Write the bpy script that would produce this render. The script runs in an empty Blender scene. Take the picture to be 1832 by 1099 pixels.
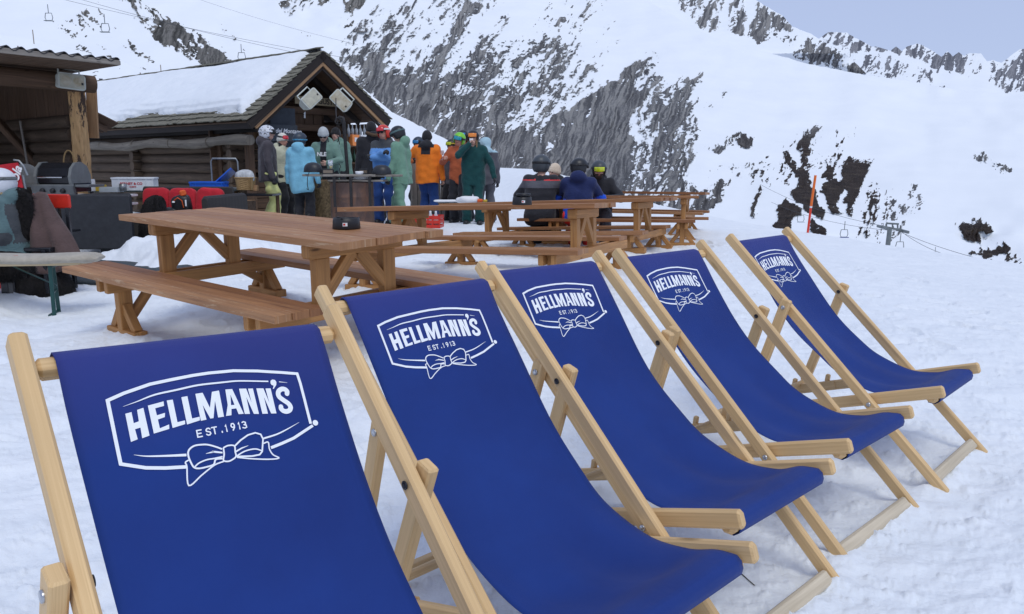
import bpy, bmesh, math, random
import numpy as np
from mathutils import Vector, Matrix
from mathutils.geometry import tessellate_polygon
random.seed(7)
R = math.radians
scn = bpy.context.scene
COL = scn.collection

# ------------------------------------------------------------ camera
CW, CH, CF = 1832.0, 1099.0, 1334.7
PITCH, ROLL, CAMZ = R(10.653), R(0.23), 1.205
cam_data = bpy.data.cameras.new('camera')
cam_data.sensor_width = 36.0
cam_data.lens = 36.0 * CF / CW
cam_data.clip_start = 0.05
cam_data.clip_end = 20000
cam = bpy.data.objects.new('camera', cam_data)
COL.objects.link(cam)
scn.camera = cam
FWD = Vector((0, math.cos(PITCH), -math.sin(PITCH)))
_rt = Vector((1, 0, 0)); _up = _rt.cross(FWD)
RT = _rt * math.cos(ROLL) + _up * math.sin(ROLL)
UP = -_rt * math.sin(ROLL) + _up * math.cos(ROLL)
CAM = Vector((0, 0, CAMZ))
m3 = Matrix((RT, UP, -FWD)).transposed()
cam.matrix_world = Matrix.Translation(CAM) @ m3.to_4x4()
nRT, nUP, nFWD, nCAM = (np.array(v) for v in (RT, UP, FWD, CAM))

def ray(u, v):
    return FWD + RT * ((u - CW / 2) / CF) - UP * ((v - CH / 2) / CF)
def at(u, v, y):
    """the point of the place seen at photo pixel (u, v) that stands y metres ahead"""
    d = ray(u, v)
    return CAM + d * (y / d.y)

# ------------------------------------------------------------ sky and sun
SUN_EL, SUN_AZ = R(58), R(158)      # azimuth clockwise from +Y: from behind right
world = bpy.data.worlds.new("World")
scn.world = world
world.use_nodes = True
wn = world.node_tree
wn.nodes.clear()
wo = wn.nodes.new('ShaderNodeOutputWorld')
wb = wn.nodes.new('ShaderNodeBackground')
ws = wn.nodes.new('ShaderNodeTexSky')
ws.sky_type = 'NISHITA'
ws.sun_disc = False
ws.sun_elevation = SUN_EL
ws.sun_rotation = SUN_AZ
ws.altitude = 2000
ws.air_density = 1.0
ws.dust_density = 3.0
ws.ozone_density = 3.0
wb.inputs['Strength'].default_value = 0.15
# thin high cloud veils the blue
wv = wn.nodes.new('ShaderNodeMix'); wv.data_type = 'RGBA'; wv.inputs[0].default_value = 0.85
wv.inputs[7].default_value = (2.85, 3.32, 4.75, 1)
wn.links.new(ws.outputs[0], wv.inputs[6])
wn.links.new(wv.outputs[2], wb.inputs[0])
wn.links.new(wb.outputs[0], wo.inputs[0])
sd = bpy.data.lights.new('sun', 'SUN')
sd.energy = 1.1
sd.angle = R(30)
sd.color = (1.0, 0.985, 0.92)
sun = bpy.data.objects.new('sun', sd)
COL.objects.link(sun)
sdir = Vector((math.sin(SUN_AZ) * math.cos(SUN_EL), math.cos(SUN_AZ) * math.cos(SUN_EL), math.sin(SUN_EL)))
sun.rotation_euler = sdir.to_track_quat('Z', 'Y').to_euler()
scn.view_settings.view_transform = 'Standard'
scn.view_settings.look = 'None'
scn.view_settings.exposure = 0.17
scn.view_settings.gamma = 1.0
scn.render.engine = 'CYCLES'
scn.cycles.max_bounces = 6
scn.cycles.diffuse_bounces = 3

# ------------------------------------------------------------ object helpers
def link(o, parent=None, label=None, cat=None, group=None, kind=None):
    COL.objects.link(o)
    if parent is not None: o.parent = parent
    if label: o['label'] = label
    if cat: o['category'] = cat
    if group: o['group'] = group
    if kind: o['kind'] = kind
    return o
def tag(o, label=None, cat=None, group=None, kind=None):
    if label: o['label'] = label
    if cat: o['category'] = cat
    if group: o['group'] = group
    if kind: o['kind'] = kind
    return o
def thing(name, label, cat, loc=(0, 0, 0), rz=0.0, group=None):
    o = bpy.data.objects.new(name, None)
    o.empty_display_size = 0.1
    o.location = loc
    o.rotation_euler = (0, 0, rz)
    return link(o, None, label, cat, group)
def copy_tree(o, parent=None):
    c = o.copy()
    COL.objects.link(c)
    if parent is not None: c.parent = parent
    for ch in [x for x in COL.objects if x.parent == o]:
        copy_tree(ch, c)
    return c

class MB:
    """collects faces with UVs (u = along the grain, metres) and material slots"""
    def __init__(s): s.v, s.f, s.uv, s.mi, s.sm = [], [], [], [], []
    def face(s, pts, uvs=None, mi=0, smooth=False):
        b = len(s.v); s.v += [tuple(p) for p in pts]
        s.f.append(list(range(b, b + len(pts)))); s.uv.append(uvs or [(p[0], p[1]) for p in pts]); s.mi.append(mi); s.sm.append(smooth)
    def grid(s, rows, uvs=None, mi=0, smooth=True, closed=False):
        b = len(s.v); nr, nc = len(rows), len(rows[0])
        for r in rows: s.v += [tuple(p) for p in r]
        for i in range(nr - 1):
            for j in range(nc if closed else nc - 1):
                k = (j + 1) % nc
                s.f.append([b + i * nc + j, b + i * nc + k, b + (i + 1) * nc + k, b + (i + 1) * nc + j])
                if uvs: s.uv.append([uvs[i][j], uvs[i][k], uvs[i + 1][k], uvs[i + 1][j]])
                else: s.uv.append([(i * .1, j * .1), (i * .1, j * .1 + .1), (i * .1 + .1, j * .1 + .1), (i * .1 + .1, j * .1)])
                s.mi.append(mi); s.sm.append(smooth)
    def beam(s, p0, p1, w, h, up=(0, 0, 1), ch=0.004, mi=0, taper=1.0, ends=True):
        """a sawn timber from p0 to p1, w wide and h thick along 'up', edges chamfered"""
        p0, p1, up = Vector(p0), Vector(p1), Vector(up)
        ax = (p1 - p0); L = ax.length; ax.normalize()
        sx = ax.cross(up)
        if sx.length < 1e-5: sx = ax.cross(Vector((1, 0, 0)))
        sx.normalize(); sz = sx.cross(ax).normalized()
        ch = min(ch, w * .3, h * .3)
        sec = [(-w/2 + ch, -h/2), (w/2 - ch, -h/2), (w/2, -h/2 + ch), (w/2, h/2 - ch), (w/2 - ch, h/2), (-w/2 + ch, h/2), (-w/2, h/2 - ch), (-w/2, -h/2 + ch)]
        u0, v0 = random.uniform(0, 50), random.uniform(0, 50)
        per = [0]
        for a, b in zip(sec, sec[1:] + sec[:1]): per.append(per[-1] + math.hypot(b[0] - a[0], b[1] - a[1]))
        k = min(ch, L * .2)
        st = [(0, 1 - 2 * ch / max(w, h)), (k, 1), (L - k, 1), (L, 1 - 2 * ch / max(w, h))]
        rings = []
        for t, q in st:
            tp = 1 + (taper - 1) * t / L
            rings.append([p0 + ax * t + sx * a * q * tp + sz * b * q * tp for a, b in sec])
        b0 = len(s.v)
        for r in rings: s.v += [tuple(p) for p in r]
        for i in range(3):
            for j in range(8):
                j2 = (j + 1) % 8
                s.f.append([b0 + i*8 + j, b0 + i*8 + j2, b0 + (i+1)*8 + j2, b0 + (i+1)*8 + j])
                ua, ub = u0 + st[i][0], u0 + st[i+1][0]
                s.uv.append([(ua, v0 + per[j]), (ua, v0 + per[j+1]), (ub, v0 + per[j+1]), (ub, v0 + per[j])])
                s.mi.append(mi); s.sm.append(False)
        if ends:
            for ri, rev in ((0, True), (3, False)):
                idx = [b0 + ri*8 + j for j in range(8)]
                if rev: idx = idx[::-1]
                s.f.append(idx)
                s.uv.append([(u0 + .02 * sec[(7-j if rev else j)][1], v0 + sec[(7-j if rev else j)][0]) for j in range(8)])
                s.mi.append(mi); s.sm.append(False)
    def box(s, c, d, mi=0, ch=0.003, rz=0.0):
        """axis box centre c, size d, grain along its longest horizontal side"""
        c = Vector(c); x, y, z = d
        M = Matrix.Rotation(rz, 3, 'Z')
        if x >= y: a = M @ Vector((x/2, 0, 0)); s.beam(c - a, c + a, y, z, (0, 0, 1), ch, mi)
        else: a = M @ Vector((0, y/2, 0)); s.beam(c - a, c + a, x, z, (0, 0, 1), ch, mi)
    def tube(s, pts, r, n=8, mi=0, caps=True, smooth=True, flat=1.0, upv=None):
        pts = [Vector(p) for p in pts]
        rs = r if hasattr(r, '__len__') else [r] * len(pts)
        ref = Vector(upv) if upv else (Vector((0, 0, 1)) if abs((pts[-1] - pts[0]).normalized().z) < .9 else Vector((1, 0, 0)))
        rows, uvs, L = [], [], 0
        u0 = random.uniform(0, 9)
        for i, p in enumerate(pts):
            t = (pts[min(i + 1, len(pts) - 1)] - pts[max(i - 1, 0)]).normalized()
            x = t.cross(ref)
            if x.length < 1e-4: x = t.cross(Vector((0, 1, 0)))
            x.normalize(); y = x.cross(t)
            ref = y
            if i: L += (p - pts[i-1]).length
            rows.append([p + (x * math.cos(2*math.pi*k/n) + y * math.sin(2*math.pi*k/n) * flat) * rs[i] for k in range(n)])
            uvs.append([(u0 + L, k / n * 2 * math.pi * rs[0]) for k in range(n)])
        s.grid(rows, uvs, mi, smooth, closed=True)
        if caps:
            for row, rev in ((rows[0], False), (rows[-1], True)):
                s.face(row[::-1] if rev else row, [(p.x, p.y) for p in row], mi)
    def lathe(s, prof, c=(0, 0, 0), n=24, mi=0, smooth=True, sx=1, sy=1):
        c = Vector(c)
        rows = [[c + Vector((r * math.cos(2*math.pi*k/n) * sx, r * math.sin(2*math.pi*k/n) * sy, z)) for k in range(n)] for r, z in prof]
        s.grid(rows[::-1], None, mi, smooth, closed=True)
    def ell(s, c, r, n=12, m=8, mi=0, rot=None):
        c = Vector(c); rows = []
        for i in range(m + 1):
            a = math.pi * (i / m); row = []
            for k in range(n):
                b = 2 * math.pi * k / n
                p = Vector((r[0] * math.sin(a) * math.cos(b), r[1] * math.sin(a) * math.sin(b), r[2] * math.cos(a)))
                if rot: p = rot @ p
                row.append(c + p)
            rows.append(row)
        s.grid(rows, None, mi, True, closed=True)
    def build(s, name, mats, parent=None, loc=(0, 0, 0), **kw):
        me = bpy.data.meshes.new(name)
        me.from_pydata(s.v, [], s.f)
        uvl = me.uv_layers.new(name='UVMap')
        flat = [c for f in s.uv for uv in f for c in uv[:2]]
        uvl.data.foreach_set('uv', flat)
        me.polygons.foreach_set('material_index', s.mi)
        me.polygons.foreach_set('use_smooth', s.sm)
        for m in (mats if isinstance(mats, (list, tuple)) else [mats]): me.materials.append(m)
        me.update()
        o = bpy.data.objects.new(name, me)
        o.location = loc
        return link(o, parent, **kw)

def npmesh(name, V, F, mats, parent=None, smooth=True, attrs=None, mi=None, **kw):
    """a mesh from numpy arrays: V (n,3), F (m,4 or 3)"""
    me = bpy.data.meshes.new(name)
    n, m, k = len(V), len(F), F.shape[1]
    me.vertices.add(n); me.vertices.foreach_set('co', np.asarray(V, np.float32).ravel())
    me.loops.add(m * k); me.loops.foreach_set('vertex_index', np.asarray(F, np.int32).ravel())
    me.polygons.add(m); me.polygons.foreach_set('loop_start', np.arange(0, m * k, k, dtype=np.int32))
    me.polygons.foreach_set('loop_total', np.full(m, k, np.int32))
    me.polygons.foreach_set('use_smooth', np.full(m, smooth, bool))
    if mi is not None: me.polygons.foreach_set('material_index', np.asarray(mi, np.int32))
    for nm, a in (attrs or {}).items():
        at_ = me.attributes.new(nm, 'FLOAT', 'POINT'); at_.data.foreach_set('value', np.asarray(a, np.float32).ravel())
    for mt in (mats if isinstance(mats, (list, tuple)) else [mats]): me.materials.append(mt)
    me.update(calc_edges=True)
    o = bpy.data.objects.new(name, me)
    return link(o, parent, **kw)
def gridfaces(nr, nc):
    i, j = np.meshgrid(np.arange(nr - 1), np.arange(nc - 1), indexing='ij')
    a = (i * nc + j).ravel()
    return np.stack([a, a + 1, a + nc + 1, a + nc], 1)

# ------------------------------------------------------------ noise in numpy
def vnoise(x, y, seed=0):
    rs = np.random.RandomState(seed); T = rs.rand(256, 256).astype(np.float32)
    xi, yi = np.floor(x).astype(np.int64), np.floor(y).astype(np.int64)
    fx, fy = (x - xi), (y - yi)
    fx = fx*fx*(3-2*fx); fy = fy*fy*(3-2*fy)
    a, b = T[xi & 255, yi & 255], T[(xi+1) & 255, yi & 255]
    c, d = T[xi & 255, (yi+1) & 255], T[(xi+1) & 255, (yi+1) & 255]
    return a*(1-fx)*(1-fy) + b*fx*(1-fy) + c*(1-fx)*fy + d*fx*fy
def fbm(x, y, seed=0, octv=5, gain=.5, ridged=False):
    s = 0; a = 1; t = 0
    for o in range(octv):
        n = vnoise(x * 2**o + 17.3*o, y * 2**o - 9.1*o, seed + o)
        if ridged: n = 1 - abs(2*n - 1)
        s = s + a * n; t += a; a *= gain
    return s / t
def smooth(a, b, x):
    t = np.clip((x - a) / (b - a), 0, 1); return t*t*(3-2*t)

# ------------------------------------------------------------ materials
def NT(name):
    m = bpy.data.materials.new(name); m.use_nodes = True
    nt = m.node_tree
    return m, nt, nt.nodes['Principled BSDF']
def N(nt, typ, **kw):
    n = nt.nodes.new(typ)
    for k, v in kw.items():
        if k.startswith('_'): n.inputs[k[1:].replace('_', ' ')].default_value = v
        else: setattr(n, k, v)
    return n
def ramp(nt, fac, stops):
    r = nt.nodes.new('ShaderNodeValToRGB')
    while len(r.color_ramp.elements) < len(stops): r.color_ramp.elements.new(.5)
    for e, (p, c) in zip(r.color_ramp.elements, stops):
        e.position = p; e.color = (*c, 1) if len(c) == 3 else c
    nt.links.new(fac, r.inputs[0]); return r.outputs[0]
def mixc(nt, fac, a, b, mode='MIX'):
    m = nt.nodes.new('ShaderNodeMix'); m.data_type = 'RGBA'; m.blend_type = mode
    for s, val in ((0, fac), (6, a), (7, b)):
        if hasattr(val, 'is_linked'): nt.links.new(val, m.inputs[s])
        elif s == 0: m.inputs[0].default_value = val
        else: m.inputs[s].default_value = (*val, 1)
    return m.outputs[2]
def bump(nt, hgt, strength, dist, bsdf):
    b = nt.nodes.new('ShaderNodeBump'); b.inputs['Strength'].default_value = strength; b.inputs['Distance'].default_value = dist
    nt.links.new(hgt, b.inputs['Height']); nt.links.new(b.outputs[0], bsdf.inputs['Normal'])
    return b
def noise(nt, vec, scale, detail=4, rough=.6, dist=0.0):
    n = N(nt, 'ShaderNodeTexNoise', _Scale=scale, _Detail=detail, _Roughness=rough, _Distortion=dist)
    if vec is not None: nt.links.new(vec, n.inputs['Vector'])
    return n.outputs['Fac']
def mapping(nt, src, sc):
    m = N(nt, 'ShaderNodeMapping'); m.inputs['Scale'].default_value = sc
    nt.links.new(src, m.inputs['Vector']); return m.outputs[0]
def wood(name, light, dark, rough=.6, grain=60, ring=5.0, knots=True, bumps=.25, wear=None, wearamt=.62, blot=.45):
    """sawn wood, grain along UV u; wear = colour of scuffed patches"""
    m, nt, b = NT(name)
    uv = N(nt, 'ShaderNodeTexCoord').outputs['UV']
    g1 = noise(nt, mapping(nt, uv, (1.2, grain, 1)), 1.0, 6, .7, .3)
    g2 = noise(nt, mapping(nt, uv, (.8, grain * .3, 1)), ring / 5, 3, .6, 2.2)
    c = ramp(nt, g1, [(.3, dark), (.62, light)])
    mid = tuple((a * .55 + d * .45) for a, d in zip(light, dark))
    f2 = ramp(nt, g2, [(.42, (0, 0, 0)), (.6, (1, 1, 1))])
    c = mixc(nt, mixc(nt, .35, f2, (0, 0, 0)), c, mid)
    big = noise(nt, mapping(nt, uv, (1.5, 3, 1)), 1.0, 3)
    c = mixc(nt, ramp(nt, big, [(.35, (.0,) * 3), (.65, (blot,) * 3)]), c, tuple(x * .62 for x in light))
    if knots:
        vo = N(nt, 'ShaderNodeTexVoronoi', _Scale=1.0); nt.links.new(mapping(nt, uv, (2.2, 9, 1)), vo.inputs['Vector'])
        c = mixc(nt, ramp(nt, vo.outputs['Distance'], [(.04, (.8,) * 3), (.1, (0,) * 3)]), c, tuple(x * .4 for x in dark))
    if wear:
        w = noise(nt, mapping(nt, uv, (4, 40, 1)), 1.0, 6, .75)
        c = mixc(nt, ramp(nt, w, [(wearamt, (0,) * 3), (wearamt + .06, (.85,) * 3)]), c, wear)
    nt.links.new(c, b.inputs['Base Color'])
    b.inputs['Roughness'].default_value = rough
    b.inputs['Specular IOR Level'].default_value = .3
    bump(nt, g1, bumps, .004, b)
    return m
def plain(name, col, rough=.6, var=.25, scale=14, metal=0.0, spec=.4, bmp=.15, bd=.004, col2=None):
    """painted or moulded stuff with a little unevenness and grime"""
    m, nt, b = NT(name)
    oc = N(nt, 'ShaderNodeTexCoord').outputs['Object']
    n = noise(nt, oc, scale, 6, .65)
    c = ramp(nt, n, [(.3, tuple(x * (1 - var) for x in col)), (.7, col2 or tuple(min(1, x * (1 + var * .6)) for x in col))])
    nt.links.new(c, b.inputs['Base Color'])
    b.inputs['Roughness'].default_value = rough; b.inputs['Metallic'].default_value = metal
    b.inputs['Specular IOR Level'].default_value = spec
    if bmp: bump(nt, noise(nt, oc, scale * 5, 4), bmp, bd, b)
    return m
def cloth(name, col, rough=.85, fold=9, var=.2, sheen=.15):
    m, nt, b = NT(name)
    oc = N(nt, 'ShaderNodeTexCoord').outputs['Object']
    n = noise(nt, oc, fold, 4, .55, .6); n2 = noise(nt, oc, 160, 2)
    c = ramp(nt, n, [(.25, tuple(x * (1 - var) for x in col)), (.75, tuple(min(1, x * (1 + var)) for x in col))])
    nt.links.new(c, b.inputs['Base Color'])
    b.inputs['Roughness'].default_value = rough; b.inputs['Sheen Weight'].default_value = sheen
    b.inputs['Specular IOR Level'].default_value = .25
    n3 = noise(nt, mapping(nt, oc, (1, 1, 2.2)), fold * 2.2, 3, .5, 1.6)
    ad = N(nt, 'ShaderNodeMath', operation='MULTIPLY_ADD'); ad.inputs[1].default_value = .8
    nt.links.new(n3, ad.inputs[0]); nt.links.new(n, ad.inputs[2])
    bump(nt, ad.outputs[0], .5, .02, b)
    return m
# ================================================================ the land
def snow_mat(name, far=False):
    m, nt, b = NT(name)
    oc = N(nt, 'ShaderNodeTexCoord').outputs['Object']
    n1 = noise(nt, mapping(nt, oc, (1, 1.6, 1)), 3.2, 8, .62, .2)
    n2 = noise(nt, mapping(nt, oc, (1, 1.3, 1)), 15, 5, .6, .2)
    n3 = noise(nt, oc, .55, 3)
    c = ramp(nt, n1, [(.3, (.785, .825, .86)), (.62, (.855, .885, .91))])
    c = mixc(nt, ramp(nt, n3, [(.35, (.0,) * 3), (.7, (.6,) * 3)]), c, (.79, .83, .865))
    nt.links.new(c, b.inputs['Base Color'])
    b.inputs['Roughness'].default_value = .75
    b.inputs['Specular IOR Level'].default_value = .25
    ad = N(nt, 'ShaderNodeMath', operation='MULTIPLY_ADD'); ad.inputs[1].default_value = .4
    nt.links.new(n2, ad.inputs[0]); nt.links.new(n1, ad.inputs[2])
    bump(nt, ad.outputs[0], .65, .03, b)
    return m
M_SNOW = snow_mat('trodden_snow')
def mountain_mat(name, scale, rock_a, rock_b, rock_c):
    m, nt, b = NT(name)
    oc = N(nt, 'ShaderNodeTexCoord').outputs['Object']
    rk = N(nt, 'ShaderNodeAttribute', attribute_name='rock').outputs['Fac']
    tn = N(nt, 'ShaderNodeAttribute', attribute_name='tone').outputs['Fac']
    fine = noise(nt, oc, scale, 8, .7)
    ad = N(nt, 'ShaderNodeMath', operation='MULTIPLY_ADD'); ad.inputs[1].default_value = .5
    nt.links.new(fine, ad.inputs[0]); nt.links.new(rk, ad.inputs[2])
    k = ramp(nt, ad.outputs[0], [(.7, (0,) * 3), (.86, (1,) * 3)])
    g = noise(nt, mapping(nt, oc, (1, 1, .35)), scale * 1.7, 8, .75)
    st = N(nt, 'ShaderNodeAttribute', attribute_name='streak').outputs['Fac']
    gs = N(nt, 'ShaderNodeMath', operation='MULTIPLY_ADD'); gs.inputs[1].default_value = .45; nt.links.new(g, gs.inputs[0])
    gt = N(nt, 'ShaderNodeMath', operation='MULTIPLY'); gt.inputs[1].default_value = .55; nt.links.new(st, gt.inputs[0]); nt.links.new(gt.outputs[0], gs.inputs[2])
    rc = ramp(nt, gs.outputs[0], [(.25, rock_a), (.5, rock_b), (.75, rock_c)])
    dk = ramp(nt, noise(nt, oc, scale * .9, 7, .75), [(.36, (.03, .023, .022)), (.55, (.07, .052, .042)), (.72, (.17, .14, .10))])
    rc = mixc(nt, tn, rc, dk)
    sn = ramp(nt, noise(nt, oc, scale * .15, 4), [(.3, (.83, .865, .89)), (.7, (.875, .905, .925))])
    c = mixc(nt, k, sn, rc)
    nt.links.new(c, b.inputs['Base Color'])
    b.inputs['Roughness'].default_value = .85
    b.inputs['Specular IOR Level'].default_value = .15
    bb = bump(nt, g, .8, 4.0 / scale / 4, b)
    ks = N(nt, 'ShaderNodeMath', operation='MULTIPLY'); ks.inputs[1].default_value = .8; nt.links.new(k, ks.inputs[0]); nt.links.new(ks.outputs[0], bb.inputs['Strength'])
    return m

# near ground ---------------------------------------------------------
BROW = [(-400, 250, 60), (0, 262, 55), (500, 275, 50), (800, 292, 42), (885, 300, 36), (960, 303, 30), (1040, 322, 26), (1100, 345, 22), (1180, 368, 19.5), (1270, 388, 17.5),
        (1330, 400, 16), (1400, 411, 15), (1480, 424, 14.3), (1600, 443, 13.5), (1700, 458, 13), (1832, 478, 12.4), (2100, 520, 11.5), (2600, 600, 10)]
_bw = [at(u, v, y) for u, v, y in BROW]
_bang = np.array([math.atan2(p.x, p.y) for p in _bw]); _bd = np.array([math.hypot(p.x, p.y) for p in _bw]); _bz = np.array([p.z for p in _bw])
CTRL = [(0.0, .4, -.02), (.37, 1.2, .01), (.75, 1.7, .01), (1.24, 2.2, 0), (1.84, 2.8, 0), (-.3, -1, 0), (1.5, .5, -.02), (3, 1.5, -.03), (-1.5, .5, 0), (-1.2, 2.3, 0), (-3, 1, 0), (-.6, 3.2, .02),
        (3.5, 4, -.04), (5, 6.5, -.1), (2.3, 5, 0), (.8, 4.5, .02)]
def gz_raw(x, y):
    x = np.asarray(x, float); y = np.asarray(y, float)
    ang = np.arctan2(x, y); d = np.hypot(x, y)
    num = 0; den = 0
    for cx, cy, cz in CTRL:
        w = 1.0 / ((x - cx)**2 + (y - cy)**2 + .25)**1.6
        num = num + w * cz; den = den + w
    bd = np.interp(ang, _bang, _bd); bz = np.interp(ang, _bang, _bz)
    w = 1.0 / ((d - bd)**2 * .35 + 1.0)**1.6 * 3
    w = w * (d > 4) * smooth(4, 8, d)
    num = num + w * bz; den = den + w
    z = num / den
    t = smooth(.55, 1.0, d / bd)
    z = z * (1 - t) + bz * t
    over = np.maximum(0, d - bd)
    side = smooth(R(2), R(14), ang) + .12
    z = z - over * .55 * side * smooth(0, 3, over)
    return z
def ground_z(x, y): return float(gz_raw(np.array([x]), np.array([y]))[0]) 
def micro(X, Y):
    near = 1 / (1 + np.hypot(X, Y) * .04)
    a = (fbm(X * 1.1, Y * 1.7, 31, 6, .58) - .5) * .06
    b = (fbm(X * 6, Y * 9.5, 57, 5, .66) - .5) * .045 + np.clip(fbm(X * 13, Y * 19, 91, 4, .66) - .60, 0, 1) * .085
    foot = np.clip(fbm(X * 2.6, Y * 3.1, 77, 3) - .58, 0, 1) * .16
    return (a + b - foot) * near
# poses of the five picnic tables: dims (Lt,Wt,Ht,Lb,Wb,Hb,dn,df,xn,xf,fl,fr), pose (x,y,yaw,z,tx,ty)
TABLES = [
 ((2.392, .812, .761, 2.48, .322, .41, .595, .542, -.147, .11, .854, .85), (-1.63, 5.013, -.649, .08, .001, -.034)),
 ((2.616, .745, .733, 2.349, .32, .38, .811, 1.106, .19, .001, .722, 1.103), (-.355, 7.172, -.409, .111, -.022, .043)),
 ((3.019, .88, .705, 2.479, .298, .328, .613, .861, .108, .05, .85, 1.166), (.583, 9.849, -.42, .068, -.033, .041)),
 ((2.326, .799, .742, 2.53, .302, .409, .754, .751, -.136, .063, .85, .961), (1.631, 11.45, -.24, .037, -.002, .041)),
 ((2.42, .8, .762, 2.4, .3, .432, .745, .743, .024, -.023, .85, .839), (2.249, 13.5, -.351, .017, .01, .032)),
]
def table_matrix(pose):
    x, y, yaw, z, tx, ty = pose
    n = Vector((tx, ty, 1)).normalized()
    X = Vector((math.cos(yaw), math.sin(yaw), 0)); X = (X - n * X.dot(n)).normalized()
    Y = n.cross(X)
    return Matrix.Translation((x, y, z)) @ Matrix((X, Y, n)).transposed().to_4x4()
FOOTZ = [(-.045, .07, -.045, .07), (-.02, .03, -.02, .035), (.05, .02, .07, .0), (.02, .01, .03, .01), (0, -.01, 0, -.01)]   # nearL, farL, nearR, farR
for (dm, ps), fz in zip(TABLES, FOOTZ):
    M = table_matrix(ps)
    for (lx, ly), dz in zip(((-dm[10], -dm[6]), (-dm[10], dm[7]), (dm[11], -dm[6]), (dm[11], dm[7])), fz):
        p = M @ Vector((lx, ly, 0)); CTRL.append((p.x, p.y, p.z + dz))
for u, v, y in ((98, 561, 6.3), (133, 564, 6.2), (20, 600, 5.5), (180, 460, 9.6), (250, 455, 9.7), (772, 399, 14.4), (735, 404, 12.9), (480, 402, 13.3), (850, 400, 13.4), (640, 404, 12.8),
                (400, 430, 11), (60, 430, 11.5), (250, 410, 14), (-400, 430, 13), (1040, 440, 11.6)):
    p = at(u, v, y); CTRL.append((p.x, p.y, p.z))

_na, _nd = 900, 620
_ang = np.concatenate([np.linspace(R(-180), R(-48), 60)[:-1], np.linspace(R(-48), R(42), _na), np.linspace(R(42), R(180), 50)[1:]])
_dd = np.concatenate([np.geomspace(.02, .6, 8)[:-1], np.geomspace(.6, 20, _nd), np.geomspace(20, 110, 60)[1:]])
_A, _D = np.meshgrid(_ang, _dd, indexing='ij')
_X, _Y = np.sin(_A) * _D, np.cos(_A) * _D
_Z = gz_raw(_X, _Y)
_behind = smooth(R(60), R(100), np.abs(_A))
_Z = _Z * (1 - _behind) + 0.0 * _behind
# snow heaped under the first picnic table and beside the rattan sofa
def heap(x0, y0, rx, ry, hh, seed):
    r = np.sqrt(((_X - x0) / rx)**2 + ((_Y - y0) / ry)**2) + (fbm(_X * 2.2, _Y * 2.2, seed, 5) - .5) * .9
    return hh * smooth(1.15, .2, r)
_Z = _Z + heap(-3.6, 9.2, 1.5, .8, .33, 5) + heap(-2.6, 9.9, 1.1, .6, .28, 6) + heap(-4.75, 6.6, .7, .4, .12, 8)
_Z = _Z + micro(_X, _Y)
# snow pushed up against the deckchair feet and the table feet
for _c in [(.0386, .6431, -2.3631), (.378, 1.3129, -2.3942), (.7464, 1.7859, -2.3886), (1.2412, 2.3048, -2.4007), (1.8365, 2.8718, -2.3566)]:
    _cx, _sx = math.cos(_c[2]), math.sin(_c[2])
    _lx, _ly = (_X - _c[0]) * _cx + (_Y - _c[1]) * _sx, -(_X - _c[0]) * _sx + (_Y - _c[1]) * _cx
    _r = np.hypot(np.maximum(0, np.abs(_lx) - .28), _ly + .02)
    _Z = _Z + .019 * np.exp(-(_r / .055)**2) * (.4 + 1.2 * fbm(_X * 14, _Y * 14, 44, 3))
    _r2 = np.minimum(np.hypot(_lx - .24, _ly + .98), np.hypot(_lx + .24, _ly + .98)); _Z = _Z + .02 * np.exp(-(_r2 / .06)**2)
for (dm, ps) in TABLES:
    M = table_matrix(ps)
    for lx, ly in ((-dm[10], -dm[6]), (-dm[10], dm[7]), (dm[11], -dm[6]), (dm[11], dm[7])):
        p = M @ Vector((lx, ly, 0)); c_, s_ = math.cos(ps[2]), math.sin(ps[2])
        a_ = (_X - p.x) * c_ + (_Y - p.y) * s_; b_ = -(_X - p.x) * s_ + (_Y - p.y) * c_
        _r = np.hypot(np.maximum(0, np.abs(a_) - .19), np.maximum(0, np.abs(b_) - .05)); _Z = _Z + .03 * np.exp(-(_r / .09)**2) * (.3 + 1.3 * fbm(_X * 9, _Y * 9, 45, 3))
# boot prints round the tables and along the way to the hut
_rp = np.random.RandomState(12)
for _ in range(230):
    px, py = _rp.uniform(-4.2, 4.6), _rp.uniform(2.6, 12.5)
    if px > .2 and py < px * .6 + 2.6 + .6: continue
    a = _rp.normal(-.5, .9); ca, sa = math.cos(a), math.sin(a)
    m_ = (np.abs(_X - px) < .3) & (np.abs(_Y - py) < .3)
    if not m_.any(): continue
    dx, dy = _X[m_] - px, _Y[m_] - py
    u_, v_ = (dx * ca + dy * sa) / .15, (-dx * sa + dy * ca) / .058
    r_ = np.sqrt(u_**2 + v_**2)
    _Z[m_] += -_rp.uniform(.012, .032) * smooth(1.1, .75, r_) + .010 * np.exp(-((r_ - 1.25) / .22)**2)
ground = npmesh('snow_ground', np.stack([_X.ravel(), _Y.ravel(), _Z.ravel()], 1), gridfaces(*_X.shape)[:, ::-1], M_SNOW, kind='structure')

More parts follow.
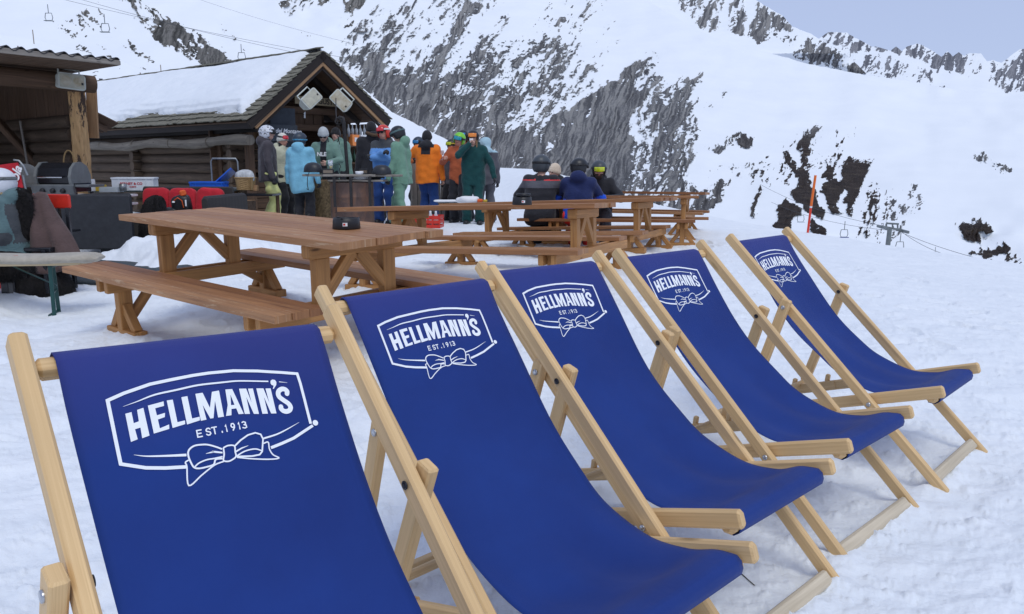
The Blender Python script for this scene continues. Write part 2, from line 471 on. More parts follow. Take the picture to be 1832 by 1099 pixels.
# mountain sheets ------------------------------------------------------
def poly_density(U, V, items):
    """soft union of polygons: (points, density, feather) -> highest density"""
    out = np.zeros_like(U)
    for pts, den, fe in items:
        P = np.array(pts, float)
        x0, y0 = P.min(0) - fe - 4; x1, y1 = P.max(0) + fe + 4
        msk = (U > x0) & (U < x1) & (V > y0) & (V < y1)
        if not msk.any(): continue
        u, v = U[msk], V[msk]
        dmin = np.full(u.shape, 1e9); inside = np.zeros(u.shape, bool)
        for a, b in zip(P, np.roll(P, -1, 0)):
            e = b - a; t = np.clip(((u - a[0]) * e[0] + (v - a[1]) * e[1]) / (e @ e + 1e-9), 0, 1)
            dmin = np.minimum(dmin, np.hypot(u - a[0] - t * e[0], v - a[1] - t * e[1]))
            c = ((a[1] > v) != (b[1] > v)) & (u < (b[0] - a[0]) * (v - a[1]) / (b[1] - a[1] + 1e-12) + a[0])
            inside ^= c
        sd = np.where(inside, dmin, -dmin)
        out[msk] = np.maximum(out[msk], den * smooth(-fe, fe, sd))
    return out
def uniformize(n):
    """spread noise values so that a threshold p covers a share p of the area"""
    s = np.sort(n.ravel()[::37]); return np.interp(n, s, np.linspace(0, 1, len(s)))
def mountain(name, u0, u1, nu, nv, top, bot, depth, rocks, angs, fscale, relief, mat, warp=10, dark=None, seed=1, rough_top=2.0, asp=3.2, sharp=None):
    """a mountainside: top/bot = skyline and foot as seen (u -> v), depth = distance at the foot and the top"""
    us = np.linspace(u0, u1, nu)
    ts = np.linspace(0, 1, nv)
    tp = np.interp(us, [p[0] for p in top], [p[1] for p in top])
    jit = (fbm(us / 9.0, us * 0 + 3, seed + 90, 5, .65) - .5) * 2 * rough_top
    bt = np.interp(us, [p[0] for p in bot], [p[1] for p in bot])
    U = np.repeat(us[:, None], nv, 1); T = np.repeat(ts[None, :], nu, 0)
    V = bt[:, None] + (tp - bt)[:, None] * T + jit[:, None] * T**10
    vb, vt = bot[0][1], min(p[1] for p in top)
    TT = np.clip((vb - V) / (vb - vt), -.3, 1.1)
    WU = U + (fbm(U / 40, V / 40, seed + 5, 4) - .5) * 2.4 * warp; WV = V + (fbm(U / 40, V / 40, seed + 6, 4) - .5) * 2.4 * warp
    WU = WU + (fbm(U / 6, V / 6, seed + 7, 3) - .5) * 5.0; WV = WV + (fbm(U / 6, V / 5, seed + 8, 3) - .5) * 5.0
    den = poly_density(WU, WV, rocks)
    if sharp:
        SU = U + (fbm(U / 5, V / 4, seed + 17, 4, .65) - .5) * 7; SV = V + (fbm(U / 5, V / 4, seed + 18, 4, .65) - .5) * 6
        den = np.maximum(den, poly_density(SU, SV, sharp))
    acc = 0; rel = 0; wsum = 0
    for ang, wfun in angs:
        ca, sa = math.cos(R(ang)), math.sin(R(ang))
        al = (WU * ca - WV * sa); ac = (WU * sa + WV * ca)
        n = fbm(al / (fscale * asp), ac / fscale, seed + int(ang), 6, .62)
        n2 = fbm(al / (fscale * asp * 1.5), ac / (fscale * 1.3), seed + int(ang) + 40, 5, .55, True)
        w = wfun(U, V); acc = acc + n * w; rel = rel + n2 * w; wsum = wsum + w
    fine = fbm((WU - .35 * WV) / 7.5, (WV + .35 * WU) / 2.3, seed + 33, 4, .62)
    big = fbm((WU * .62 - WV * .78) / (fscale * 17), (WU * .78 + WV * .62) / (fscale * 5), seed + 35, 4, .5)
    strk = uniformize(fbm((WU + .3 * WV) / (fscale * .55), WV / (fscale * 4.5), seed + 37, 4, .6))
    n = uniformize(.40 * uniformize(acc / wsum) + .25 * uniformize(fine) + .42 * uniformize(big)); rel = rel / wsum
    # snow rests where ledges run, rock shows where the face falls steeply
    k = uniformize(.8 * n + .2 * uniformize(rel))
    rock = smooth(-.12, .12, den - k * 1.0) * (den > .015)
    dep = depth[0] + (depth[1] - depth[0]) * np.sign(TT) * np.abs(TT)**(depth[2] if len(depth) > 2 else 1.2)
    und = (fbm(U / 210, V / 130, seed + 71, 4, .5) - .5) * .16
    dep = dep * (1 + und - relief * (rel - .5) * (.008 + .24 * smooth(.25, .9, den)) - relief * .10 * rock * smooth(.0, .3, den) - relief * .06 * (strk - .5) * rock)
    dirs = nFWD + ((U - CW/2) / CF)[..., None] * nRT - ((V - CH/2) / CF)[..., None] * nUP
    P = nCAM + dirs * dep[..., None]
    # the far side of the crest, falling away
    back = nCAM + (P[:, -1:, :] - nCAM) * 1.35 - np.array([0, 0, 1]) * depth[1] * .05
    P = np.concatenate([P, back], 1)
    z1 = np.zeros((nu, 1))
    rock = np.concatenate([rock, z1], 1); strk = np.concatenate([strk, z1], 1)
    tone = poly_density(WU, WV, dark) if dark else np.zeros_like(U)
    tone = np.concatenate([tone, z1], 1)
    return npmesh(name, P.reshape(-1, 3), gridfaces(nu, nv + 1), mat, attrs={'rock': rock, 'tone': tone, 'streak': strk}, kind='structure')

one = lambda U, V: np.ones_like(U)
M_MTN = mountain_mat('cliff_and_snow', .3, (.11, .11, .115), (.22, .22, .222), (.38, .37, .35))
M_MTL = mountain_mat('slope_and_snow', .2, (.07, .068, .062), (.17, .165, .15), (.30, .285, .26))
M_MTF = mountain_mat('hazed_far_rock_and_snow', .04, (.17, .175, .20), (.27, .275, .30), (.38, .38, .40))  # far rock painted paler and bluer: distance haze put into its colour

main_rocks = [
 ([(560, 60), (640, 60), (700, 15), (760, 40), (880, 60), (960, 120), (1060, 120), (1100, 200), (1160, 110), (1170, 160), (1130, 210), (1200, 290), (1160, 350), (1150, 420), (900, 420), (850, 330), (560, 250)], .50, 40),
 ([(600, 100), (660, 80), (720, 130), (800, 150), (900, 220), (960, 230), (1010, 170), (1090, 230), (1120, 200), (1140, 340), (900, 340), (820, 300), (700, 240)], .95, 28),
 ([(1030, 225), (1080, 160), (1112, 150), (1158, 108), (1160, 135), (1132, 150), (1128, 175), (1155, 165), (1118, 230), (1140, 300), (1110, 350), (980, 350), (930, 300)], 1.06, 12),
 ([(640, 40), (700, 0), (860, -30), (840, 10), (790, 60), (700, 60)], .42, 22),
 ([(800, 30), (890, -40), (870, 0), (835, 35), (825, 68), (800, 70)], .8, 8),
 ([(700, 0), (1130, -40), (1100, 60), (1010, 120), (880, 90), (760, 50)], .12, 35),
 ([(870, 80), (925, 60), (1010, 70), (1030, 110), (960, 115), (880, 130)], .52, 14),
 ([(1010, 70), (1050, 0), (1060, 0), (1030, 60), (1040, 110), (1010, 140)], .42, 10),
 ([(1120, 190), (1180, 170), (1215, 160), (1240, 190), (1220, 300), (1240, 370), (1140, 360)], .55, 20),
 ([(1216, 140), (1270, 130), (1305, 160), (1270, 190), (1216, 200)], .22, 12),
 ([(1200, 210), (1235, 180), (1250, 215), (1225, 300), (1190, 330)], .62, 10),
 ([(1130, 330), (1200, 300), (1216, 270), (1245, 275), (1232, 320), (1260, 335), (1308, 318), (1290, 350), (1240, 400), (1130, 400)], .88, 6),
 ([(1262, 262), (1300, 248), (1325, 238), (1346, 250), (1348, 262), (1320, 266), (1290, 270)], .34, 6),
 ([(1300, 300), (1330, 286), (1365, 290), (1368, 312), (1320, 318)], .42, 8),
 ([(1340, 385), (1362, 330), (1364, 345), (1350, 390)], .95, 4),
 ([(1428, 240), (1470, 222), (1450, 250), (1448, 275), (1440, 300), (1430, 270)], .7, 5),
 ([(1405, 270), (1425, 285), (1430, 300), (1410, 286)], .7, 4),
 ([(1425, 300), (1445, 305), (1455, 345), (1440, 340)], .9, 4),
 ([(1476, 320), (1480, 290), (1496, 300), (1490, 322)], .9, 4),
 ([(1470, 296), (1500, 280), (1560, 288), (1560, 300), (1480, 305)], .35, 8),
 ([(1560, 310), (1575, 310), (1565, 420), (1540, 430), (1550, 360)], .32, 14),
 ([(1545, 360), (1640, 340), (1680, 400), (1660, 440), (1545, 430)], .10, 25),
 ([(1712, 402), (1760, 392), (1790, 415), (1770, 434), (1735, 436)], .30, 7),
 ([(1745, 276), (1765, 275), (1800, 288), (1806, 298), (1790, 302), (1760, 290)], .42, 7),
 ([(1800, 455), (1832, 460), (1832, 480), (1800, 470)], .3, 8),
 ([(1216, 300), (1300, 300), (1420, 230), (1540, 240), (1500, 290), (1400, 330), (1300, 330)], .07, 25),
 ([(1216, 0), (1290, 120), (1832, 180), (1832, 440), (1560, 420), (1560, 270), (1300, 230)], .012, 25),
]
main_dark = [([(1300, 235), (1360, 235), (1360, 275), (1300, 275)], .6, 10),
 ([(1340, 240), (1600, 230), (1590, 450), (1340, 450)], 1.0, 25), ([(1700, 390), (1832, 390), (1832, 480), (1700, 480)], 1.0, 20), ([(1216, 330), (1260, 300), (1320, 300), (1340, 400), (1250, 420)], .35, 20)]
wl = lambda U, V: 1 - smooth(950, 1100, U) * smooth(140, 220, V) + .02
wr = lambda U, V: smooth(950, 1100, U) * smooth(140, 220, V) + .02
mountain('mountain_face', 540, 1960, 1240, 560,
    [(540, 150), (570, 112), (600, 86), (630, 55), (660, 22), (700, -12), (760, -50), (1110, -50), (1150, -5), (1165, 6), (1200, 26), (1250, 55), (1290, 73), (1340, 86), (1400, 101), (1440, 113), (1480, 121), (1545, 134), (1600, 141), (1650, 149), (1700, 159), (1760, 165), (1832, 170), (1960, 182)],
    [(540, 420), (900, 420), (1300, 480), (1960, 620)], (130, 620, 1.3), main_rocks, [(52, wl), (72, wr)], 5.0, .075, M_MTN, 8, main_dark, 11, 1.4, sharp=[([(1159, 106), (1138, 110), (1118, 121), (1106, 143), (1082, 152), (1058, 168), (1034, 180), (1012, 200), (985, 215), (965, 240), (1000, 262), (1035, 240), (1050, 262), (1020, 300), (1000, 345), (1110, 350), (1135, 300), (1143, 255), (1120, 232), (1126, 205), (1150, 184), (1165, 157), (1140, 160), (1130, 150), (1150, 125)], .96, 4)] + [(p, .99, 2.2) for p in (
    [(1429, 315), (1439, 327), (1451, 334), (1461, 342), (1461, 357), (1466, 371), (1474, 376), (1475, 391), (1469, 394), (1454, 381), (1439, 376), (1437, 364), (1424, 362), (1414, 349), (1417, 339), (1427, 334)],
    [(1429, 300), (1437, 302), (1447, 315), (1453, 326), (1450, 330), (1442, 322), (1434, 310)],
    [(1392, 367), (1407, 355), (1417, 364), (1433, 371), (1432, 384), (1417, 389), (1414, 411), (1385, 408), (1384, 404), (1392, 394), (1390, 379)],
    [(1452, 391), (1461, 399), (1479, 409), (1480, 426), (1451, 418), (1449, 409)],
    [(1507, 296), (1530, 291), (1558, 293), (1550, 315), (1544, 327), (1538, 344), (1528, 369), (1523, 389), (1512, 381), (1517, 364), (1506, 362), (1518, 342), (1511, 339), (1501, 352), (1498, 371), (1508, 381), (1489, 385), (1479, 359), (1479, 349), (1468, 344), (1474, 330), (1491, 320), (1503, 325), (1506, 317)],
    [(1480, 293), (1485, 300), (1485, 315), (1496, 310), (1491, 317), (1484, 325), (1480, 322)],
    [(1315, 250), (1330, 245), (1345, 253), (1346, 262), (1333, 265), (1322, 258)],
    [(1438, 262), (1447, 255), (1446, 270), (1440, 278), (1434, 274)],
    [(1406, 271), (1414, 275), (1419, 286), (1409, 281)],
    [(1715, 406), (1720, 401), (1733, 399), (1740, 404), (1750, 396), (1760, 399), (1775, 406), (1781, 416), (1765, 421), (1757, 413), (1750, 416), (1757, 431), (1740, 434), (1730, 431), (1723, 421), (1722, 411)],
    [(1728, 454), (1738, 448), (1750, 450), (1755, 441), (1765, 448), (1767, 438), (1775, 448), (1782, 443), (1785, 433), (1792, 445), (1796, 431), (1807, 445), (1804, 453), (1790, 454), (1777, 458), (1765, 463), (1775, 468), (1760, 464), (1750, 457)])])
mountain('mountain_ridge', 1080, 1640, 560, 150,
    [(1080, -60), (1300, -30), (1340, -10), (1352, 0), (1380, 17), (1400, 28), (1418, 48), (1450, 60), (1475, 75), (1510, 95), (1530, 113), (1550, 131), (1640, 175)],
    [(1080, 60), (1250, 110), (1640, 220)], (700, 900, 1), [
    ([(1205, -30), (1250, -30), (1296, 0), (1292, 60), (1268, 62), (1230, 30), (1205, 0)], .8, 6), ([(1300, -20), (1335, -20), (1335, 20), (1328, 62), (1302, 58)], .82, 5),
    ([(1345, -5), (1418, 45), (1420, 55), (1380, 55), (1362, 70), (1340, 66), (1350, 20)], .72, 6), ([(1345, 66), (1382, 60), (1378, 76), (1355, 80)], .7, 4),
    ([(1410, 85), (1440, 65), (1500, 90), (1550, 130), (1520, 130), (1440, 105)], .36, 10), ([(1455, 95), (1480, 95), (1498, 118), (1460, 110)], .7, 6), ([(1505, 115), (1530, 112), (1550, 131), (1520, 130)], .75, 5), ([(1380, 60), (1440, 66), (1440, 90), (1400, 80)], .25, 8)],
    [(75, one)], 5.0, .03, M_MTN, 5, [([(1340, -20), (1560, 20), (1560, 150), (1340, 120)], .12, 20)], 31, 1.5)
mountain('far_peaks', 1400, 1960, 700, 160,
    [(1400, 90), (1460, 74), (1475, 62), (1482, 57), (1515, 58), (1530, 68), (1545, 75), (1560, 84), (1575, 85), (1593, 91), (1603, 83), (1613, 92), (1622, 84), (1640, 78), (1652, 82), (1668, 90), (1684, 102), (1695, 92), (1705, 101), (1715, 93), (1725, 100), (1735, 95), (1755, 96), (1766, 110), (1778, 108), (1792, 113), (1810, 98), (1825, 88), (1840, 86), (1960, 60)],
    [(1400, 200), (1960, 240)], (1500, 2600, 1), [
    ([(1473, 50), (1520, 50), (1560, 82), (1540, 100), (1525, 115), (1500, 90), (1478, 72)], .68, 7), ([(1565, 78), (1595, 85), (1590, 92), (1568, 90)], .8, 3), ([(1597, 80), (1614, 90), (1608, 96), (1597, 92)], .9, 3),
    ([(1620, 80), (1650, 76), (1688, 102), (1676, 128), (1650, 110), (1622, 98)], .72, 5), ([(1688, 95), (1700, 90), (1712, 92), (1700, 130), (1684, 115)], .7, 4), ([(1712, 92), (1770, 95), (1768, 118), (1735, 140), (1712, 125)], .6, 6),
    ([(1772, 106), (1788, 110), (1780, 132), (1770, 125)], .75, 4), ([(1795, 112), (1832, 85), (1900, 70), (1900, 170), (1832, 160), (1790, 160), (1760, 150)], .55, 8), ([(1545, 100), (1640, 115), (1665, 140), (1600, 150), (1545, 130)], .42, 10), ([(1640, 130), (1668, 128), (1664, 142)], .8, 4), ([(1600, 150), (1690, 155), (1680, 165)], .4, 5)],
    [(68, one)], 5.0, .03, M_MTF, 3, None, 41, 1.6)
left_rocks = [
 ([(200, -20), (240, -30), (260, 5), (330, 50), (370, 70), (410, 100), (440, 130), (390, 132), (340, 105), (290, 78), (262, 50), (235, 20)], .86, 9),
 ([(60, -10), (170, 10), (150, 45), (90, 30)], .22, 10), ([(88, 30), (140, 60), (130, 75), (105, 58)], .42, 7), ([(135, 20), (170, 55), (190, 72), (165, 60)], .5, 6),
 ([(220, 60), (262, 110), (268, 118), (235, 96)], .55, 6), ([(200, 70), (270, 130), (340, 140), (250, 80)], .16, 12), ([(0, 0), (180, 0), (300, 130), (200, 120), (100, 80)], .055, 12),
 ([(380, 30), (420, 60), (440, 90), (400, 60)], .3, 6)]
mountain('snow_slope', -520, 820, 900, 330, [(-520, -90), (380, -60), (480, -20), (520, 40), (590, 110), (700, 200), (820, 260)], [(-520, 330), (820, 400)], (140, 420, 1.2),
    left_rocks, [(-48, one)], 6.0, .05, M_MTL, 6, None, 61, 1.5)
mountain('snow_bowl', 340, 900, 430, 220, [(340, -80), (900, -80)], [(340, 260), (900, 300)], (480, 900, 1), [
 ([(395, -10), (430, -30), (620, -30), (600, 5), (560, 15), (480, 20), (430, 8)], .6, 9), ([(485, 62), (510, 52), (560, 62), (568, 80), (525, 80)], .55, 8), ([(600, -30), (660, -30), (650, 5), (630, 28), (612, 15)], .85, 6), ([(480, 20), (520, 18), (520, 30)], .5, 4), ([(590, 0), (640, 40), (600, 60)], .3, 8)],
    [(35, one)], 5.0, .04, M_MTL, 6, None, 71, 1.5)
mountain('snow_hill', -520, 700, 380, 120, [(-520, 20), (-200, 40), (0, 62), (60, 69), (110, 82), (160, 95), (215, 108), (300, 141), (340, 155), (400, 168), (500, 185), (700, 230)], [(-520, 330), (700, 340)], (34, 75, 1),
    [([(150, 100), (260, 120), (300, 150), (150, 150)], .03, 10)], [(-20, one)], 3.0, .02, M_MTL, 6, None, 81, .35)
# ================================================================ deckchairs
M_BEECH = wood('beech_wood', (.88, .61, .31), (.58, .36, .15), .5, 110, 3, True, .18, blot=.55)
M_BEECH_WET = wood('weathered_beech', (.74, .64, .48), (.44, .36, .24), .65, 50, 6, True, .3)
def canvas_mat():
    m, nt, b = NT('blue_canvas')
    tc = N(nt, 'ShaderNodeTexCoord'); oc, uv = tc.outputs['Object'], tc.outputs['UV']
    big = noise(nt, oc, 3.5, 4, .55)
    c = ramp(nt, big, [(.3, (.005, .029, .185)), (.7, (.007, .040, .235))])
    # sun-faded hem along the top bar
    sp = N(nt, 'ShaderNodeSeparateXYZ'); nt.links.new(uv, sp.inputs[0])
    f = ramp(nt, sp.outputs[1], [(.0, (.6,) * 3), (.08, (.32,) * 3), (.2, (0,) * 3)])
    c = mixc(nt, f, c, (.06, .048, .21))
    nt.links.new(c, b.inputs['Base Color'])
    b.inputs['Roughness'].default_value = .72; b.inputs['Specular IOR Level'].default_value = .3
    b.inputs['Sheen Weight'].default_value = .05
    w1 = N(nt, 'ShaderNodeTexWave', _Scale=1.0); w1.bands_direction = 'X'; nt.links.new(mapping(nt, uv, (420, 1, 1)), w1.inputs['Vector'])
    w2 = N(nt, 'ShaderNodeTexWave', _Scale=1.0); w2.bands_direction = 'Y'; nt.links.new(mapping(nt, uv, (1, 420, 1)), w2.inputs['Vector'])
    ad = N(nt, 'ShaderNodeMath', operation='ADD'); nt.links.new(w1.outputs[1], ad.inputs[0]); nt.links.new(w2.outputs[1], ad.inputs[1])
    md = N(nt, 'ShaderNodeMath', operation='MULTIPLY_ADD'); md.inputs[1].default_value = .02; nt.links.new(ad.outputs[0], md.inputs[0]); nt.links.new(noise(nt, oc, 7, 4), md.inputs[2])
    ab = N(nt, 'ShaderNodeMath', operation='ABSOLUTE'); nt.links.new(sp.outputs[0], ab.inputs[0])
    hm = ramp(nt, ab.outputs[0], [(.2085, (0,) * 3), (.2105, (1,) * 3), (.2125, (.0,) * 3), (.2150, (.6,) * 3)])
    cr = N(nt, 'ShaderNodeMath', operation='MULTIPLY_ADD'); cr.inputs[1].default_value = -.05; nt.links.new(hm, cr.inputs[0]); nt.links.new(md.outputs[0], cr.inputs[2])
    cz = N(nt, 'ShaderNodeMath', operation='MULTIPLY_ADD'); cz.inputs[1].default_value = .5; nt.links.new(noise(nt, mapping(nt, uv, (9, 5, 1)), 1.0, 3, .5, 1.2), cz.inputs[0]); nt.links.new(cr.outputs[0], cz.inputs[2])
    bump(nt, cz.outputs[0], .4, .014, b)
    return m
M_CANVAS = canvas_mat()
M_PRINT = plain('white_print', (.90, .93, .97), .7, .03, 30, bmp=0)
M_BOLT = plain('zinc_bolt', (.55, .56, .58), .3, .2, 60, metal=1.0, bmp=0)
M_BOLTD = plain('dark_bolt', (.05, .05, .055), .4, .2, 60, metal=.6, bmp=0)

PROF = [(-.905, .888), (-.80, .737), (-.65, .54), (-.525, .423), (-.43, .353), (-.30, .310), (-.19, .320), (-.12, .350), (-.078, .358)]
TH0 = .762
LOGO = {"polys":[[[[151.1,121.7],[141.6,120.7],[142.1,139.4],[134.0,137.8],[132.7,118.8],[122.8,117.1],[123.5,164.1],[135.1,166.2],[133.9,148.5],[142.4,149.4],[142.0,166.4],[152.7,168.6]]],[[[115.4,114.9],[90.3,112.5],[91.2,120.1],[105.5,121.4],[105.4,133.6],[92.3,132.0],[94.2,138.9],[105.4,140.7],[105.6,155.8],[90.3,152.4],[91.7,159.7],[116.4,162.4]]],[[[85.2,112.0],[75.6,112.2],[76.8,151.5],[64.4,150.9],[65.6,157.1],[86.3,159.4]]],[[[61.3,110.7],[51.3,110.6],[52.6,150.1],[39.9,149.6],[41.1,155.7],[62.8,158.4]]],[[[37.6,109.0],[25.2,109.1],[19.5,137.7],[9.3,110.2],[-3.3,109.8],[-0.0,157.4],[10.1,157.0],[8.1,126.8],[18.0,156.4],[23.4,156.2],[30.2,130.3],[30.1,156.8],[39.6,156.8]]],[[[-39.5,112.1],[-52.5,113.9],[-55.2,141.9],[-55.8,114.5],[-64.9,115.6],[-62.5,164.2],[-53.3,162.4],[-48.3,129.1],[-46.3,161.1],[-37.1,159.7]]],[[[-71.4,116.3],[-84.7,118.4],[-87.8,146.7],[-88.5,119.2],[-98.3,120.5],[-95.3,169.0],[-85.3,167.5],[-80.9,134.5],[-79.2,166.7],[-68.9,165.1]]],[[[-101.1,110.9],[-102.5,106.0],[-106.7,104.2],[-111.4,105.8],[-113.0,110.2],[-111.1,115.6],[-103.7,122.6],[-102.4,121.6],[-105.8,116.4],[-102.1,114.1]]],[[[-14.8,109.8],[-27.1,110.8],[-35.4,159.0],[-26.2,158.0],[-24.9,146.8],[-16.2,146.4],[-13.3,157.4],[-3.8,157.0],[-11.7,138.1]],[[-21.3,120.4],[-17.3,139.6],[-23.6,140.0]]]],"strokes":[[[-126.7,135.9,6.0],[-128.2,130.9,6.0],[-124.9,126.5,6.0],[-119.0,125.2,6.0],[-112.7,127.9,6.0],[-109.5,133.5,6.0],[-110.5,139.8,6.0],[-116.6,147.0,6.0],[-123.7,154.5,6.0],[-126.0,161.4,6.0],[-123.0,167.0,6.0],[-116.6,169.0,6.0],[-110.6,167.1,6.0],[-107.1,162.4,6.0],[-107.6,158.0,6.0]],[[171.8,95.4,4.8],[146.4,87.9,4.8],[105.1,79.9,4.8],[71.2,77.8,4.8],[34.0,75.9,4.8],[5.3,75.6,4.8],[-20.7,76.8,4.8],[-38.4,77.4,4.8],[-82.7,84.0,4.8],[-128.2,93.4,4.8],[-158.1,100.6,4.8],[-158.9,120.2,4.8],[-157.8,152.1,4.8],[-155.2,200.6,4.8]],[[171.8,95.4,5.0],[172.9,138.0,5.0],[175.2,200.4,5.0],[140.7,214.5,5.0],[112.6,221.4,5.0],[80.4,227.2,5.0]],[[-158.3,204.9,4.6],[-113.4,220.7,4.6],[-87.9,225.6,4.6],[-66.4,228.8,4.6]],[[151.8,109.5,0.4],[129.6,105.1,1.4],[101.6,99.0,2.5],[65.7,96.9,2.8],[30.2,94.7,2.8],[-7.9,96.0,2.8],[-17.7,96.4,2.7],[-44.1,98.0,2.5],[-97.6,106.7,2.3]],[[-118.2,110.5,1.4],[-133.7,114.6,0.4]],[[153.3,190.0,0.4],[136.5,196.0,1.8],[107.9,202.1,2.8],[75.5,208.2,3.9]],[[-133.3,193.7,0.4],[-107.5,201.6,1.8],[-84.3,207.2,2.5],[-58.0,209.7,2.8]],[[17.3,212.0,2.5],[26.1,206.0,2.5],[37.0,200.0,2.5],[45.6,197.4,2.5],[59.5,196.2,2.5],[69.7,201.0,2.5],[73.0,209.9,2.5],[71.4,223.1,2.5],[68.5,231.2,2.5],[61.5,234.6,2.5],[49.5,235.2,2.5],[36.9,234.0,2.5],[31.7,226.6,2.5],[20.6,227.7,2.5]],[[67.3,230.4,2.1],[59.2,226.0,2.1],[46.5,223.7,2.1],[34.3,224.4,2.1],[31.2,224.5,2.1],[19.7,224.6,2.1]],[[44.7,213.3,0.5],[33.3,213.1,2.5],[32.2,212.9,2.8],[17.9,218.0,2.5]],[[73.9,217.2,2.1],[79.9,219.9,2.1],[79.4,227.5,2.1],[83.6,257.8,2.1],[60.7,246.9,2.1],[47.8,240.5,2.1],[34.0,234.7,2.1],[19.9,232.9,2.1]],[[14.7,210.3,2.3],[5.7,208.4,2.3],[-4.2,211.3,2.3],[-3.2,221.1,2.3],[-2.2,229.8,2.3],[6.5,233.9,2.3],[13.0,234.5,2.3],[19.5,231.2,2.3],[16.0,221.1,2.3],[14.7,210.3,2.3]],[[-5.2,211.5,2.5],[-17.2,204.1,2.5],[-32.2,197.8,2.5],[-46.0,196.7,2.5],[-54.8,201.4,2.5],[-56.6,210.5,2.5],[-49.0,231.7,2.5],[-43.2,236.1,2.5],[-30.0,235.6,2.5],[-3.6,230.1,2.5]],[[-3.9,229.1,2.1],[-20.0,224.3,2.1],[-37.7,224.6,2.1],[-49.4,230.7,2.1]],[[-4.6,221.4,2.5],[-15.4,217.9,2.1],[-28.0,216.0,0.5]],[[-55.4,218.3,2.1],[-64.2,218.0,2.1],[-63.1,230.4,2.1],[-66.6,241.5,2.1],[-75.5,249.8,2.1],[-57.7,247.9,2.1],[-28.6,240.0,2.1],[-3.9,231.5,2.1]],[[43.2,172.2,2.0],[50.4,172.0,2.0],[50.9,183.3,2.0],[43.6,183.5,2.0]],[[50.6,177.6,2.0],[44.5,177.8,2.0]],[[28.7,174.0,2.0],[30.5,172.2,2.0],[33.4,172.2,2.0],[35.4,174.4,2.0],[35.1,176.7,2.0],[29.7,178.9,2.0],[29.0,181.5,2.0],[31.0,183.7,2.0],[33.9,183.6,2.0],[36.0,181.8,2.0]],[[25.4,172.2,2.0],[17.4,172.4,2.0]],[[21.4,172.3,2.0],[21.9,183.8,2.0]],[[9.7,184.0,2.0],[9.6,182.3,2.0]],[[2.3,174.8,2.0],[1.0,172.5,2.0],[1.5,184.1,2.0]],[[-13.1,176.8,2.0],[-11.5,179.1,2.0],[-8.6,179.0,2.0],[-7.3,176.0,2.0],[-8.9,172.6,2.0],[-11.9,172.7,2.0],[-13.2,175.6,2.0],[-12.6,179.7,2.0],[-9.1,184.3,2.0]],[[-20.7,175.0,2.0],[-22.1,172.7,2.0],[-21.5,184.5,2.0]],[[-27.9,173.9,2.0],[-30.6,172.8,2.0],[-33.8,174.7,2.0],[-33.3,177.6,2.0],[-30.2,178.4,2.0]],[[-30.2,178.4,2.0],[-33.9,180.0,2.0],[-33.7,183.6,2.0],[-30.6,184.6,2.0],[-27.0,183.1,2.0]]],"ball":[-164.8,200.9],"ballr":5.5}
CHAIRS = [(.0386, .6431, -2.3631, -.0051, .0337, .0452), (.378, 1.3129, -2.3942, .0087, -.0037, -.006), (.7464, 1.7859, -2.3886, .0141, -.0134, .0126), (1.2412, 2.3048, -2.4007, .0009, -.013, .0032), (1.8365, 2.8718, -2.3566, .0049, -.0037, -.001)]
CHAIR_LABEL = ['deckchair with blue canvas in the near left foreground, cut off by the bottom edge', 'second deckchair from the left, its front bar just above the bottom edge',
 'middle deckchair of the row of five, deep blue sling', 'fourth deckchair from the front, just before the last one', 'farthest deckchair of the row, smallest, standing against open snow']
FSHIFT = [.006, .003, .01, .03, .03]
def catmull(P, n):
    P = [np.array(p, float) for p in P]; P = [2*P[0]-P[1]] + P + [2*P[-1]-P[-2]]
    out = []
    for i in range(1, len(P) - 2):
        for k in range(n):
            t = k / n
            out.append(.5*((2*P[i]) + (-P[i-1]+P[i+1])*t + (2*P[i-1]-5*P[i]+4*P[i+1]-P[i+2])*t*t + (-P[i-1]+3*P[i]-3*P[i+1]+P[i+2])*t**3))
    out.append(P[-2]); return np.array(out)
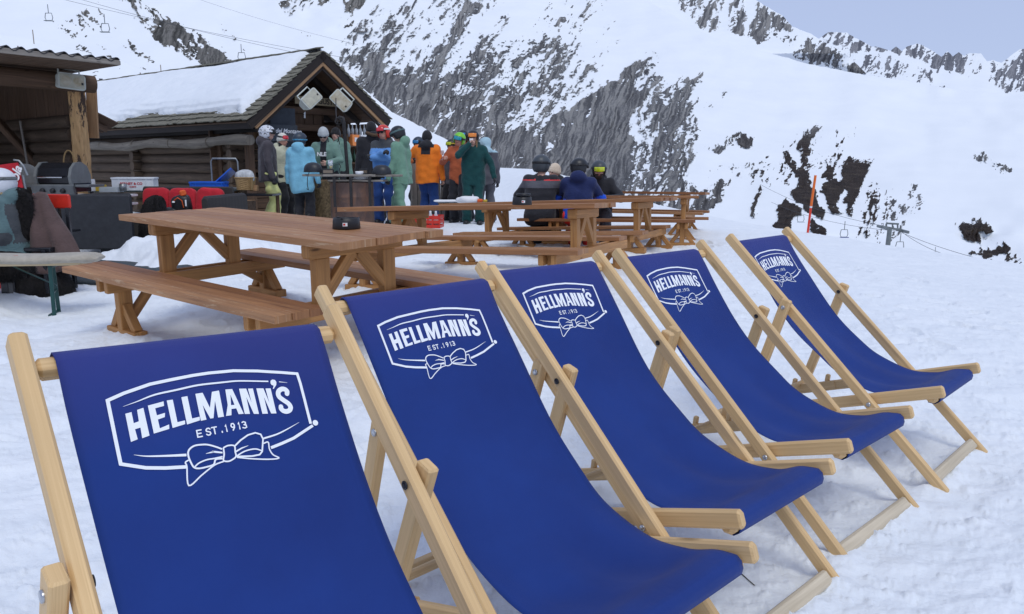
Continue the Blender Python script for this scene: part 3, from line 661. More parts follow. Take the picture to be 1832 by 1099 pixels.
def make_chair(ci):
    x, y, yaw, z, dth, rl = CHAIRS[ci]
    root = thing('deckchair', CHAIR_LABEL[ci], 'deckchair', (0, 0, 0), 0, 'deckchairs set out in a row on the snow')
    root.matrix_world = Matrix.Translation((x, y, z)) @ Matrix.Rotation(yaw, 4, 'Z') @ Matrix.Shear('XZ', 4, (0, 0)) @ Matrix(((1, 0, 0, 0), (0, 1, 0, 0), (rl, 0, 1, 0), (0, 0, 0, 1))).to_quaternion().to_matrix().to_4x4()
    root.matrix_world = Matrix.Translation((x, y, z)) @ Matrix.Rotation(yaw, 4, 'Z') @ Matrix.Rotation(-math.atan(rl), 4, 'Y')
    th = TH0 + dth
    A = lambda s, xx: Vector((xx, -1.30 * s * math.cos(th), 1.30 * s * math.sin(th)))
    WA = .277; rw, rh = .026, .040
    nA = Vector((0, math.sin(th), math.cos(th)))
    rnd = random.Random(ci + 3)
    for sx in (1, -1):
        b = MB(); b.beam(A(-.02, sx*WA), A(1.006, sx*WA), rw, rh, nA, .005); b.build('long_rail', M_BEECH, root)
    # top bar: flat lath with rounded edges
    b = MB(); c0 = A(.962, 0) - nA * .010; b.beam(c0 + Vector((-WA + .015, 0, 0)), c0 + Vector((WA - .015, 0, 0)), .036, .026, nA, .009); b.build('top_bar', M_BEECH, root)
    b = MB(); c0 = A(.03, 0); b.beam(c0 + Vector((-WA + .015, 0, 0)), c0 + Vector((WA - .015, 0, 0)), .042, .028, nA, .006); b.build('foot_bar', M_BEECH_WET, root)
    # seat frame, from the front ends back to the notched tails on the snow
    WB, zB, yB = .245, .369, -.032
    pv = A(.301, 0)
    dr = Vector((0, pv.y - yB, pv.z - zB)); 
    fr = Vector((0, yB, zB)); bk = Vector((0, -.98, .045))
    mid = Vector((0, pv.y, pv.z))
    for sx in (1, -1):
        b = MB(); b.beam(fr + Vector((sx*WB, 0, 0)), bk + Vector((sx*WB, 0, 0)), .024, .046, (0, 0, 1), .006); q = b.build('seat_rail', M_BEECH, root)
        b = MB()   # notched plates that hold the prop
        dirv = (bk - fr).normalized(); nn = Vector((0, -dirv.z, dirv.y)) if dirv.y < 0 else Vector((0, dirv.z, -dirv.y))
        nn = Vector((0, 0, 1)) - dirv * dirv.z; nn.normalize()
        for k in range(4):
            p = fr + (bk - fr) * (.66 + k * .085) + Vector((sx*WB, 0, 0)) + nn * .02
            b.beam(p, p + nn * .035 - dirv * .016, .022, .02, dirv, .004)
        p = fr + (bk - fr) * .62 + Vector((sx*(WB - .014), 0, 0)); b.beam(p + nn*.004, p + (bk - fr) * .36 + nn*.004, .005, .042, nn, .002)
        b.build('notch_plate', M_BEECH, q)
    for t, nm, w in ((.965, 'rear_bar', .03),):
        b = MB(); p = fr + (bk - fr) * t; b.beam(p + Vector((-WB, 0, 0)), p + Vector((WB, 0, 0)), .03, .024, (0, 0, 1), .005); b.build(nm, M_BEECH, root)
    fb = Vector((0, -.078, .335))
    b = MB(); b.beam(fb + Vector((-WB, .004, -.006)), fb + Vector((WB, .004, -.006)), .040, .032, (0, 0, 1), .01); b.build('front_bar', M_BEECH, root)
    # prop frame outside the long rails
    WC = WA + .030
    cb = A(.692, 0); ct = Vector((0, -.80, .135))
    dc = (cb - ct).normalized()
    for sx in (1, -1):
        b = MB(); b.beam(ct + Vector((sx*WC, 0, 0)), cb + dc * .035 + Vector((sx*WC, 0, 0)), .026, .042, (0, 1, 0), .004); q = b.build('prop_leg', M_BEECH, root)
        b = MB(); o = 1 if sx > 0 else -1
        M = Matrix.Rotation(R(90) * o, 4, 'Y')
        b.lathe([(0, .0005), (.0085, .0005), (.009, -.002), (.009, -.004)][::-1], (0, 0, 0), 14)
        bo = b.build('bolt', M_BOLT, q); bo.matrix_local = Matrix.Translation(cb + Vector((sx*(WC + .0165), 0, 0))) @ M
        b = MB(); b.lathe([(.0085, .0), (.0088, .0015), (.006, .0018), (.0055, -.001), (0, -.001)][::-1], (0, 0, 0), 14)
        bo = b.build('bolt', M_BOLTD, q); bo.matrix_local = Matrix.Translation(cb + Vector((sx*(WA - .0155), 0, 0))) @ Matrix.Rotation(R(-90) * o, 4, 'Y')
        b = MB(); b.lathe([(0, .003), (.006, .002), (.009, 0), (.009, -.002)][::-1], (0, 0, 0), 14)
        bo = b.build('bolt', M_BOLT, root); p = A(.301, 0); bo.matrix_local = Matrix.Translation((sx*(WA + .0155), p.y, p.z)) @ M
    b = MB(); b.tube([ct + Vector((-WC - .02, 0, 0)), ct + Vector((WC + .02, 0, 0))], .013, 12); b.build('prop_dowel', M_BEECH, root)
    # canvas
    pr = np.array(PROF); dt = np.array([-1.244*math.cos(th) + 1.244*math.cos(TH0), 1.244*math.sin(th) - 1.244*math.sin(TH0)])
    w = np.clip((-pr[:, 0] - .078) / .827, 0, 1); pr = pr + w[:, None] * dt
    C = catmull(pr, 10)
    seg = np.r_[0, np.cumsum(np.hypot(*np.diff(C, axis=0).T))]
    # wraps: round the top bar and under the front bar
    top = C[0]; tb = A(.962, 0) - nA * .010; ax = np.array([-math.cos(th), math.sin(th)]); nn = np.array([math.sin(th), math.cos(th)])
    wrapT = [np.array([tb.y, tb.z]) + ax * a + nn * b_ for a, b_ in ((.006, -.022), (.019, -.018), (.0235, -.004), (.022, .012), (.014, .018))]
    wrapT = [p for p in wrapT]
    end = C[-1]
    wrapF = [end + np.array(d) for d in ((.014, .001), (.026, -.008), (.031, -.024), (.028, -.040), (.014, -.051), (-.012, -.050))]
    prof = np.vstack([wrapT, C[1:], wrapF]); s0 = len(wrapT) - 1
    S = np.r_[0, np.cumsum(np.hypot(*np.diff(prof, axis=0).T))]
    S = S - S[s0 + 1] + seg[1]
    HW = .231; sh = FSHIFT[ci]; nx = 28
    def surf(xx, s, off=0.0):
        """point on the canvas: xx across (m), s along from the top edge"""
        yy = np.interp(s, S, prof[:, 0]); zz = np.interp(s, S, prof[:, 1])
        e = .003
        dy = np.interp(s + e, S, prof[:, 0]) - np.interp(s - e, S, prof[:, 0]); dz = np.interp(s + e, S, prof[:, 1]) - np.interp(s - e, S, prof[:, 1])
        L = np.hypot(dy, dz) + 1e-9; ny, nz = -dz / L, dy / L
        if nz < 0 and s < .9 and s > .02: ny, nz = -ny, -nz
        q = xx / HW
        mid_ = math.exp(-((s - .55) / .35)**2)
        rip = .006 * math.sin(xx * 31 + s * 7 + ci) * math.exp(-((s - .8) / .2)**2) + .003 * math.sin(xx * 18 + s * 11 + ci * 2)
        cup = (-.012 * (1 - q*q)) * mid_ + rip + .004 * max(0, abs(q) - .93) * 10 * mid_
        k = smooth(0.02, .1, s) * (1 - smooth(.98, 1.06, s))
        hw = 1 - .035 * mid_
        return Vector((xx * hw * (1 - .03 * smooth(.75, 1.0, s)) + sh * (1 - float(smooth(.3, .8, s))), yy + ny * (cup * k + off), zz + nz * (cup * k + off)))
    sv = np.unique(np.r_[S, np.linspace(S[0], S[-1], 70)])
    rows = [[surf(xx, s) for xx in np.linspace(-HW, HW, nx)] for s in sv]
    b = MB(); tot = sv[-1] - sv[0]
    b.grid(rows, [[(xx, (s - sv[0]) / tot) for xx in np.linspace(-HW, HW, nx)] for s in sv], 0, True)
    cv = b.build('canvas_sling', M_CANVAS, root)
    so = cv.modifiers.new('t', 'SOLIDIFY'); so.thickness = .0014; so.offset = -1
    # print on the canvas
    b = MB(); cnt = 0
    def emit(tri_pts, off): b.face([surf(px, ps, off) for px, ps in tri_pts])
    for rings in LOGO['polys']:
        rg = [[Vector((p[0] / 1000, p[1] / 1000, 0)) for p in r] for r in rings]
        fl = [p for r in rg for p in r]
        for t in tessellate_polygon(rg): emit([(fl[i].x, fl[i].y) for i in t], .0012)
    for k, st in enumerate(LOGO['strokes']):
        if k == 2: continue
        if k == 1: st = LOGO['strokes'][2][::-1] + st[1:]
        P = np.array(st) / 1000
        if len(P) > 2: P = catmull(P, 5) if (k not in (1, 2, 3, 13) and len(P) > 3 and k < 17) else P
        P[:, 2] *= 1.5 if k == 0 else 1.12
        P2 = P[:, :2]; W_ = P[:, 2] / 2
        if k in (1, 2):      # long frame lines: subdivide to follow the cloth
            q = []
            for a_, b_ in zip(P[:-1], P[1:]):
                for t in np.linspace(0, 1, 5)[:-1]: q.append(a_ + (b_ - a_) * t)
            q.append(P[-1]); P = np.array(q); P2 = P[:, :2]; W_ = P[:, 2] / 2
        off = .0013 + .00012 * (k % 5)
        Ls, Rs = [], []
        for i in range(len(P2)):
            d0 = P2[i] - P2[i-1] if i else P2[1] - P2[0]; d1 = P2[i+1] - P2[i] if i < len(P2) - 1 else d0
            d0 = d0 / (np.linalg.norm(d0) + 1e-9); d1 = d1 / (np.linalg.norm(d1) + 1e-9)
            t = d0 + d1; t = t / (np.linalg.norm(t) + 1e-9); nrm = np.array([-t[1], t[0]])
            mk = min(1.6, 1 / max(.3, abs(nrm @ np.array([-d0[1], d0[0]]))))
            Ls.append(P2[i] + nrm * W_[i] * mk); Rs.append(P2[i] - nrm * W_[i] * mk)
        for i in range(len(P2) - 1): emit([Ls[i], Ls[i+1], Rs[i+1], Rs[i]], off)
        if k == 0 or k >= 17:
            for i in (0, -1): emit([P2[i] + W_[i] * np.array([math.cos(a), math.sin(a)]) for a in np.linspace(0, 2*math.pi, 9)[:-1]], off + .0001)
    bx, bs = LOGO['ball']; br = LOGO['ballr'] / 1000
    emit([(bx/1000 + br*math.cos(a), bs/1000 + br*math.sin(a)) for a in np.linspace(0, 2*math.pi, 17)[:-1]], .0019)
    b.build('printed_emblem', M_PRINT, cv)
    return root
for i in range(5): make_chair(i)
# stray hair-thin twig on the snow by the second deckchair
b = MB(); P0 = [(1296, 1018), (1306, 1026), (1328, 1039), (1340, 1050), (1349, 1058)]
pts = []
for u, v in P0:
    p = at(u, v, .8); q = CAM + (p - CAM) * (CAMZ / max(.05, (CAM - p).z)); pts.append((q.x, q.y, ground_z(q.x, q.y) + .012))
b.tube(pts, .0016, 6); tag(b.build('grass_stalk', plain('dry_stalk', (.12, .1, .08), .8)), 'thin dark stalk lying on the snow by the second deckchair front bar', 'stalk')
# ================================================================ picnic tables
M_PINE = wood('stained_pine', (.62, .31, .105), (.18, .072, .025), .6, 30, 5, True, .35, wear=(.50, .33, .13), wearamt=.62, blot=.7)
M_PINE_TOP = [wood('stained_tabletop', (.47, .225, .095), (.13, .050, .023), .55, 26, 4, False, .4, wear=(.46, .30, .18), wearamt=.60, blot=.6), wood('stained_tabletop_dark', (.36, .160, .066), (.10, .038, .019), .55, 26, 4, False, .4, wear=(.42, .27, .16), wearamt=.62, blot=.6), wood('stained_tabletop_worn', (.53, .275, .125), (.18, .075, .036), .6, 26, 4, False, .4, wear=(.52, .36, .22), wearamt=.57, blot=.6)]
TL = ['nearest picnic table with an open view of its tabletop and a black ashtray on it', 'second picnic table, its left end in front of the rusty steel drum', 'third picnic table with paper and dishes on its left end',
      'fourth picnic table, where four people in helmets and a beanie sit', 'farthest picnic table, behind the seated people']
def make_table(ti):
    dm, ps = TABLES[ti]; fz = FOOTZ[ti]
    Lt, Wt, Ht, Lb, Wb, Hb, dn, df, xn, xf, fl, fr = dm
    root = thing('picnic_table', TL[ti], 'picnic table', (0, 0, 0), 0, 'picnic tables with benches on the terrace')
    root.matrix_world = table_matrix(ps)
    rnd = random.Random(ti * 7 + 1)
    tt = .042
    def planks(name, x0, x1, y0, y1, zt, n):
        b = MB(); w = (y1 - y0) / n
        for i in range(n):
            e0, e1 = rnd.uniform(-.012, .012), rnd.uniform(-.012, .012)
            b.beam((x0 + e0, y0 + w * (i + .5), zt - tt/2 + rnd.uniform(-.0015, .0015)), (x1 + e1, y0 + w * (i + .5), zt - tt/2 + rnd.uniform(-.0015, .0015)), w - .0018, tt, (0, 0, 1), .0025, rnd.choice((0, 0, 1, 2)))
        return b.build(name, M_PINE_TOP, root)
    planks('tabletop', -Lt/2, Lt/2, -Wt/2, Wt/2, Ht, 6)
    planks('bench_seat', xn - Lb/2, xn + Lb/2, -dn - Wb/2, -dn + Wb/2, Hb, 3)
    planks('bench_seat', xf - Lb/2, xf + Lb/2, df - Wb/2, df + Wb/2, Hb, 3)
    bh = .085
    for sx, fx, zz in ((-1, fl, fz[:2]), (1, fr, fz[2:])):
        X = sx * fx
        zb = Hb - tt - bh/2 - .001
        b = MB()   # doubled cross beam that carries both benches
        b.beam((X - .055, -dn - Wb*.42, zb), (X - .055, df + Wb*.42, zb), .045, bh, (0, 0, 1), .005); b.beam((X + .055, -dn - Wb*.42, zb), (X + .055, df + Wb*.42, zb), .045, bh, (0, 0, 1), .005)
        b.build('cross_beam', M_PINE, root)
        b = MB(); b.beam((X, -Wt*.44, Ht - tt - .045), (X, Wt*.44, Ht - tt - .045), .09, .085, (0, 0, 1), .01); b.build('top_beam', M_PINE, root)
        for sy in (-1, 1):
            yl = sy * Wt * .32
            b = MB(); b.beam((X, yl, zb - bh/2), (X, yl, Ht - tt - .088), .063, .10, (0, 1, 0), .005); b.build('leg', M_PINE, root)
            b = MB(); b.beam((X + sx*.004, yl - sy*.03, Ht - tt - .30), (X + sx*.004, yl - sy*min(.235, Wt*.30), Ht - tt - .075), .05, .07, (0, -sy, -1), .004); b.build('brace', M_PINE, root)
        for yb, z0 in ((-dn, zz[0]), (df, zz[1])):
            b = MB(); b.beam((X, yb, z0 + .04), (X, yb, Hb - tt - .002), .064, .095, (0, 1, 0), .005); q = b.build('bench_leg', M_PINE, root)
            b = MB(); b.beam((X - .19, yb, z0 + .025), (X + .19, yb, z0 + .025), .10, .065, (0, 0, 1), .005); b.build('foot', M_PINE, q)
            for s2 in (-1, 1):
                b = MB(); b.beam((X + s2*.15, yb, z0 + .05), (X + s2*.02, yb, z0 + .22), .055, .055, (s2, 0, 1), .004); b.build('foot_strut', M_PINE, q)
            b = MB(); b.beam((X, yb + (.03 if yb < 0 else -.03), z0 + .12), (X, yb + (.23 if yb < 0 else -.23), Hb - tt - bh*.6), .045, .06, (0, 1, 1), .004); b.build('brace', M_PINE, root)
    return root
for i in range(5): make_table(i)
# ================================================================ the log hut
M_LOG = wood('old_dark_log', (.135, .094, .064), (.022, .016, .012), .8, 16, 8, True, .8)
M_LOGG = wood('silvered_log', (.24, .215, .18), (.065, .055, .045), .8, 18, 8, True, .8)
M_BOARD = wood('dark_board', (.155, .092, .056), (.032, .021, .015), .75, 26, 6, True, .5)
M_BOARDW = wood('warm_board', (.48, .29, .15), (.17, .09, .045), .7, 26, 6, True, .4)
M_FASCIA = wood('fascia_board', (.035, .026, .022), (.014, .011, .010), .7, 26, 6, False, .4)
M_GREYB = wood('weathered_plank', (.34, .31, .27), (.13, .11, .09), .8, 24, 8, True, .6)
M_SHING = wood('mossy_shingle', (.27, .255, .20), (.07, .065, .05), .9, 22, 8, False, .8, wear=(.26, .28, .14), wearamt=.66)
M_RSNOW = snow_mat('roof_snow_white')
M_BARK = plain('bark', (.085, .058, .042), .9, .55, 16, bmp=.9, bd=.03)
def peeled_mat():
    m, nt, b = NT('half_peeled_trunk')
    oc = N(nt, 'ShaderNodeTexCoord').outputs['Object']
    g = noise(nt, mapping(nt, oc, (1, 1, .12)), 30, 6, .7)
    c = ramp(nt, g, [(.3, (.42, .23, .09)), (.65, (.72, .45, .21))])
    p = noise(nt, mapping(nt, oc, (1, 1, .35)), 7, 6, .7, .3)
    sp = N(nt, 'ShaderNodeSeparateXYZ'); nt.links.new(oc, sp.inputs[0])
    ad = N(nt, 'ShaderNodeMath', operation='MULTIPLY_ADD'); ad.inputs[1].default_value = .09; nt.links.new(sp.outputs[2], ad.inputs[0]); nt.links.new(p, ad.inputs[2])
    k = ramp(nt, ad.outputs[0], [(.71, (0,) * 3), (.75, (1,) * 3)])
    nt.links.new(mixc(nt, k, c, (.075, .045, .03)), b.inputs['Base Color']); b.inputs['Roughness'].default_value = .8
    bump(nt, p, .8, .03, b); return m
M_PEEL = peeled_mat()
HP = Vector((-5.18, 15.0, 0)); HG = Vector((.62, .785, 0)).normalized(); HWD = Vector((-HG.y, HG.x, 0))
def hp(g, w, z): return HP + HG * g + HWD * w + Vector((0, 0, z))
HW_, HL, ZL, ZA, ZR = 3.68, 12.2, 2.06, 3.56, 2.26
hut = thing('log_hut', 'old dark log hut with snow on its shingle roof and an open bar gable', 'hut', (HP.x, HP.y, .1))
hut_inv = Matrix.Translation((-HP.x, -HP.y, -.1))
def hb(b, name, mat, parent=hut):
    o = b.build(name, mat, parent)
    if parent is hut: o.matrix_local = hut_inv
    return o
# log walls of the long side
b = MB(); rnd = random.Random(5)
z = -.05; i = 0
while z < 1.9:
    r = rnd.uniform(.105, .125)
    pts = [hp(.42 + rnd.uniform(-.02, .02), w, z + r) for w in np.linspace(.9, HL - .2, 12)]
    b.tube(pts, [r * rnd.uniform(.92, 1.06) for _ in pts], 12)
    z += r * 1.86; i += 1
for w in (.95, 5.2):
    for k in range(7):
        b.tube([hp(.12, w, .25 + k * .235), hp(.8, w, .25 + k * .235)], .11, 10)
hb(b, 'log_wall', M_LOG)
b = MB(); b.tube([hp(.10, w, 1.70 - .006 * w + .03 * math.sin(w * 2)) for w in np.linspace(.1, 8.2, 20)], [.10 + .012 * math.sin(i_ * 1.7) for i_ in range(20)], 12)
for w in (1.6, 3.2, 4.9, 6.6): b.tube([hp(.10 + .108 * math.cos(a), w, 1.69 + .108 * math.sin(a)) for a in np.linspace(0, 6.28, 14)], .008, 6)
hb(b, 'log_gutter', M_LOGG)
# right wall, rear wall and floor
b = MB()
for k in range(10): b.tube([hp(HW_ - .42, .95, .2 + k * .215), hp(HW_ - .42, HL - .3, .2 + k * .215)], .112, 10)
hb(b, 'log_wall', M_LOG)
b = MB()
for k in range(16):
    zz = .2 + k * .215; ins = max(0, (zz - 2.0) / (ZA - 2.0)) * HW_/2
    b.tube([hp(.3 + ins, HL - .3, zz), hp(HW_ - .3 - ins, HL - .3, zz)], .112, 10)
hb(b, 'log_wall', M_LOG)
# the bar's back wall: horizontal and upright boards
BW = 1.7
b = MB()
for k in range(15):
    z0 = .1 + k * .235
    half = HW_/2 if z0 < 2.0 else HW_/2 * max(.04, (ZA - .12 - z0) / (ZA - 2.0))
    b.beam(hp(HW_/2 - half + .15, BW + rnd.uniform(-.012, .012), z0 + .115), hp(HW_/2 + half - .15, BW + rnd.uniform(-.012, .012), z0 + .115), .05, .228, (0, 0, 1), .006)
hb(b, 'rear_boarding', M_BOARD)
b = MB()
for k in range(5): b.beam(hp(1.15 + k * .19, BW - .07, .95), hp(1.15 + k * .19, BW - .07, 2.02), .03, .18, HG, .006)
hb(b, 'cupboard_boards', M_BOARDW)
b = MB()
for zz in (2.42, 2.05): b.beam(hp(.55, .95, zz), hp(HW_ - .6, .95, zz), .12, .14, (0, 0, 1), .01)
b.beam(hp(.35, .3, 1.98), hp(.35, 1.7, 1.98), .14, .16, (0, 0, 1), .01); b.beam(hp(HW_ - .35, .3, 2.08), hp(HW_ - .35, 1.7, 2.08), .14, .16, (0, 0, 1), .01)
for k in range(7): b.beam(hp(.95 + k*.25, 1.02, 2.12), hp(.95 + k*.25, 1.02, 2.36), .02, .23, HG, .004)
hb(b, 'tie_beam', M_BOARD)
# corner posts and counter under the gable
b = MB()
for g_, w_ in ((.35, .55), (HW_ - .35, .75), (.35, 1.6), (HW_ - .35, 1.6)):
    b = MB(); b.beam(hp(g_, w_, .0), hp(g_, w_, 2.05), .15, .15, HG, .015); hb(b, 'corner_post', M_BOARD)
b = MB()
for k in range(4): b.beam(hp(.5, .72 - .012*k, .2 + k * .22), hp(HW_ - .5, .72 - .012*k, .2 + k * .22), .04, .21, (0, 0, 1), .005)
b.beam(hp(.4, .82, 1.10), hp(HW_ - .4, .82, 1.10), .42, .05, (0, 0, 1), .008)
hb(b, 'bar_counter', M_BOARD)
# roof: rafters + boards + shingles, both slopes
def slope_pt(side, s, t, off=0.0):
    """s along the ridge (0 = gable edge), t 0 eave .. 1 ridge, off above the boards"""
    if side == 0: a, c = (0, ZL), (HW_/2, ZA)
    else: a, c = (HW_, ZR), (HW_/2, ZA)
    g = a[0] + (c[0] - a[0]) * t; zz = a[1] + (c[1] - a[1]) * t
    d = Vector((c[0] - a[0], c[1] - a[1])).normalized(); n = Vector((-d.y, d.x)) if side == 0 else Vector((d.y, -d.x))
    return hp(g + n.x * off, s, zz + n.y * off)
for side in (0, 1):
    b = MB()
    p = [slope_pt(side, 0.06, 0, -.03), slope_pt(side, HL, 0, -.03), slope_pt(side, HL, 1, -.03), slope_pt(side, .06, 1, -.03)]
    q = [slope_pt(side, 0.06, 0, 0), slope_pt(side, HL, 0, 0), slope_pt(side, HL, 1, 0), slope_pt(side, .06, 1, 0)]
    n_ = 22
    for k in range(16):
        t0, t1 = k / 16, (k + 1) / 16 - .004
        b.beam(slope_pt(side, .06, (t0 + t1) / 2, -.02), slope_pt(side, HL, (t0 + t1) / 2, -.02), 2.35 / 16 - .006, .03, (slope_pt(side, 0, .5, 1) - slope_pt(side, 0, .5, 0)), .002)
    hb(b, 'roof_boards', M_BOARD)
    b = MB(); nrow = 15; nrm = (slope_pt(side, 0, .5, 1) - slope_pt(side, 0, .5, 0))
    for r_ in range(nrow):
        t0 = r_ / nrow - .015; s = -.07
        while s < HL:
            w = rnd.uniform(.09, .17)
            t1 = t0 + 1.75 / nrow; j = rnd.uniform(-.008, .008); lift = rnd.uniform(.0, .012)
            a0, a1 = slope_pt(side, s + w/2, t0 + j, .062 + lift), slope_pt(side, s + w/2, min(1.0, t1), .022)
            b.beam(a0, a1, w - .006, .022, nrm, .003)
            s += w
    hb(b, 'shingles', M_SHING)
b = MB()   # ridge laths
for s in np.arange(0, HL - .2, .32): b.beam(hp(HW_/2 - .03, s, ZA + .085 + rnd.uniform(-.006, .01)), hp(HW_/2 - .03, s + .36, ZA + .075), .20, .025, (-.3, 0, 1), .003)
hb(b, 'ridge_capping', M_SHING)
# barge boards: doubled, dark outside and raw wood inside
for side in (0, 1):
    b = MB()
    b.beam(slope_pt(side, -.03, -.02, -.07), slope_pt(side, -.03, 1.0, -.07), .035, .17, slope_pt(side, 0, .5, 1) - slope_pt(side, 0, .5, 0), .004); hb(b, 'barge_board', M_FASCIA)
    b = MB()
    b.beam(slope_pt(side, -.005, .02, -.185), slope_pt(side, -.005, .965, -.185), .05, .07, slope_pt(side, 0, .5, 1) - slope_pt(side, 0, .5, 0), .006); hb(b, 'rafter', M_BOARDW)
    b = MB()
    b.beam(slope_pt(side, .03, .02, -.255), slope_pt(side, .03, .94, -.255), .05, .06, slope_pt(side, 0, .5, 1) - slope_pt(side, 0, .5, 0), .006)
    for s_ in (.9, 1.9, 3.2, 4.6, 6, 7.5, 9, 10.5): b.beam(slope_pt(side, s_, .03, -.10), slope_pt(side, s_, .97, -.10), .08, .12, slope_pt(side, 0, .5, 1) - slope_pt(side, 0, .5, 0), .006)
    hb(b, 'rafter', M_FASCIA)
b = MB(); b.beam(slope_pt(0, -.02, .0, -.09) , slope_pt(0, HL, .0, -.09), .03, .14, (0, 0, 1), .004); b.beam(slope_pt(0, .06, .05, -.24), slope_pt(0, HL, .05, -.24), .04, .17, (0, 0, 1), .004); hb(b, 'eaves_fascia', M_FASCIA)
# snow on the slopes
def roof_snow(side, name):
    ns, nt_ = 300, 90
    s = np.linspace(-.02, HL + .3, ns); t = np.linspace(-.03, 1.0, nt_)
    S, T = np.meshgrid(s, t, indexing='ij')
    jag = (fbm(S * 1.3, T * 3, 3, 5, .6) - .5)
    if side == 0:
        edge_s = .27 + .12 * jag + .06 * (1 - T)
        low = np.interp(s, [0, 2, 4.2, 5.2, 6.0, 6.6, 12], [.06, .10, .15, .13, .05, -.1, -.1])[:, None] + .06 * (fbm(S * 3.1, T * 0 + 2, 9, 4) - .5)
        step = np.floor((T * 15)) / 15
        dist = np.minimum((S - edge_s) * 1.0, (T * .55 + step * .45 - low) * 2.3)
        dist = np.minimum(dist, (.975 + .03 * jag - T) * 2.4)
        th = .20
    else:
        dist = np.minimum((S - .05 - .05 * jag), (T + .02) * 2.3); dist = np.minimum(dist, (1.0 + .0 * jag - T) * 2.4 + .05); th = .17
    f = np.sqrt(np.clip(dist / .28, 0, 1)) * smooth(0, .05, dist)
    h = th * f * (.85 + .9 * (fbm(S * .55, T * 1.6, 13, 5, .55) - .5)) - .03 * (dist <= 0)
    if side == 0:   # drift piled against the far end, sagging over the lean-to
        h = h + .25 * smooth(8.5, 11.5, S) * (1 - T) * (dist > 0)
    P = np.zeros((ns, nt_, 3)); o = slope_pt(side, 0, 0, .055); e1 = slope_pt(side, 1, 0, .055) - o; e2 = slope_pt(side, 0, 1, .055) - o; e3 = slope_pt(side, 0, 0, 1.055) - o
    for k in range(3): P[..., k] = o[k] + e1[k] * S + e2[k] * T + e3[k] * h
    F = gridfaces(ns, nt_)
    keep = (dist.ravel()[F] > -.012).any(1)
    F = F[keep]
    if side == 0: F = F[:, ::-1]
    ob = npmesh(name, P.reshape(-1, 3), F, M_RSNOW, hut); ob.matrix_local = hut_inv
roof_snow(0, 'roof_snow'); roof_snow(1, 'roof_snow')

def mat_text(s, size, mat, name, parent, M, bold=.0, shear=0, ext=.002):
    """lettering as a thin mesh"""
    cu = bpy.data.curves.new('lettering', 'FONT'); cu.body = s; cu.size = size; cu.offset = bold; cu.shear = shear; cu.extrude = ext
    cu.align_x = 'CENTER'; cu.align_y = 'CENTER'
    t = bpy.data.objects.new('tmp', cu); COL.objects.link(t)
    dg = bpy.context.evaluated_depsgraph_get(); me = bpy.data.meshes.new_from_object(t.evaluated_get(dg))
    bpy.data.objects.remove(t)
    me.materials.clear(); me.materials.append(mat)
    o = bpy.data.objects.new(name, me); link(o, parent); o.matrix_world = M
    if parent is not None: o.matrix_parent_inverse = parent.matrix_world.inverted()
    return o
def frame_mat(o, right, up):
    right = Vector(right).normalized(); up = Vector(up); up = (up - right * up.dot(right)).normalized(); n = right.cross(up)
    return Matrix.Translation(o) @ Matrix((right, up, n)).transposed().to_4x4()
M_BLACK = plain('black_plastic', (.018, .018, .02), .45, .3, 30, bmp=.05)
M_SLATE = plain('chalkboard_slate', (.055, .065, .08), .8, .25, 6, bmp=.05)
M_CHALK = plain('chalk', (.75, .77, .8), .9, .1, 40, bmp=0)
M_PALEB = wood('pale_sign_board', (.46, .38, .24), (.24, .19, .12), .7, 24, 5, False, .3)
M_INK = plain('faded_ink', (.05, .045, .04), .8, .3, 30, bmp=0)
hut_r, upz = HG, Vector((0, 0, 1))
# chalkboards
t = thing('chalkboard', 'tall slate chalkboard standing at the left post of the bar gable', 'chalkboard', hp(1.12, .46, 1.22))
b = MB(); b.beam((0, 0, 0), (0, 0, 1.18), .03, .62, HG, .004); b.build('board', M_SLATE, t)
t2 = thing('lettered_board', 'dark board with a white handwritten line, behind the white beanie', 'sign', hp(.98, .36, 1.62))
b = MB(); b.beam(-HG * .42 + Vector((0, 0, .26)), HG * .42 + Vector((0, 0, .26)), .025, .34, (0, 0, 1), .004); b.build('board', M_SLATE, t2)
o = mat_text('Terme del Montano', .125, M_CHALK, 'lettering', None, frame_mat(hp(.98, .343, 1.92), HG, upz), .002, .3); o.parent = t2; o.matrix_parent_inverse = t2.matrix_basis.inverted()
# carved signboard under the ridge
t = thing('name_board', 'pale plank with faded dark capital letters under the ridge between the loudspeakers', 'sign', hp(2.42, .84, 2.63))
b = MB(); b.beam(-HG * .70, HG * .62 , .03, .17, (0, 0, 1), .006); b.build('board', M_PALEB, t)
o = mat_text('VAL GUSTO', .165, M_INK, 'lettering', None, frame_mat(hp(2.44, .822, 2.63), HG, upz), .004); o.parent = t; o.matrix_parent_inverse = t.matrix_basis.inverted()

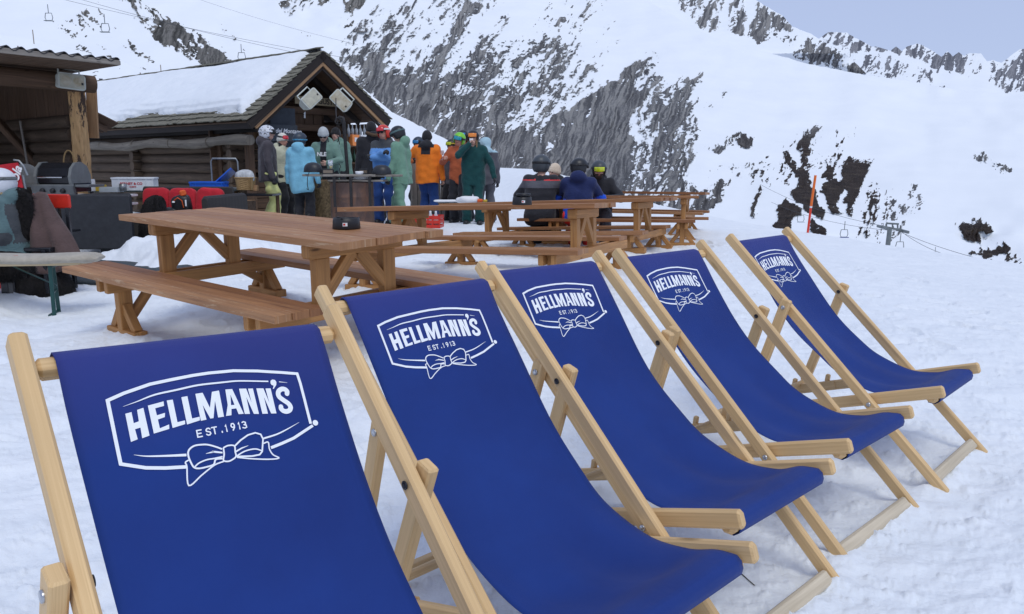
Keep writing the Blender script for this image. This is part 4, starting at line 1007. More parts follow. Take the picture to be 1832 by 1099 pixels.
# loudspeakers ------------------------------------------------------------
M_SPK = plain('yellowed_white_plastic', (.56, .60, .56), .5, .12, 5, bmp=.05, col2=(.62, .64, .56))
M_SPKG = plain('yellowed_grille', (.50, .49, .40), .7, .25, 9, bmp=.6, bd=.003, col2=(.60, .58, .45))
M_STAIN = plain('brown_stained_grille', (.50, .40, .22), .7, .25, 6, bmp=.6, bd=.003, col2=(.62, .60, .50))
def speaker(loc, right, up, w, h, d, label, grille, cones=True):
    t = thing('loudspeaker', label, 'loudspeaker', loc, 0, 'white outdoor loudspeakers on the huts')
    M = frame_mat((0, 0, 0), right, up)
    W = lambda x, y, z: M @ Vector((x, y, z))
    # cabinet with a rounded trapezoid plan: front at +z
    b = MB(); rows = []
    for zz, k in ((-d, .62), (-d * .72, .80), (-d * .2, .985), (0, 1.0)):
        ring = []
        r_ = .045
        for cx, cy, a0 in ((1, 1, 0), (-1, 1, 90), (-1, -1, 180), (1, -1, 270)):
            for a in (0, 22, 45, 68, 90):
                ring.append(W(cx * (w/2 - r_) + r_ * math.cos(R(a0 + a)), cy * (h/2 * k - r_) + r_ * math.sin(R(a0 + a)), zz))
        rows.append(ring)
    b.grid(rows, None, 0, False, closed=True); b.face(rows[-1][::1]); b.face(rows[0][::-1]); b.build('cabinet', M_SPK, t)
    b = MB()
    b.beam(W(-w*.44, 0, .004), W(w*.44, 0, .004), .012, h * .84, W(0, 1, 0), .01)
    g = b.build('grille', grille, t)
    if cones:
        b = MB()
        for sx in (-1, 1):
            rows = [[W(sx * w * .22 + r * math.cos(a), r * math.sin(a), zz) for a in np.linspace(0, 2*math.pi, 20)[:-1]] for r, zz in ((w*.19, .011), (w*.17, .014), (w*.10, .012), (w*.03, .016), (.002, .017))]
            b.grid(rows, None, 0, True, closed=True)
        b.build('cone', M_STAIN, t)
    b = MB(); b.beam(W(w*.32, -.02, .0125), W(w*.32 + .03, -.02, .0125), .004, .035, W(0, 1, 0), .001); b.build('badge', M_BLACK, t)
    b = MB(); y0 = h * .52
    b.tube([W(-w*.38, h*.2, -d*.5), W(-w*.38, y0 + .05, -d*.5), W(-w*.38, y0 + .07, -d*.5), W(w*.38, y0 + .07, -d*.5), W(w*.38, h*.2, -d*.5)], .014, 8); b.build('bracket', M_SPK, t)
    return t
speaker(at(129, 146, 11.45), (.62, .78, -.06), (0, .10, 1), .38, .23, .20, 'yellowed white loudspeaker hanging from the open shed roof', M_SPKG)
speaker(at(558, 176, 15.3), (.50, .55, .62), (-.55, -.2, .75), .41, .27, .22, 'left one of the two tilted loudspeakers under the hut ridge, showing its clean side', M_SPKG, False)
speaker(at(610, 180, 15.3), (.62, .1, -.62), (.55, .15, .62), .41, .27, .22, 'brown stained loudspeaker tilted under the right slope of the gable', M_STAIN, False)
# chain and hook over the drum table
M_IRON = plain('dark_iron', (.045, .042, .042), .55, .4, 30, metal=.6, bmp=.3)
b = MB()
c0 = at(606, 232, 14.0); top = at(601, 196, 14.6)
for k in range(15):
    q = at(604 + .25 * k, 214 + k * 7.0, 14.0); a = (k % 2) * 1.57
    b.tube([q + Vector((math.cos(a) * .022 * math.cos(th), math.sin(a) * .022 * math.cos(th), .037 * math.sin(th))) for th in np.linspace(0, 2*math.pi, 11)], .0065, 6, caps=False)
for th0 in (0,): b.tube([at(605, 217, 14.0) + Vector((.055 * math.cos(a), 0, .055 * math.sin(a))) for a in np.linspace(0, 6.28, 18)], .010, 6)
b.tube([at(601, 176, 14.8), at(601, 200, 14.2), at(602, 214, 14.0)], .009, 6)
tag(b.build('hanging_chain', M_IRON), 'dark iron chain hanging from the gable ring beside the bent pole', 'chain')
b = MB(); b.tube([at(605, 212, 12.4), at(608, 209.5, 12.4), at(613, 211, 12.4), at(615, 220, 12.4), at(622, 309, 12.4), at(623, 340, 12.4)], [.02, .024, .028, .028, .026, .026], 10)
tag(b.build('bent_pole', M_IRON), 'bent grey iron pole rising from the oval bar table', 'pole')
b = MB(); p0 = at(546, 200, 15.3)
b.tube([p0, at(546, 212, 15.3)], .006, 6)
for k in range(3): b.lathe([(.001, -.02), (.022, 0), (.001, .02)], at(545, 203 + k * 3.4, 15.3), 8)
tag(b.build('glass_pendant', plain('dull_glass', (.5, .53, .56), .2, .2, 60, bmp=0)), 'small grey glass pendant hanging below the left loudspeaker', 'pendant')

# shelves and bottles ------------------------------------------------------
YS = lambda u: 17.02 + (u - 615) / 58 * .78
sh = thing('bottle_shelf', 'dark shelf unit full of bottles at the right of the bar', 'shelf', at(650, 345, 17.3))
sl = sh.location.copy(); b = MB()
def sloc(u, v, y): return at(u, v, y) - sl
for v in (262, 292, 322, 350): b.beam(sloc(615, v, YS(615)), sloc(674, v, YS(674)), .28, .03, (0, 0, 1), .004)
for u in (615, 674): b.beam(sloc(u, 356, YS(u)), sloc(u, 240, YS(u)), .28, .03, HG, .004)
for k in range(8): b.beam(sloc(615, 250 + k*14.5, YS(615)) + HWD*.16, sloc(676, 250 + k*14.5, YS(676)) + HWD*.16, .02, .19, (0, 0, 1), .003)
b.build('shelving', M_BOARD, sh)
def bottle(loc, h, mat, label, r=.036):
    b = MB(); b.lathe([(0, 0), (r, 0), (r, h*.58), (r*.4, h*.74), (r*.33, h*.97), (r*.4, h), (0, h)], (0, 0, 0), 10)
    o = b.build('bottle', mat); o.location = loc
    return tag(o, label, 'bottle', 'bottles on the bar shelves')
MB_ = [plain('pale_glass', (.30, .33, .36), .15, .3, 20, bmp=0), plain('dark_glass', (.02, .03, .028), .12, .3, 20, bmp=0), plain('green_glass', (.03, .07, .04), .12, .3, 20, bmp=0)]
rr = random.Random(2)
for u in range(624, 672, 7):
    y = YS(u)
    bottle(at(u, 261 - 16.2, y - .05), .27, MB_[0], 'pale bottle in the slanted upper row of the bar shelf')
for u in range(622, 660, 6):
    y = YS(u)
    bottle(at(u, 290.5, y - .06), rr.uniform(.24, .3), MB_[rr.choice((1, 1, 2, 0))], 'bottle on the middle board of the bar shelf')
for u in range(622, 634, 6):
    bottle(at(u, 321, YS(u) - .05), .26, MB_[0], 'bottle on the lower board of the bar shelf')
def carton(u, v, y, w, h, mat, label, mark=None):
    t = thing('carton', label, 'carton', at(u, v, y)); b = MB(); b.beam(-HG * w/2 + Vector((0, 0, h/2)), HG * w/2 + Vector((0, 0, h/2)), .13, h, (0, 0, 1), .003); b.build('box', mat, t)
    if mark: b = MB(); b.beam(-HG*w*.2 + Vector((0, 0, h*.55)) - HWD * .0665, HG*w*.2 + Vector((0, 0, h*.55)) - HWD*.0665, .002, h*.4, (0, 0, 1), 0); b.build('printed_panel', mark, t)
M_WHITE = plain('white_plastic', (.72, .74, .76), .45, .12, 8, bmp=.03)
M_ORANGE = plain('orange_print', (.85, .28, .08), .6, .1, 8, bmp=0)
carton(634, 261, YS(634) - .12, .20, .24, M_ORANGE, 'orange drinks carton below the upper row of bottles', M_WHITE)
carton(648, 261, YS(648) - .12, .17, .24, M_WHITE, 'white drinks carton with a small dark figure, beside the orange one', M_INK)
b = MB(); b.lathe([(0, 0), (.13, 0), (.135, .16), (.12, .165), (.115, .02), (0, .02)], (0, 0, 0), 20); o = b.build('metal_pot', plain('brushed_steel', (.4, .4, .41), .35, .2, 20, metal=.8)); o.location = at(642, 321, YS(642) - .1); tag(o, 'grey steel pot on the lowest bar shelf', 'pot')

# ================================================================ open shed at the left
SG, SW = HG, HWD
SC = at(215, 124, 11.0); SC.z = 2.66                # near right corner of the roof
shed = thing('open_shed', 'open timber shed with corrugated roof and a half-peeled trunk post', 'shed', (SC.x - 2, SC.y, .1))
sinv = Matrix.Translation((-(SC.x - 2), -SC.y, -.1))
def sb(b, name, mat):
    o = b.build(name, mat, shed); o.matrix_local = sinv; return o
def sp(g, w, z): return Vector((SC.x, SC.y, 0)) + SG * g + SW * w + Vector((0, 0, z))
def zr(w): return 2.62 - .0 * w
b = MB(); rows = []
for gi in np.arange(0, 4.2, .025):
    zz = .028 * math.sin(gi * 2 * math.pi / .17)
    rows.append([sp(-gi, w, 2.67 + zz + .005 * w) for w in (-.02, 1.5, 3.4, 5.2)])
b.grid(rows, None, 0, True); m_ = sb(b, 'corrugated_sheet', plain('bitumen_sheet', (.035, .035, .04), .7, .4, 6, bmp=.3)); so = m_.modifiers.new('t', 'SOLIDIFY'); so.thickness = .012
b = MB(); g = 0
while g < 4.1:
    w = rnd.uniform(.11, .16); b.beam(sp(-g - w/2, 0.02, 2.60), sp(-g - w/2, 5.2, 2.62), w - .008, .025, (0, 0, 1), .003); g += w
sb(b, 'roof_boards', wood('shed_soffit', (.17, .11, .07), (.05, .033, .024), .75, 26, 6, True, .5))
b = MB(); b.beam(sp(0, 0, 2.625), sp(-4.2, 0, 2.625), .03, .07, (0, 0, 1), .004); b.beam(sp(0.0, 0, 2.625), sp(0, 5.2, 2.625), .03, .06, (0, 0, 1), .004); sb(b, 'roof_edge', M_GREYB)
b = MB(); b.tube([sp(.16, 1.25, 2.42), sp(-1.5, 1.25, 2.44), sp(-4.2, 1.25, 2.46)], [.13, .14, .15], 14); b.tube([sp(-2.0, 3.2, 2.35), sp(-4.2, 3.2, 2.35)], .14, 12); sb(b, 'log_beam', M_BOARD)
pt = at(138, 175, 12.0); pbm = at(146, 322, 12.0); pbm.z = .1
pts = [pbm + (pt - pbm) * k / 14 for k in range(15)]
pts[-1].z = 2.34
b = MB(); b.tube([p + Vector((rnd.uniform(-.006, .006), 0, 0)) for p in pts], [.125 * rnd.uniform(.94, 1.08) for _ in pts], 16); sb(b, 'trunk_post', M_PEEL)
b = MB(); b.beam(pts[10] + Vector((.15, .12, 0)), pts[-1] + Vector((.17, .12, .1)), .04, .16, (1, 0, 0), .005); sb(b, 'plank', M_BOARDW)
b = MB()   # rear log wall running back from the post
z = -.05
while z < 1.85:
    r = rnd.uniform(.10, .12); a = sp(.2, 1.5, z + r); b.tube([sp(-.05, 1.62, z + r), sp(-.05, 3.5, z + r), sp(-.05, 5.2, z + r)], r, 10)
    b.tube([sp(-.05, 5.0, z + r), sp(-4.4, 5.0, z + r)], r, 10); z += r * 1.85
sb(b, 'log_wall', M_LOG)
b = MB()
w = 1.62
while w < 5.1:
    q = rnd.uniform(.14, .2); b.beam(sp(-.05 - rnd.uniform(0, .02), w + q/2, 1.72), sp(-.05, w + q/2, 2.6), .03, q - .008, SW, .004); w += q
g = 0.05
while g < 4.2:
    q = rnd.uniform(.15, .22); b.beam(sp(-g - q/2, 5.0 + rnd.uniform(0, .02), 1.68), sp(-g - q/2, 5.0, 2.55), q - .008, .03, SW, .004); g += q
sb(b, 'board_wall', M_GREYB if False else M_BOARD)
b = MB(); b.beam(at(-30, 190, 12.6), at(72, 300, 12.9), .10, .16, (0, 1, 0), .02); sb(b, 'diagonal_brace', M_BOARD)
b = MB(); b.beam(at(150, 206, 12.4), at(197, 229, 12.9), .35, .03, (-.5, 0, 1), .004); b.beam(at(150, 214, 12.3), at(190, 232, 12.8), .04, .10, (0, 0, 1), .004); sb(b, 'gutter_board', M_BOARD)
b = MB(); b.tube([at(36, 217, 12.3), at(50, 300, 12.0), at(53, 330, 11.9)], .016, 8); tag(b.build('broomstick', M_GREYB), 'thin grey wooden broomstick leaning against the shed wall', 'broomstick')
for u, v0, v1, y, c, lab in ((183, 143, 165, 40, (.05, .05, .06), 'dark marker post with a yellow foot behind the hut roof'), (34, 84, 98, 46, (.25, .2, .18), 'thin marker stick above the corrugated roof'), (61, 56, 75, 60, (.3, .25, .2), 'thin marker stick on the snow hill crest, the leftmost tall one'), (253, 132, 152, 50, (.25, .2, .18), 'thin marker stick on the hill behind the snowy roof'), (289, 118, 136, 60, (.3, .25, .2), 'faint marker stick near the far left end of the ridge, right of the others')):
    t = thing('marker_post', lab, 'marker post', at(u, v1 + 4, y), 0, 'marker sticks on the hill')
    hh = (v1 - v0 + 4) / CF * y
    r_ = .09 if u == 183 else .035
    b = MB(); b.tube([(0, 0, hh * (.3 if u == 183 else 0)), (0, 0, hh)], r_, 8); b.build('shaft', plain('marker_' + str(u), c, .6, .1, 5, bmp=0), t)
    if u == 183: b = MB(); b.tube([(0, 0, -.3), (0, 0, hh * .3)], r_, 8); b.build('foot', plain('marker_yellow', (.6, .35, .05), .6, .1, 5, bmp=0), t)
# weathered plank fence by the bar
t = thing('plank_fence', 'weathered grey upright plank fence behind the man in orange', 'fence', (0, 0, 0))
f0, f1 = at(736, 395, 14.9), at(812, 392, 15.6); t.location = (f0.x, f0.y, .15)
b = MB(); L = (f1 - f0).length; d = (f1 - f0); d.z = 0; d.normalize(); x = 0
while x < L:
    w = rnd.uniform(.12, .17); p = Vector((0, 0, 0)) + d * (x + w/2)
    b.beam(p, p + Vector((rnd.uniform(-.01, .01), 0, 1.17 + rnd.uniform(-.03, .03) - (.45 if x > .72 else 0))), w - .012, .04, d.cross(upz), .008); x += w
b.build('planks', M_GREYB, t)
b = MB(); b.beam(Vector((0, .05, .3)), d * L + Vector((0, .05, .3)), .04, .1, (0, 0, 1), .005); b.build('rail', M_GREYB, t)
# ================================================================ things on and around the terrace
def rattan_mat():
    m, nt, b = NT('dark_rattan')
    oc = N(nt, 'ShaderNodeTexCoord').outputs['Object']
    w1 = N(nt, 'ShaderNodeTexWave', _Scale=28.0, _Distortion=1.0); w1.bands_direction = 'Z'; nt.links.new(oc, w1.inputs['Vector'])
    w2 = N(nt, 'ShaderNodeTexWave', _Scale=18.0, _Distortion=1.0); w2.bands_direction = 'X'; nt.links.new(oc, w2.inputs['Vector'])
    c = mixc(nt, w1.outputs[1], (.012, .011, .011), (.06, .052, .048)); c = mixc(nt, ramp(nt, w2.outputs[1], [(.3, (0,)*3), (.8, (.5,)*3)]), c, (.02, .018, .018))
    nt.links.new(c, b.inputs['Base Color']); b.inputs['Roughness'].default_value = .6
    bump(nt, w1.outputs[1], .6, .01, b); return m
M_RAT = rattan_mat()
M_DARKP = plain('charcoal_panel', (.028, .03, .035), .6, .3, 12, bmp=.2)
M_RED = cloth('red_cushion', (.50, .018, .03), .8, 8, .18)
M_REDP = plain('red_plastic', (.62, .03, .015), .4, .15, 10, bmp=.05)
M_BLUEP = plain('blue_plastic', (.01, .11, .55), .35, .12, 6, bmp=.05)
M_FUR = plain('black_fur', (.022, .018, .017), .95, .6, 40, bmp=1.0, bd=.03)
M_BROWNC = cloth('brown_blanket', (.10, .065, .06), .95, 7, .2)
M_GREYP = plain('grey_enamel', (.13, .14, .145), .45, .2, 10, bmp=.1)
M_LIDG = plain('cast_side', (.17, .18, .18), .5, .2, 10, bmp=.2)
M_BLACKE = plain('black_enamel', (.015, .016, .02), .25, .2, 10, bmp=.05)
M_CHROME = plain('chrome', (.6, .6, .62), .18, .1, 10, metal=1.0, bmp=0)
M_WICK = wood('wicker', (.50, .33, .15), (.20, .12, .05), .8, 50, 6, False, .8)
M_PAPER = plain('white_paper', (.80, .80, .80), .8, .06, 10, bmp=0)
M_STEEL = plain('galvanised_steel', (.30, .32, .33), .4, .2, 14, metal=.7, bmp=.1)
M_GREYT = plain('grey_green_tabletop', (.14, .165, .155), .5, .2, 5, bmp=.1)
M_ORNG = plain('orange_plastic', (.75, .12, .02), .5, .15, 8, bmp=0)
M_YEL = plain('yellow_plastic', (.62, .42, .04), .5, .15, 8, bmp=0)
M_GREENL = plain('dark_green_metal', (.01, .06, .055), .4, .2, 20, bmp=.05)
def curvy_box(name, mat, parent, M, w, d, h, e=.35, n=24, m=10, wob=.0, seed=0):
    """a padded, superellipsoid block (cushion, bag, fur heap)"""
    b = MB(); rows = []
    rn = np.random.RandomState(seed)
    for i in range(m + 1):
        ph = -math.pi/2 + math.pi * i / m; row = []
        for k in range(n):
            th = 2*math.pi*k/n
            f = lambda c, q=e: math.copysign(abs(c)**q, c)
            x = f(math.cos(ph)) * f(math.cos(th)) * w/2; y = f(math.cos(ph)) * f(math.sin(th)) * d/2; z = f(math.sin(ph)) * h/2
            q = 1 + wob * math.sin(3*th + seed) * math.cos(2*ph + seed * 2) + wob * .6 * math.sin(7*th + 2 * ph + seed)
            row.append(M @ Vector((x*q, y*q, z*q)))
        rows.append(row)
    b.grid(rows, None, 0, True, closed=True)
    if mat is M_FUR:      # shaggy tufts all over the pelt
        rg = random.Random(seed)
        for _ in range(2600):
            i = rg.randrange(1, m - 1); k = rg.randrange(n); p = rows[i][k].lerp(rows[i+1][(k+1) % n], rg.random()).lerp(rows[i][(k+1) % n], rg.random())
            nn = (p - M.translation).normalized(); dn = (nn * .7 + Vector((rg.uniform(-.5, .5), rg.uniform(-.5, .5), -.9))).normalized() * rg.uniform(.02, .05)
            sd_ = nn.cross(dn).normalized() * rg.uniform(.003, .007)
            b.face([p - sd_, p + sd_, p + dn], None, 0, False)
    return b.build(name, mat, parent)
Tm = lambda p, rz=0, rx=0, ry=0: Matrix.Translation(p) @ Matrix.Rotation(rz, 4, 'Z') @ Matrix.Rotation(rx, 4, 'X') @ Matrix.Rotation(ry, 4, 'Y')

# ashtrays
def ashtray(u, v, y, s, label, lid=False):
    t = thing('ashtray', label, 'ashtray', at(u, v, y), 0, 'black ashtrays on the tables')
    b = MB(); r = .068 * s; h = .052 * s
    b.lathe([(0, 0), (r * .98, 0), (r, .004), (r * .97, h * .55), (r * .93, h), (r * .88, h * 1.02), (r * .84, h * .9), (r * .80, .012), (0, .01)], n=32)
    for k in range(3):
        a = 2.1 * k + .4; b.beam((r*.80*math.cos(a), r*.80*math.sin(a), h*.98), (r*.98*math.cos(a), r*.98*math.sin(a), h*1.04), .012, .006, (0, 0, 1), .001)
    b.build('bowl', M_BLACK, t)
    b = MB(); q = -1.45
    rows = [[(r * .995 * math.cos(q + a), r * .995 * math.sin(q + a), z_) for a in np.linspace(-.17, .17, 5)] for z_ in (h*.30, h*.62)]
    b.grid(rows, None, 0, True); b.build('sticker', M_PAPER, t)
    b = MB(); b.grid([[(r * 1.0 * math.cos(q + a), r * 1.0 * math.sin(q + a), z_) for a in np.linspace(-.13, .02, 4)] for z_ in (h*.37, h*.55)], None, 0, True); b.build('sticker_mark', M_REDP, t)
    if lid: b = MB(); b.lathe([(0, 0), (r*.7, 0), (r*.72, .03), (0, .032)], (.01, .0, h), 24); b.build('lid', M_BLACK, t)
    return t
def on_table(ti, lx, ly):
    return table_matrix(TABLES[ti][1]) @ Vector((lx, ly, TABLES[ti][0][2] + .001))
def hit_table(ti, u, v):
    M = table_matrix(TABLES[ti][1]); n = (M.to_3x3() @ Vector((0, 0, 1))).normalized(); p0 = M @ Vector((0, 0, TABLES[ti][0][2] + .001))
    d = ray(u, v); return CAM + d * ((p0 - CAM).dot(n) / d.dot(n))
def aty(p): return p.y
p = hit_table(0, 620, 409); a_ = ashtray(0, 0, 5, 1.25, 'black round ashtray with a small red and white sticker on the nearest table'); a_.location = p
p = hit_table(1, 934, 366.5); a_ = ashtray(0, 0, 5, 1.2, 'small black ashtray with a lid on the second table', True); a_.location = p
# crumpled napkins and plates on the third table
t = thing('napkins', 'crumpled white napkins with scraps of food wrapper on the third table', 'napkins', hit_table(2, 835, 362.5))
curvy_box('crumpled_paper', M_PAPER, t, Tm((.02, 0, .04)), .34, .2, .10, .7, wob=.14, seed=2); curvy_box('crumpled_paper', M_PAPER, t, Tm((-.3, .05, .02)), .42, .2, .035, .6, wob=.06, seed=5)
curvy_box('wrapper', M_ORNG, t, Tm((.2, -.04, .03)), .09, .07, .05, .8, wob=.1, seed=4); curvy_box('wrapper', M_YEL, t, Tm((.28, 0, .025)), .07, .06, .04, .8, wob=.1, seed=8)

# red bottle crate on the snow
p = at(765, 407, 12.2)
t = thing('bottle_crate', 'red plastic crate with white bottle tops beside the far tables', 'crate', p, -.1)
b = MB(); w, d, h = .46, .32, .20
for sy in (-1, 1):
    for zz, hh in ((.025, .05), (h - .03, .06), (h * .5, .05)): b.beam((-w/2, sy*d/2, zz), (w/2, sy*d/2, zz), .014, hh, (0, 0, 1), .003)
    for x in np.linspace(-w/2, w/2, 5): b.beam((x, sy*d/2, 0), (x, sy*d/2, h), .012, .02, (1, 0, 0), .002)
for sx in (-1, 1):
    for zz, hh in ((.025, .05), (h - .03, .06), (h * .5, .05)): b.beam((sx*w/2, -d/2, zz), (sx*w/2, d/2, zz), .014, hh, (0, 0, 1), .003)
b.box((0, 0, .02), (w, d, .012)); b.build('crate_body', M_REDP, t)
for k in range(4):
    c = MB(); c.lathe([(0, 0), (.04, 0), (.04, .14), (.018, .2), (.018, .235), (0, .24)], (0, 0, 0), 12)
    o = c.build('bottle', M_WHITE); o.location = p + Vector((-.13 + .09 * k, -.02 * (k % 2), .03)); tag(o, 'white bottle standing in the red crate', 'bottle', 'white bottles in the red crate')

# rusty drum with oval wooden bar top
def rust_mat():
    m, nt, b = NT('rusty_steel')
    oc = N(nt, 'ShaderNodeTexCoord').outputs['Object']
    n = noise(nt, mapping(nt, oc, (1, 1, .5)), 6, 7, .7, .5)
    c = ramp(nt, n, [(.3, (.065, .04, .035)), (.5, (.115, .07, .055)), (.66, (.20, .10, .06)), (.8, (.13, .10, .09))])
    nt.links.new(c, b.inputs['Base Color']); b.inputs['Roughness'].default_value = .6; b.inputs['Metallic'].default_value = .25
    bump(nt, n, .3, .01, b); return m
M_RUST = rust_mat()
dp = at(632, 408, 12.3)
t = thing('drum_table', 'rusty steel drum carrying an oval grey plank bar top', 'bar table', dp)
b = MB(); H_ = .74
b.lathe([(0, 0), (.345, 0), (.355, .01), (.35, .02), (.345, .26), (.352, .27), (.345, .28), (.345, .50), (.352, .51), (.345, .52), (.345, H_ - .01), (.352, H_), (.33, H_), (.33, H_ - .04), (0, H_ - .05)], n=48); b.build('drum', M_RUST, t)
ztop = (at(632, 312, 12.3) - dp).z
b = MB()
nx = 7; Lx, Ly = .81, .29
for i in range(nx):
    y0 = -Ly + 2*Ly*i/nx; yc = y0 + Ly/nx
    hx = Lx * math.sqrt(max(.03, 1 - (yc/Ly)**2)); b.beam((-hx + .02, yc, ztop - .018 - .0), (hx + .02, yc, ztop - .018), 2*Ly/nx - .006, .036, (0, 0, 1), .008)
b.build('oval_top', M_GREYB, t)
for x in (-.20, .06, .36):
    b = MB(); b.beam((x, -.355, ztop - .04), (x, -.355, ztop - .52 - .05 * x), .045, .012, (0, 1, 0), .003); b.beam((x, -.355, ztop - .045), (x, .2, ztop - .045), .045, .012, (0, 0, 1), .003); b.build('bracket', M_IRON, t)
b = MB(); b.beam((-.33, 0, H_ + .03), (.55, 0, H_ + .03), .5, .03, (0, 0, 1), .01); b.build('inner_shelf', M_GREYB, t)
q = thing('rag_bundle', 'bundled white rag on the shelf under the oval bar top', 'rag', dp + Vector((.17, -.1, H_ + .075)))
curvy_box('cloth_fold', M_PAPER, q, Tm((0, 0, 0)), .26, .2, .07, .7, wob=.12, seed=3)
q = thing('glove', 'dark glove beside the white rag under the oval bar top', 'glove', dp + Vector((.42, -.1, H_ + .075)))
curvy_box('palm', M_BLACK, q, Tm((0, 0, 0)), .16, .1, .05, .7, wob=.12, seed=6)
for k in range(4):
    b = MB(); b.tube([(.05, -.03 + .02*k, .005), (.10, -.035 + .023*k, .012), (.13, -.03 + .022*k, -.005)], [.013, .012, .009], 8); b.build('finger', M_BLACK, q)
zt = dp.z + ztop
def helmet(name, loc, label, mat, s=1.0, rz=0, goggles=None):
    t = thing(name, label, 'helmet', loc, rz)
    b = MB(); prof = [(.128, 0), (.132, .012), (.128, .05), (.113, .095), (.08, .128), (.035, .142), (.001, .145)]
    b.lathe([(r*s, z_*s) for r, z_ in prof], n=30, sx=1.12, sy=.95); b.build('shell', mat, t)
    b = MB(); b.tube([(.143*s*math.cos(a), .122*s*math.sin(a), .006) for a in np.linspace(0, 2*math.pi, 30)], .007, 6); b.build('rim', M_BLACK, t)
    for k in range(3):
        b = MB(); a = -1.2 + .5*k; b.beam((.10*s*math.cos(a), .088*s*math.sin(a), .108*s), (.115*s*math.cos(a), .1*s*math.sin(a), .085*s), .012, .004, (math.cos(a), math.sin(a), 1), .002); b.build('vent', M_BLACKE, t)
    return t
M_HELB = plain('matt_black_shell', (.022, .024, .03), .42, .2, 12, bmp=.05)
helmet('ski_helmet', Vector((at(683, 300, 12.2).x, 12.2, zt)), 'matt black ski helmet lying on the right part of the oval bar top', M_HELB, 1.05)
hl = helmet('ski_helmet', Vector((at(560, 300, 12.25).x, 12.25, zt + .03)), 'dark helmet with a dangling strap at the left end of the oval bar top', M_HELB, 1.1, 2.6)
b = MB(); b.tube([(-.02, .11, .0), (.0, .13, -.09), (.01, .13, -.2), (-.01, .13, -.28)], .006, 6); b.tube([(-.01, .13, -.28), (.03, .13, -.26)], .005, 6); b.build('chin_strap', M_BLACK, hl)
def goggles_obj(loc, rz, label, lens):
    t = thing('ski_goggles', label, 'goggles', loc, rz)
    b = MB(); pts = [(x, .02 * math.cos(x * 14) - .02, .04 + .0 * x) for x in np.linspace(-.085, .085, 12)]
    b.tube([Vector(p) + Vector((0, 0, .035)) for p in pts], .012, 8); b.tube([Vector(p) + Vector((0, 0, -.03)) for p in pts], .012, 8); b.tube([Vector(pts[0]) + Vector((0, 0, -.03)), Vector(pts[0]) + Vector((0, 0, .035))], .013, 8); b.tube([Vector(pts[-1]) + Vector((0, 0, -.03)), Vector(pts[-1]) + Vector((0, 0, .035))], .013, 8)
    b.build('frame', M_BLACK, t)
    b = MB(); b.grid([[(p[0], p[1] - .006, p[2] + dz) for p in pts] for dz in (-.025, .0, .03)], None, 0, True); b.build('lens', lens, t)
    b = MB(); b.tube([(.085, .01, .04), (.13, .05, .02), (.10, .11, .015), (0, .13, .012), (-.1, .10, .015), (-.12, .05, .02), (-.085, .01, .04)], .014, 6, flat=.3); b.build('strap', M_BLACK, t)
    return t
M_LENSD = plain('amber_lens', (.20, .15, .10), .1, .2, 10, bmp=0, spec=.8)
goggles_obj(Vector((at(587, 306, 12.1).x, 12.08, zt)), .3, 'black ski goggles with brown lens lying beside the left helmet', M_LENSD)
goggles_obj(Vector((at(650, 306, 12.3).x, 12.35, zt)), -.4, 'small dark goggles beside the black helmet and the white dish', M_LENSD)
b = MB(); b.lathe([(0, 0), (.055, 0), (.065, .035), (.06, .05), (.055, .048), (.052, .02), (0, .018)], n=24)
o = b.build('white_dish', M_PAPER); o.location = Vector((at(643, 312, 12.07).x, 12.07, zt)); tag(o, 'small white dish on the front edge of the oval bar top', 'dish')
t = thing('beer_glass', 'stemmed beer glass with pale beer on the oval bar top', 'glass', Vector((at(592, 312, 12.2).x, 12.2, zt)))
mg, nt, bb = NT('clear_glass'); bb.inputs['Base Color'].default_value = (.8, .84, .86, 1); bb.inputs['Roughness'].default_value = .05; bb.inputs['Transmission Weight'].default_value = .75; bb.inputs['IOR'].default_value = 1.3
b = MB(); b.lathe([(0, 0), (.035, .002), (.004, .012), (.004, .06), (.025, .08), (.037, .13), (.038, .22), (.036, .22), (.034, .13)], n=20); b.build('glass_body', mg, t)
b = MB(); b.lathe([(0, .07), (.02, .08), (.031, .11), (.033, .135), (0, .136)], n=20); b.build('beer', plain('beer', (.75, .60, .12), .3, .05, 5, bmp=0), t)

# bark-covered stumps
def stump(u, v, y, r, h, mat, label):
    t = thing('log_stump', label, 'stump', at(u, v, y)); b = MB(); rows = []
    for z_ in np.linspace(0, h, 9):
        rows.append([(r * (1 + .07 * math.sin(5*a + z_*3) + .05 * math.sin(11*a + 5*z_)) * math.cos(a), r * (1 + .07 * math.sin(5*a + z_*3) + .05 * math.sin(13*a - 4*z_)) * math.sin(a), z_) for a in np.linspace(0, 2*math.pi, 30)[:-1]])
    b.grid(rows, None, 0, True, closed=True); b.build('bark', mat, t)
    b = MB(); b.face(rows[-1]); b.build('cut_face', M_BOARDW, t)
M_CORK = plain('rough_pale_bark', (.26, .17, .085), .95, .75, 22, bmp=1.0, bd=.04, col2=(.36, .26, .14))
stump(580, 404, 13.3, .155, .80, M_CORK, 'tall stump with flaky pale bark beside the rusty drum')
stump(442, 402, 12.4, .15, .40, M_BARK, 'dark barked stump at the right end of the rattan sofa')
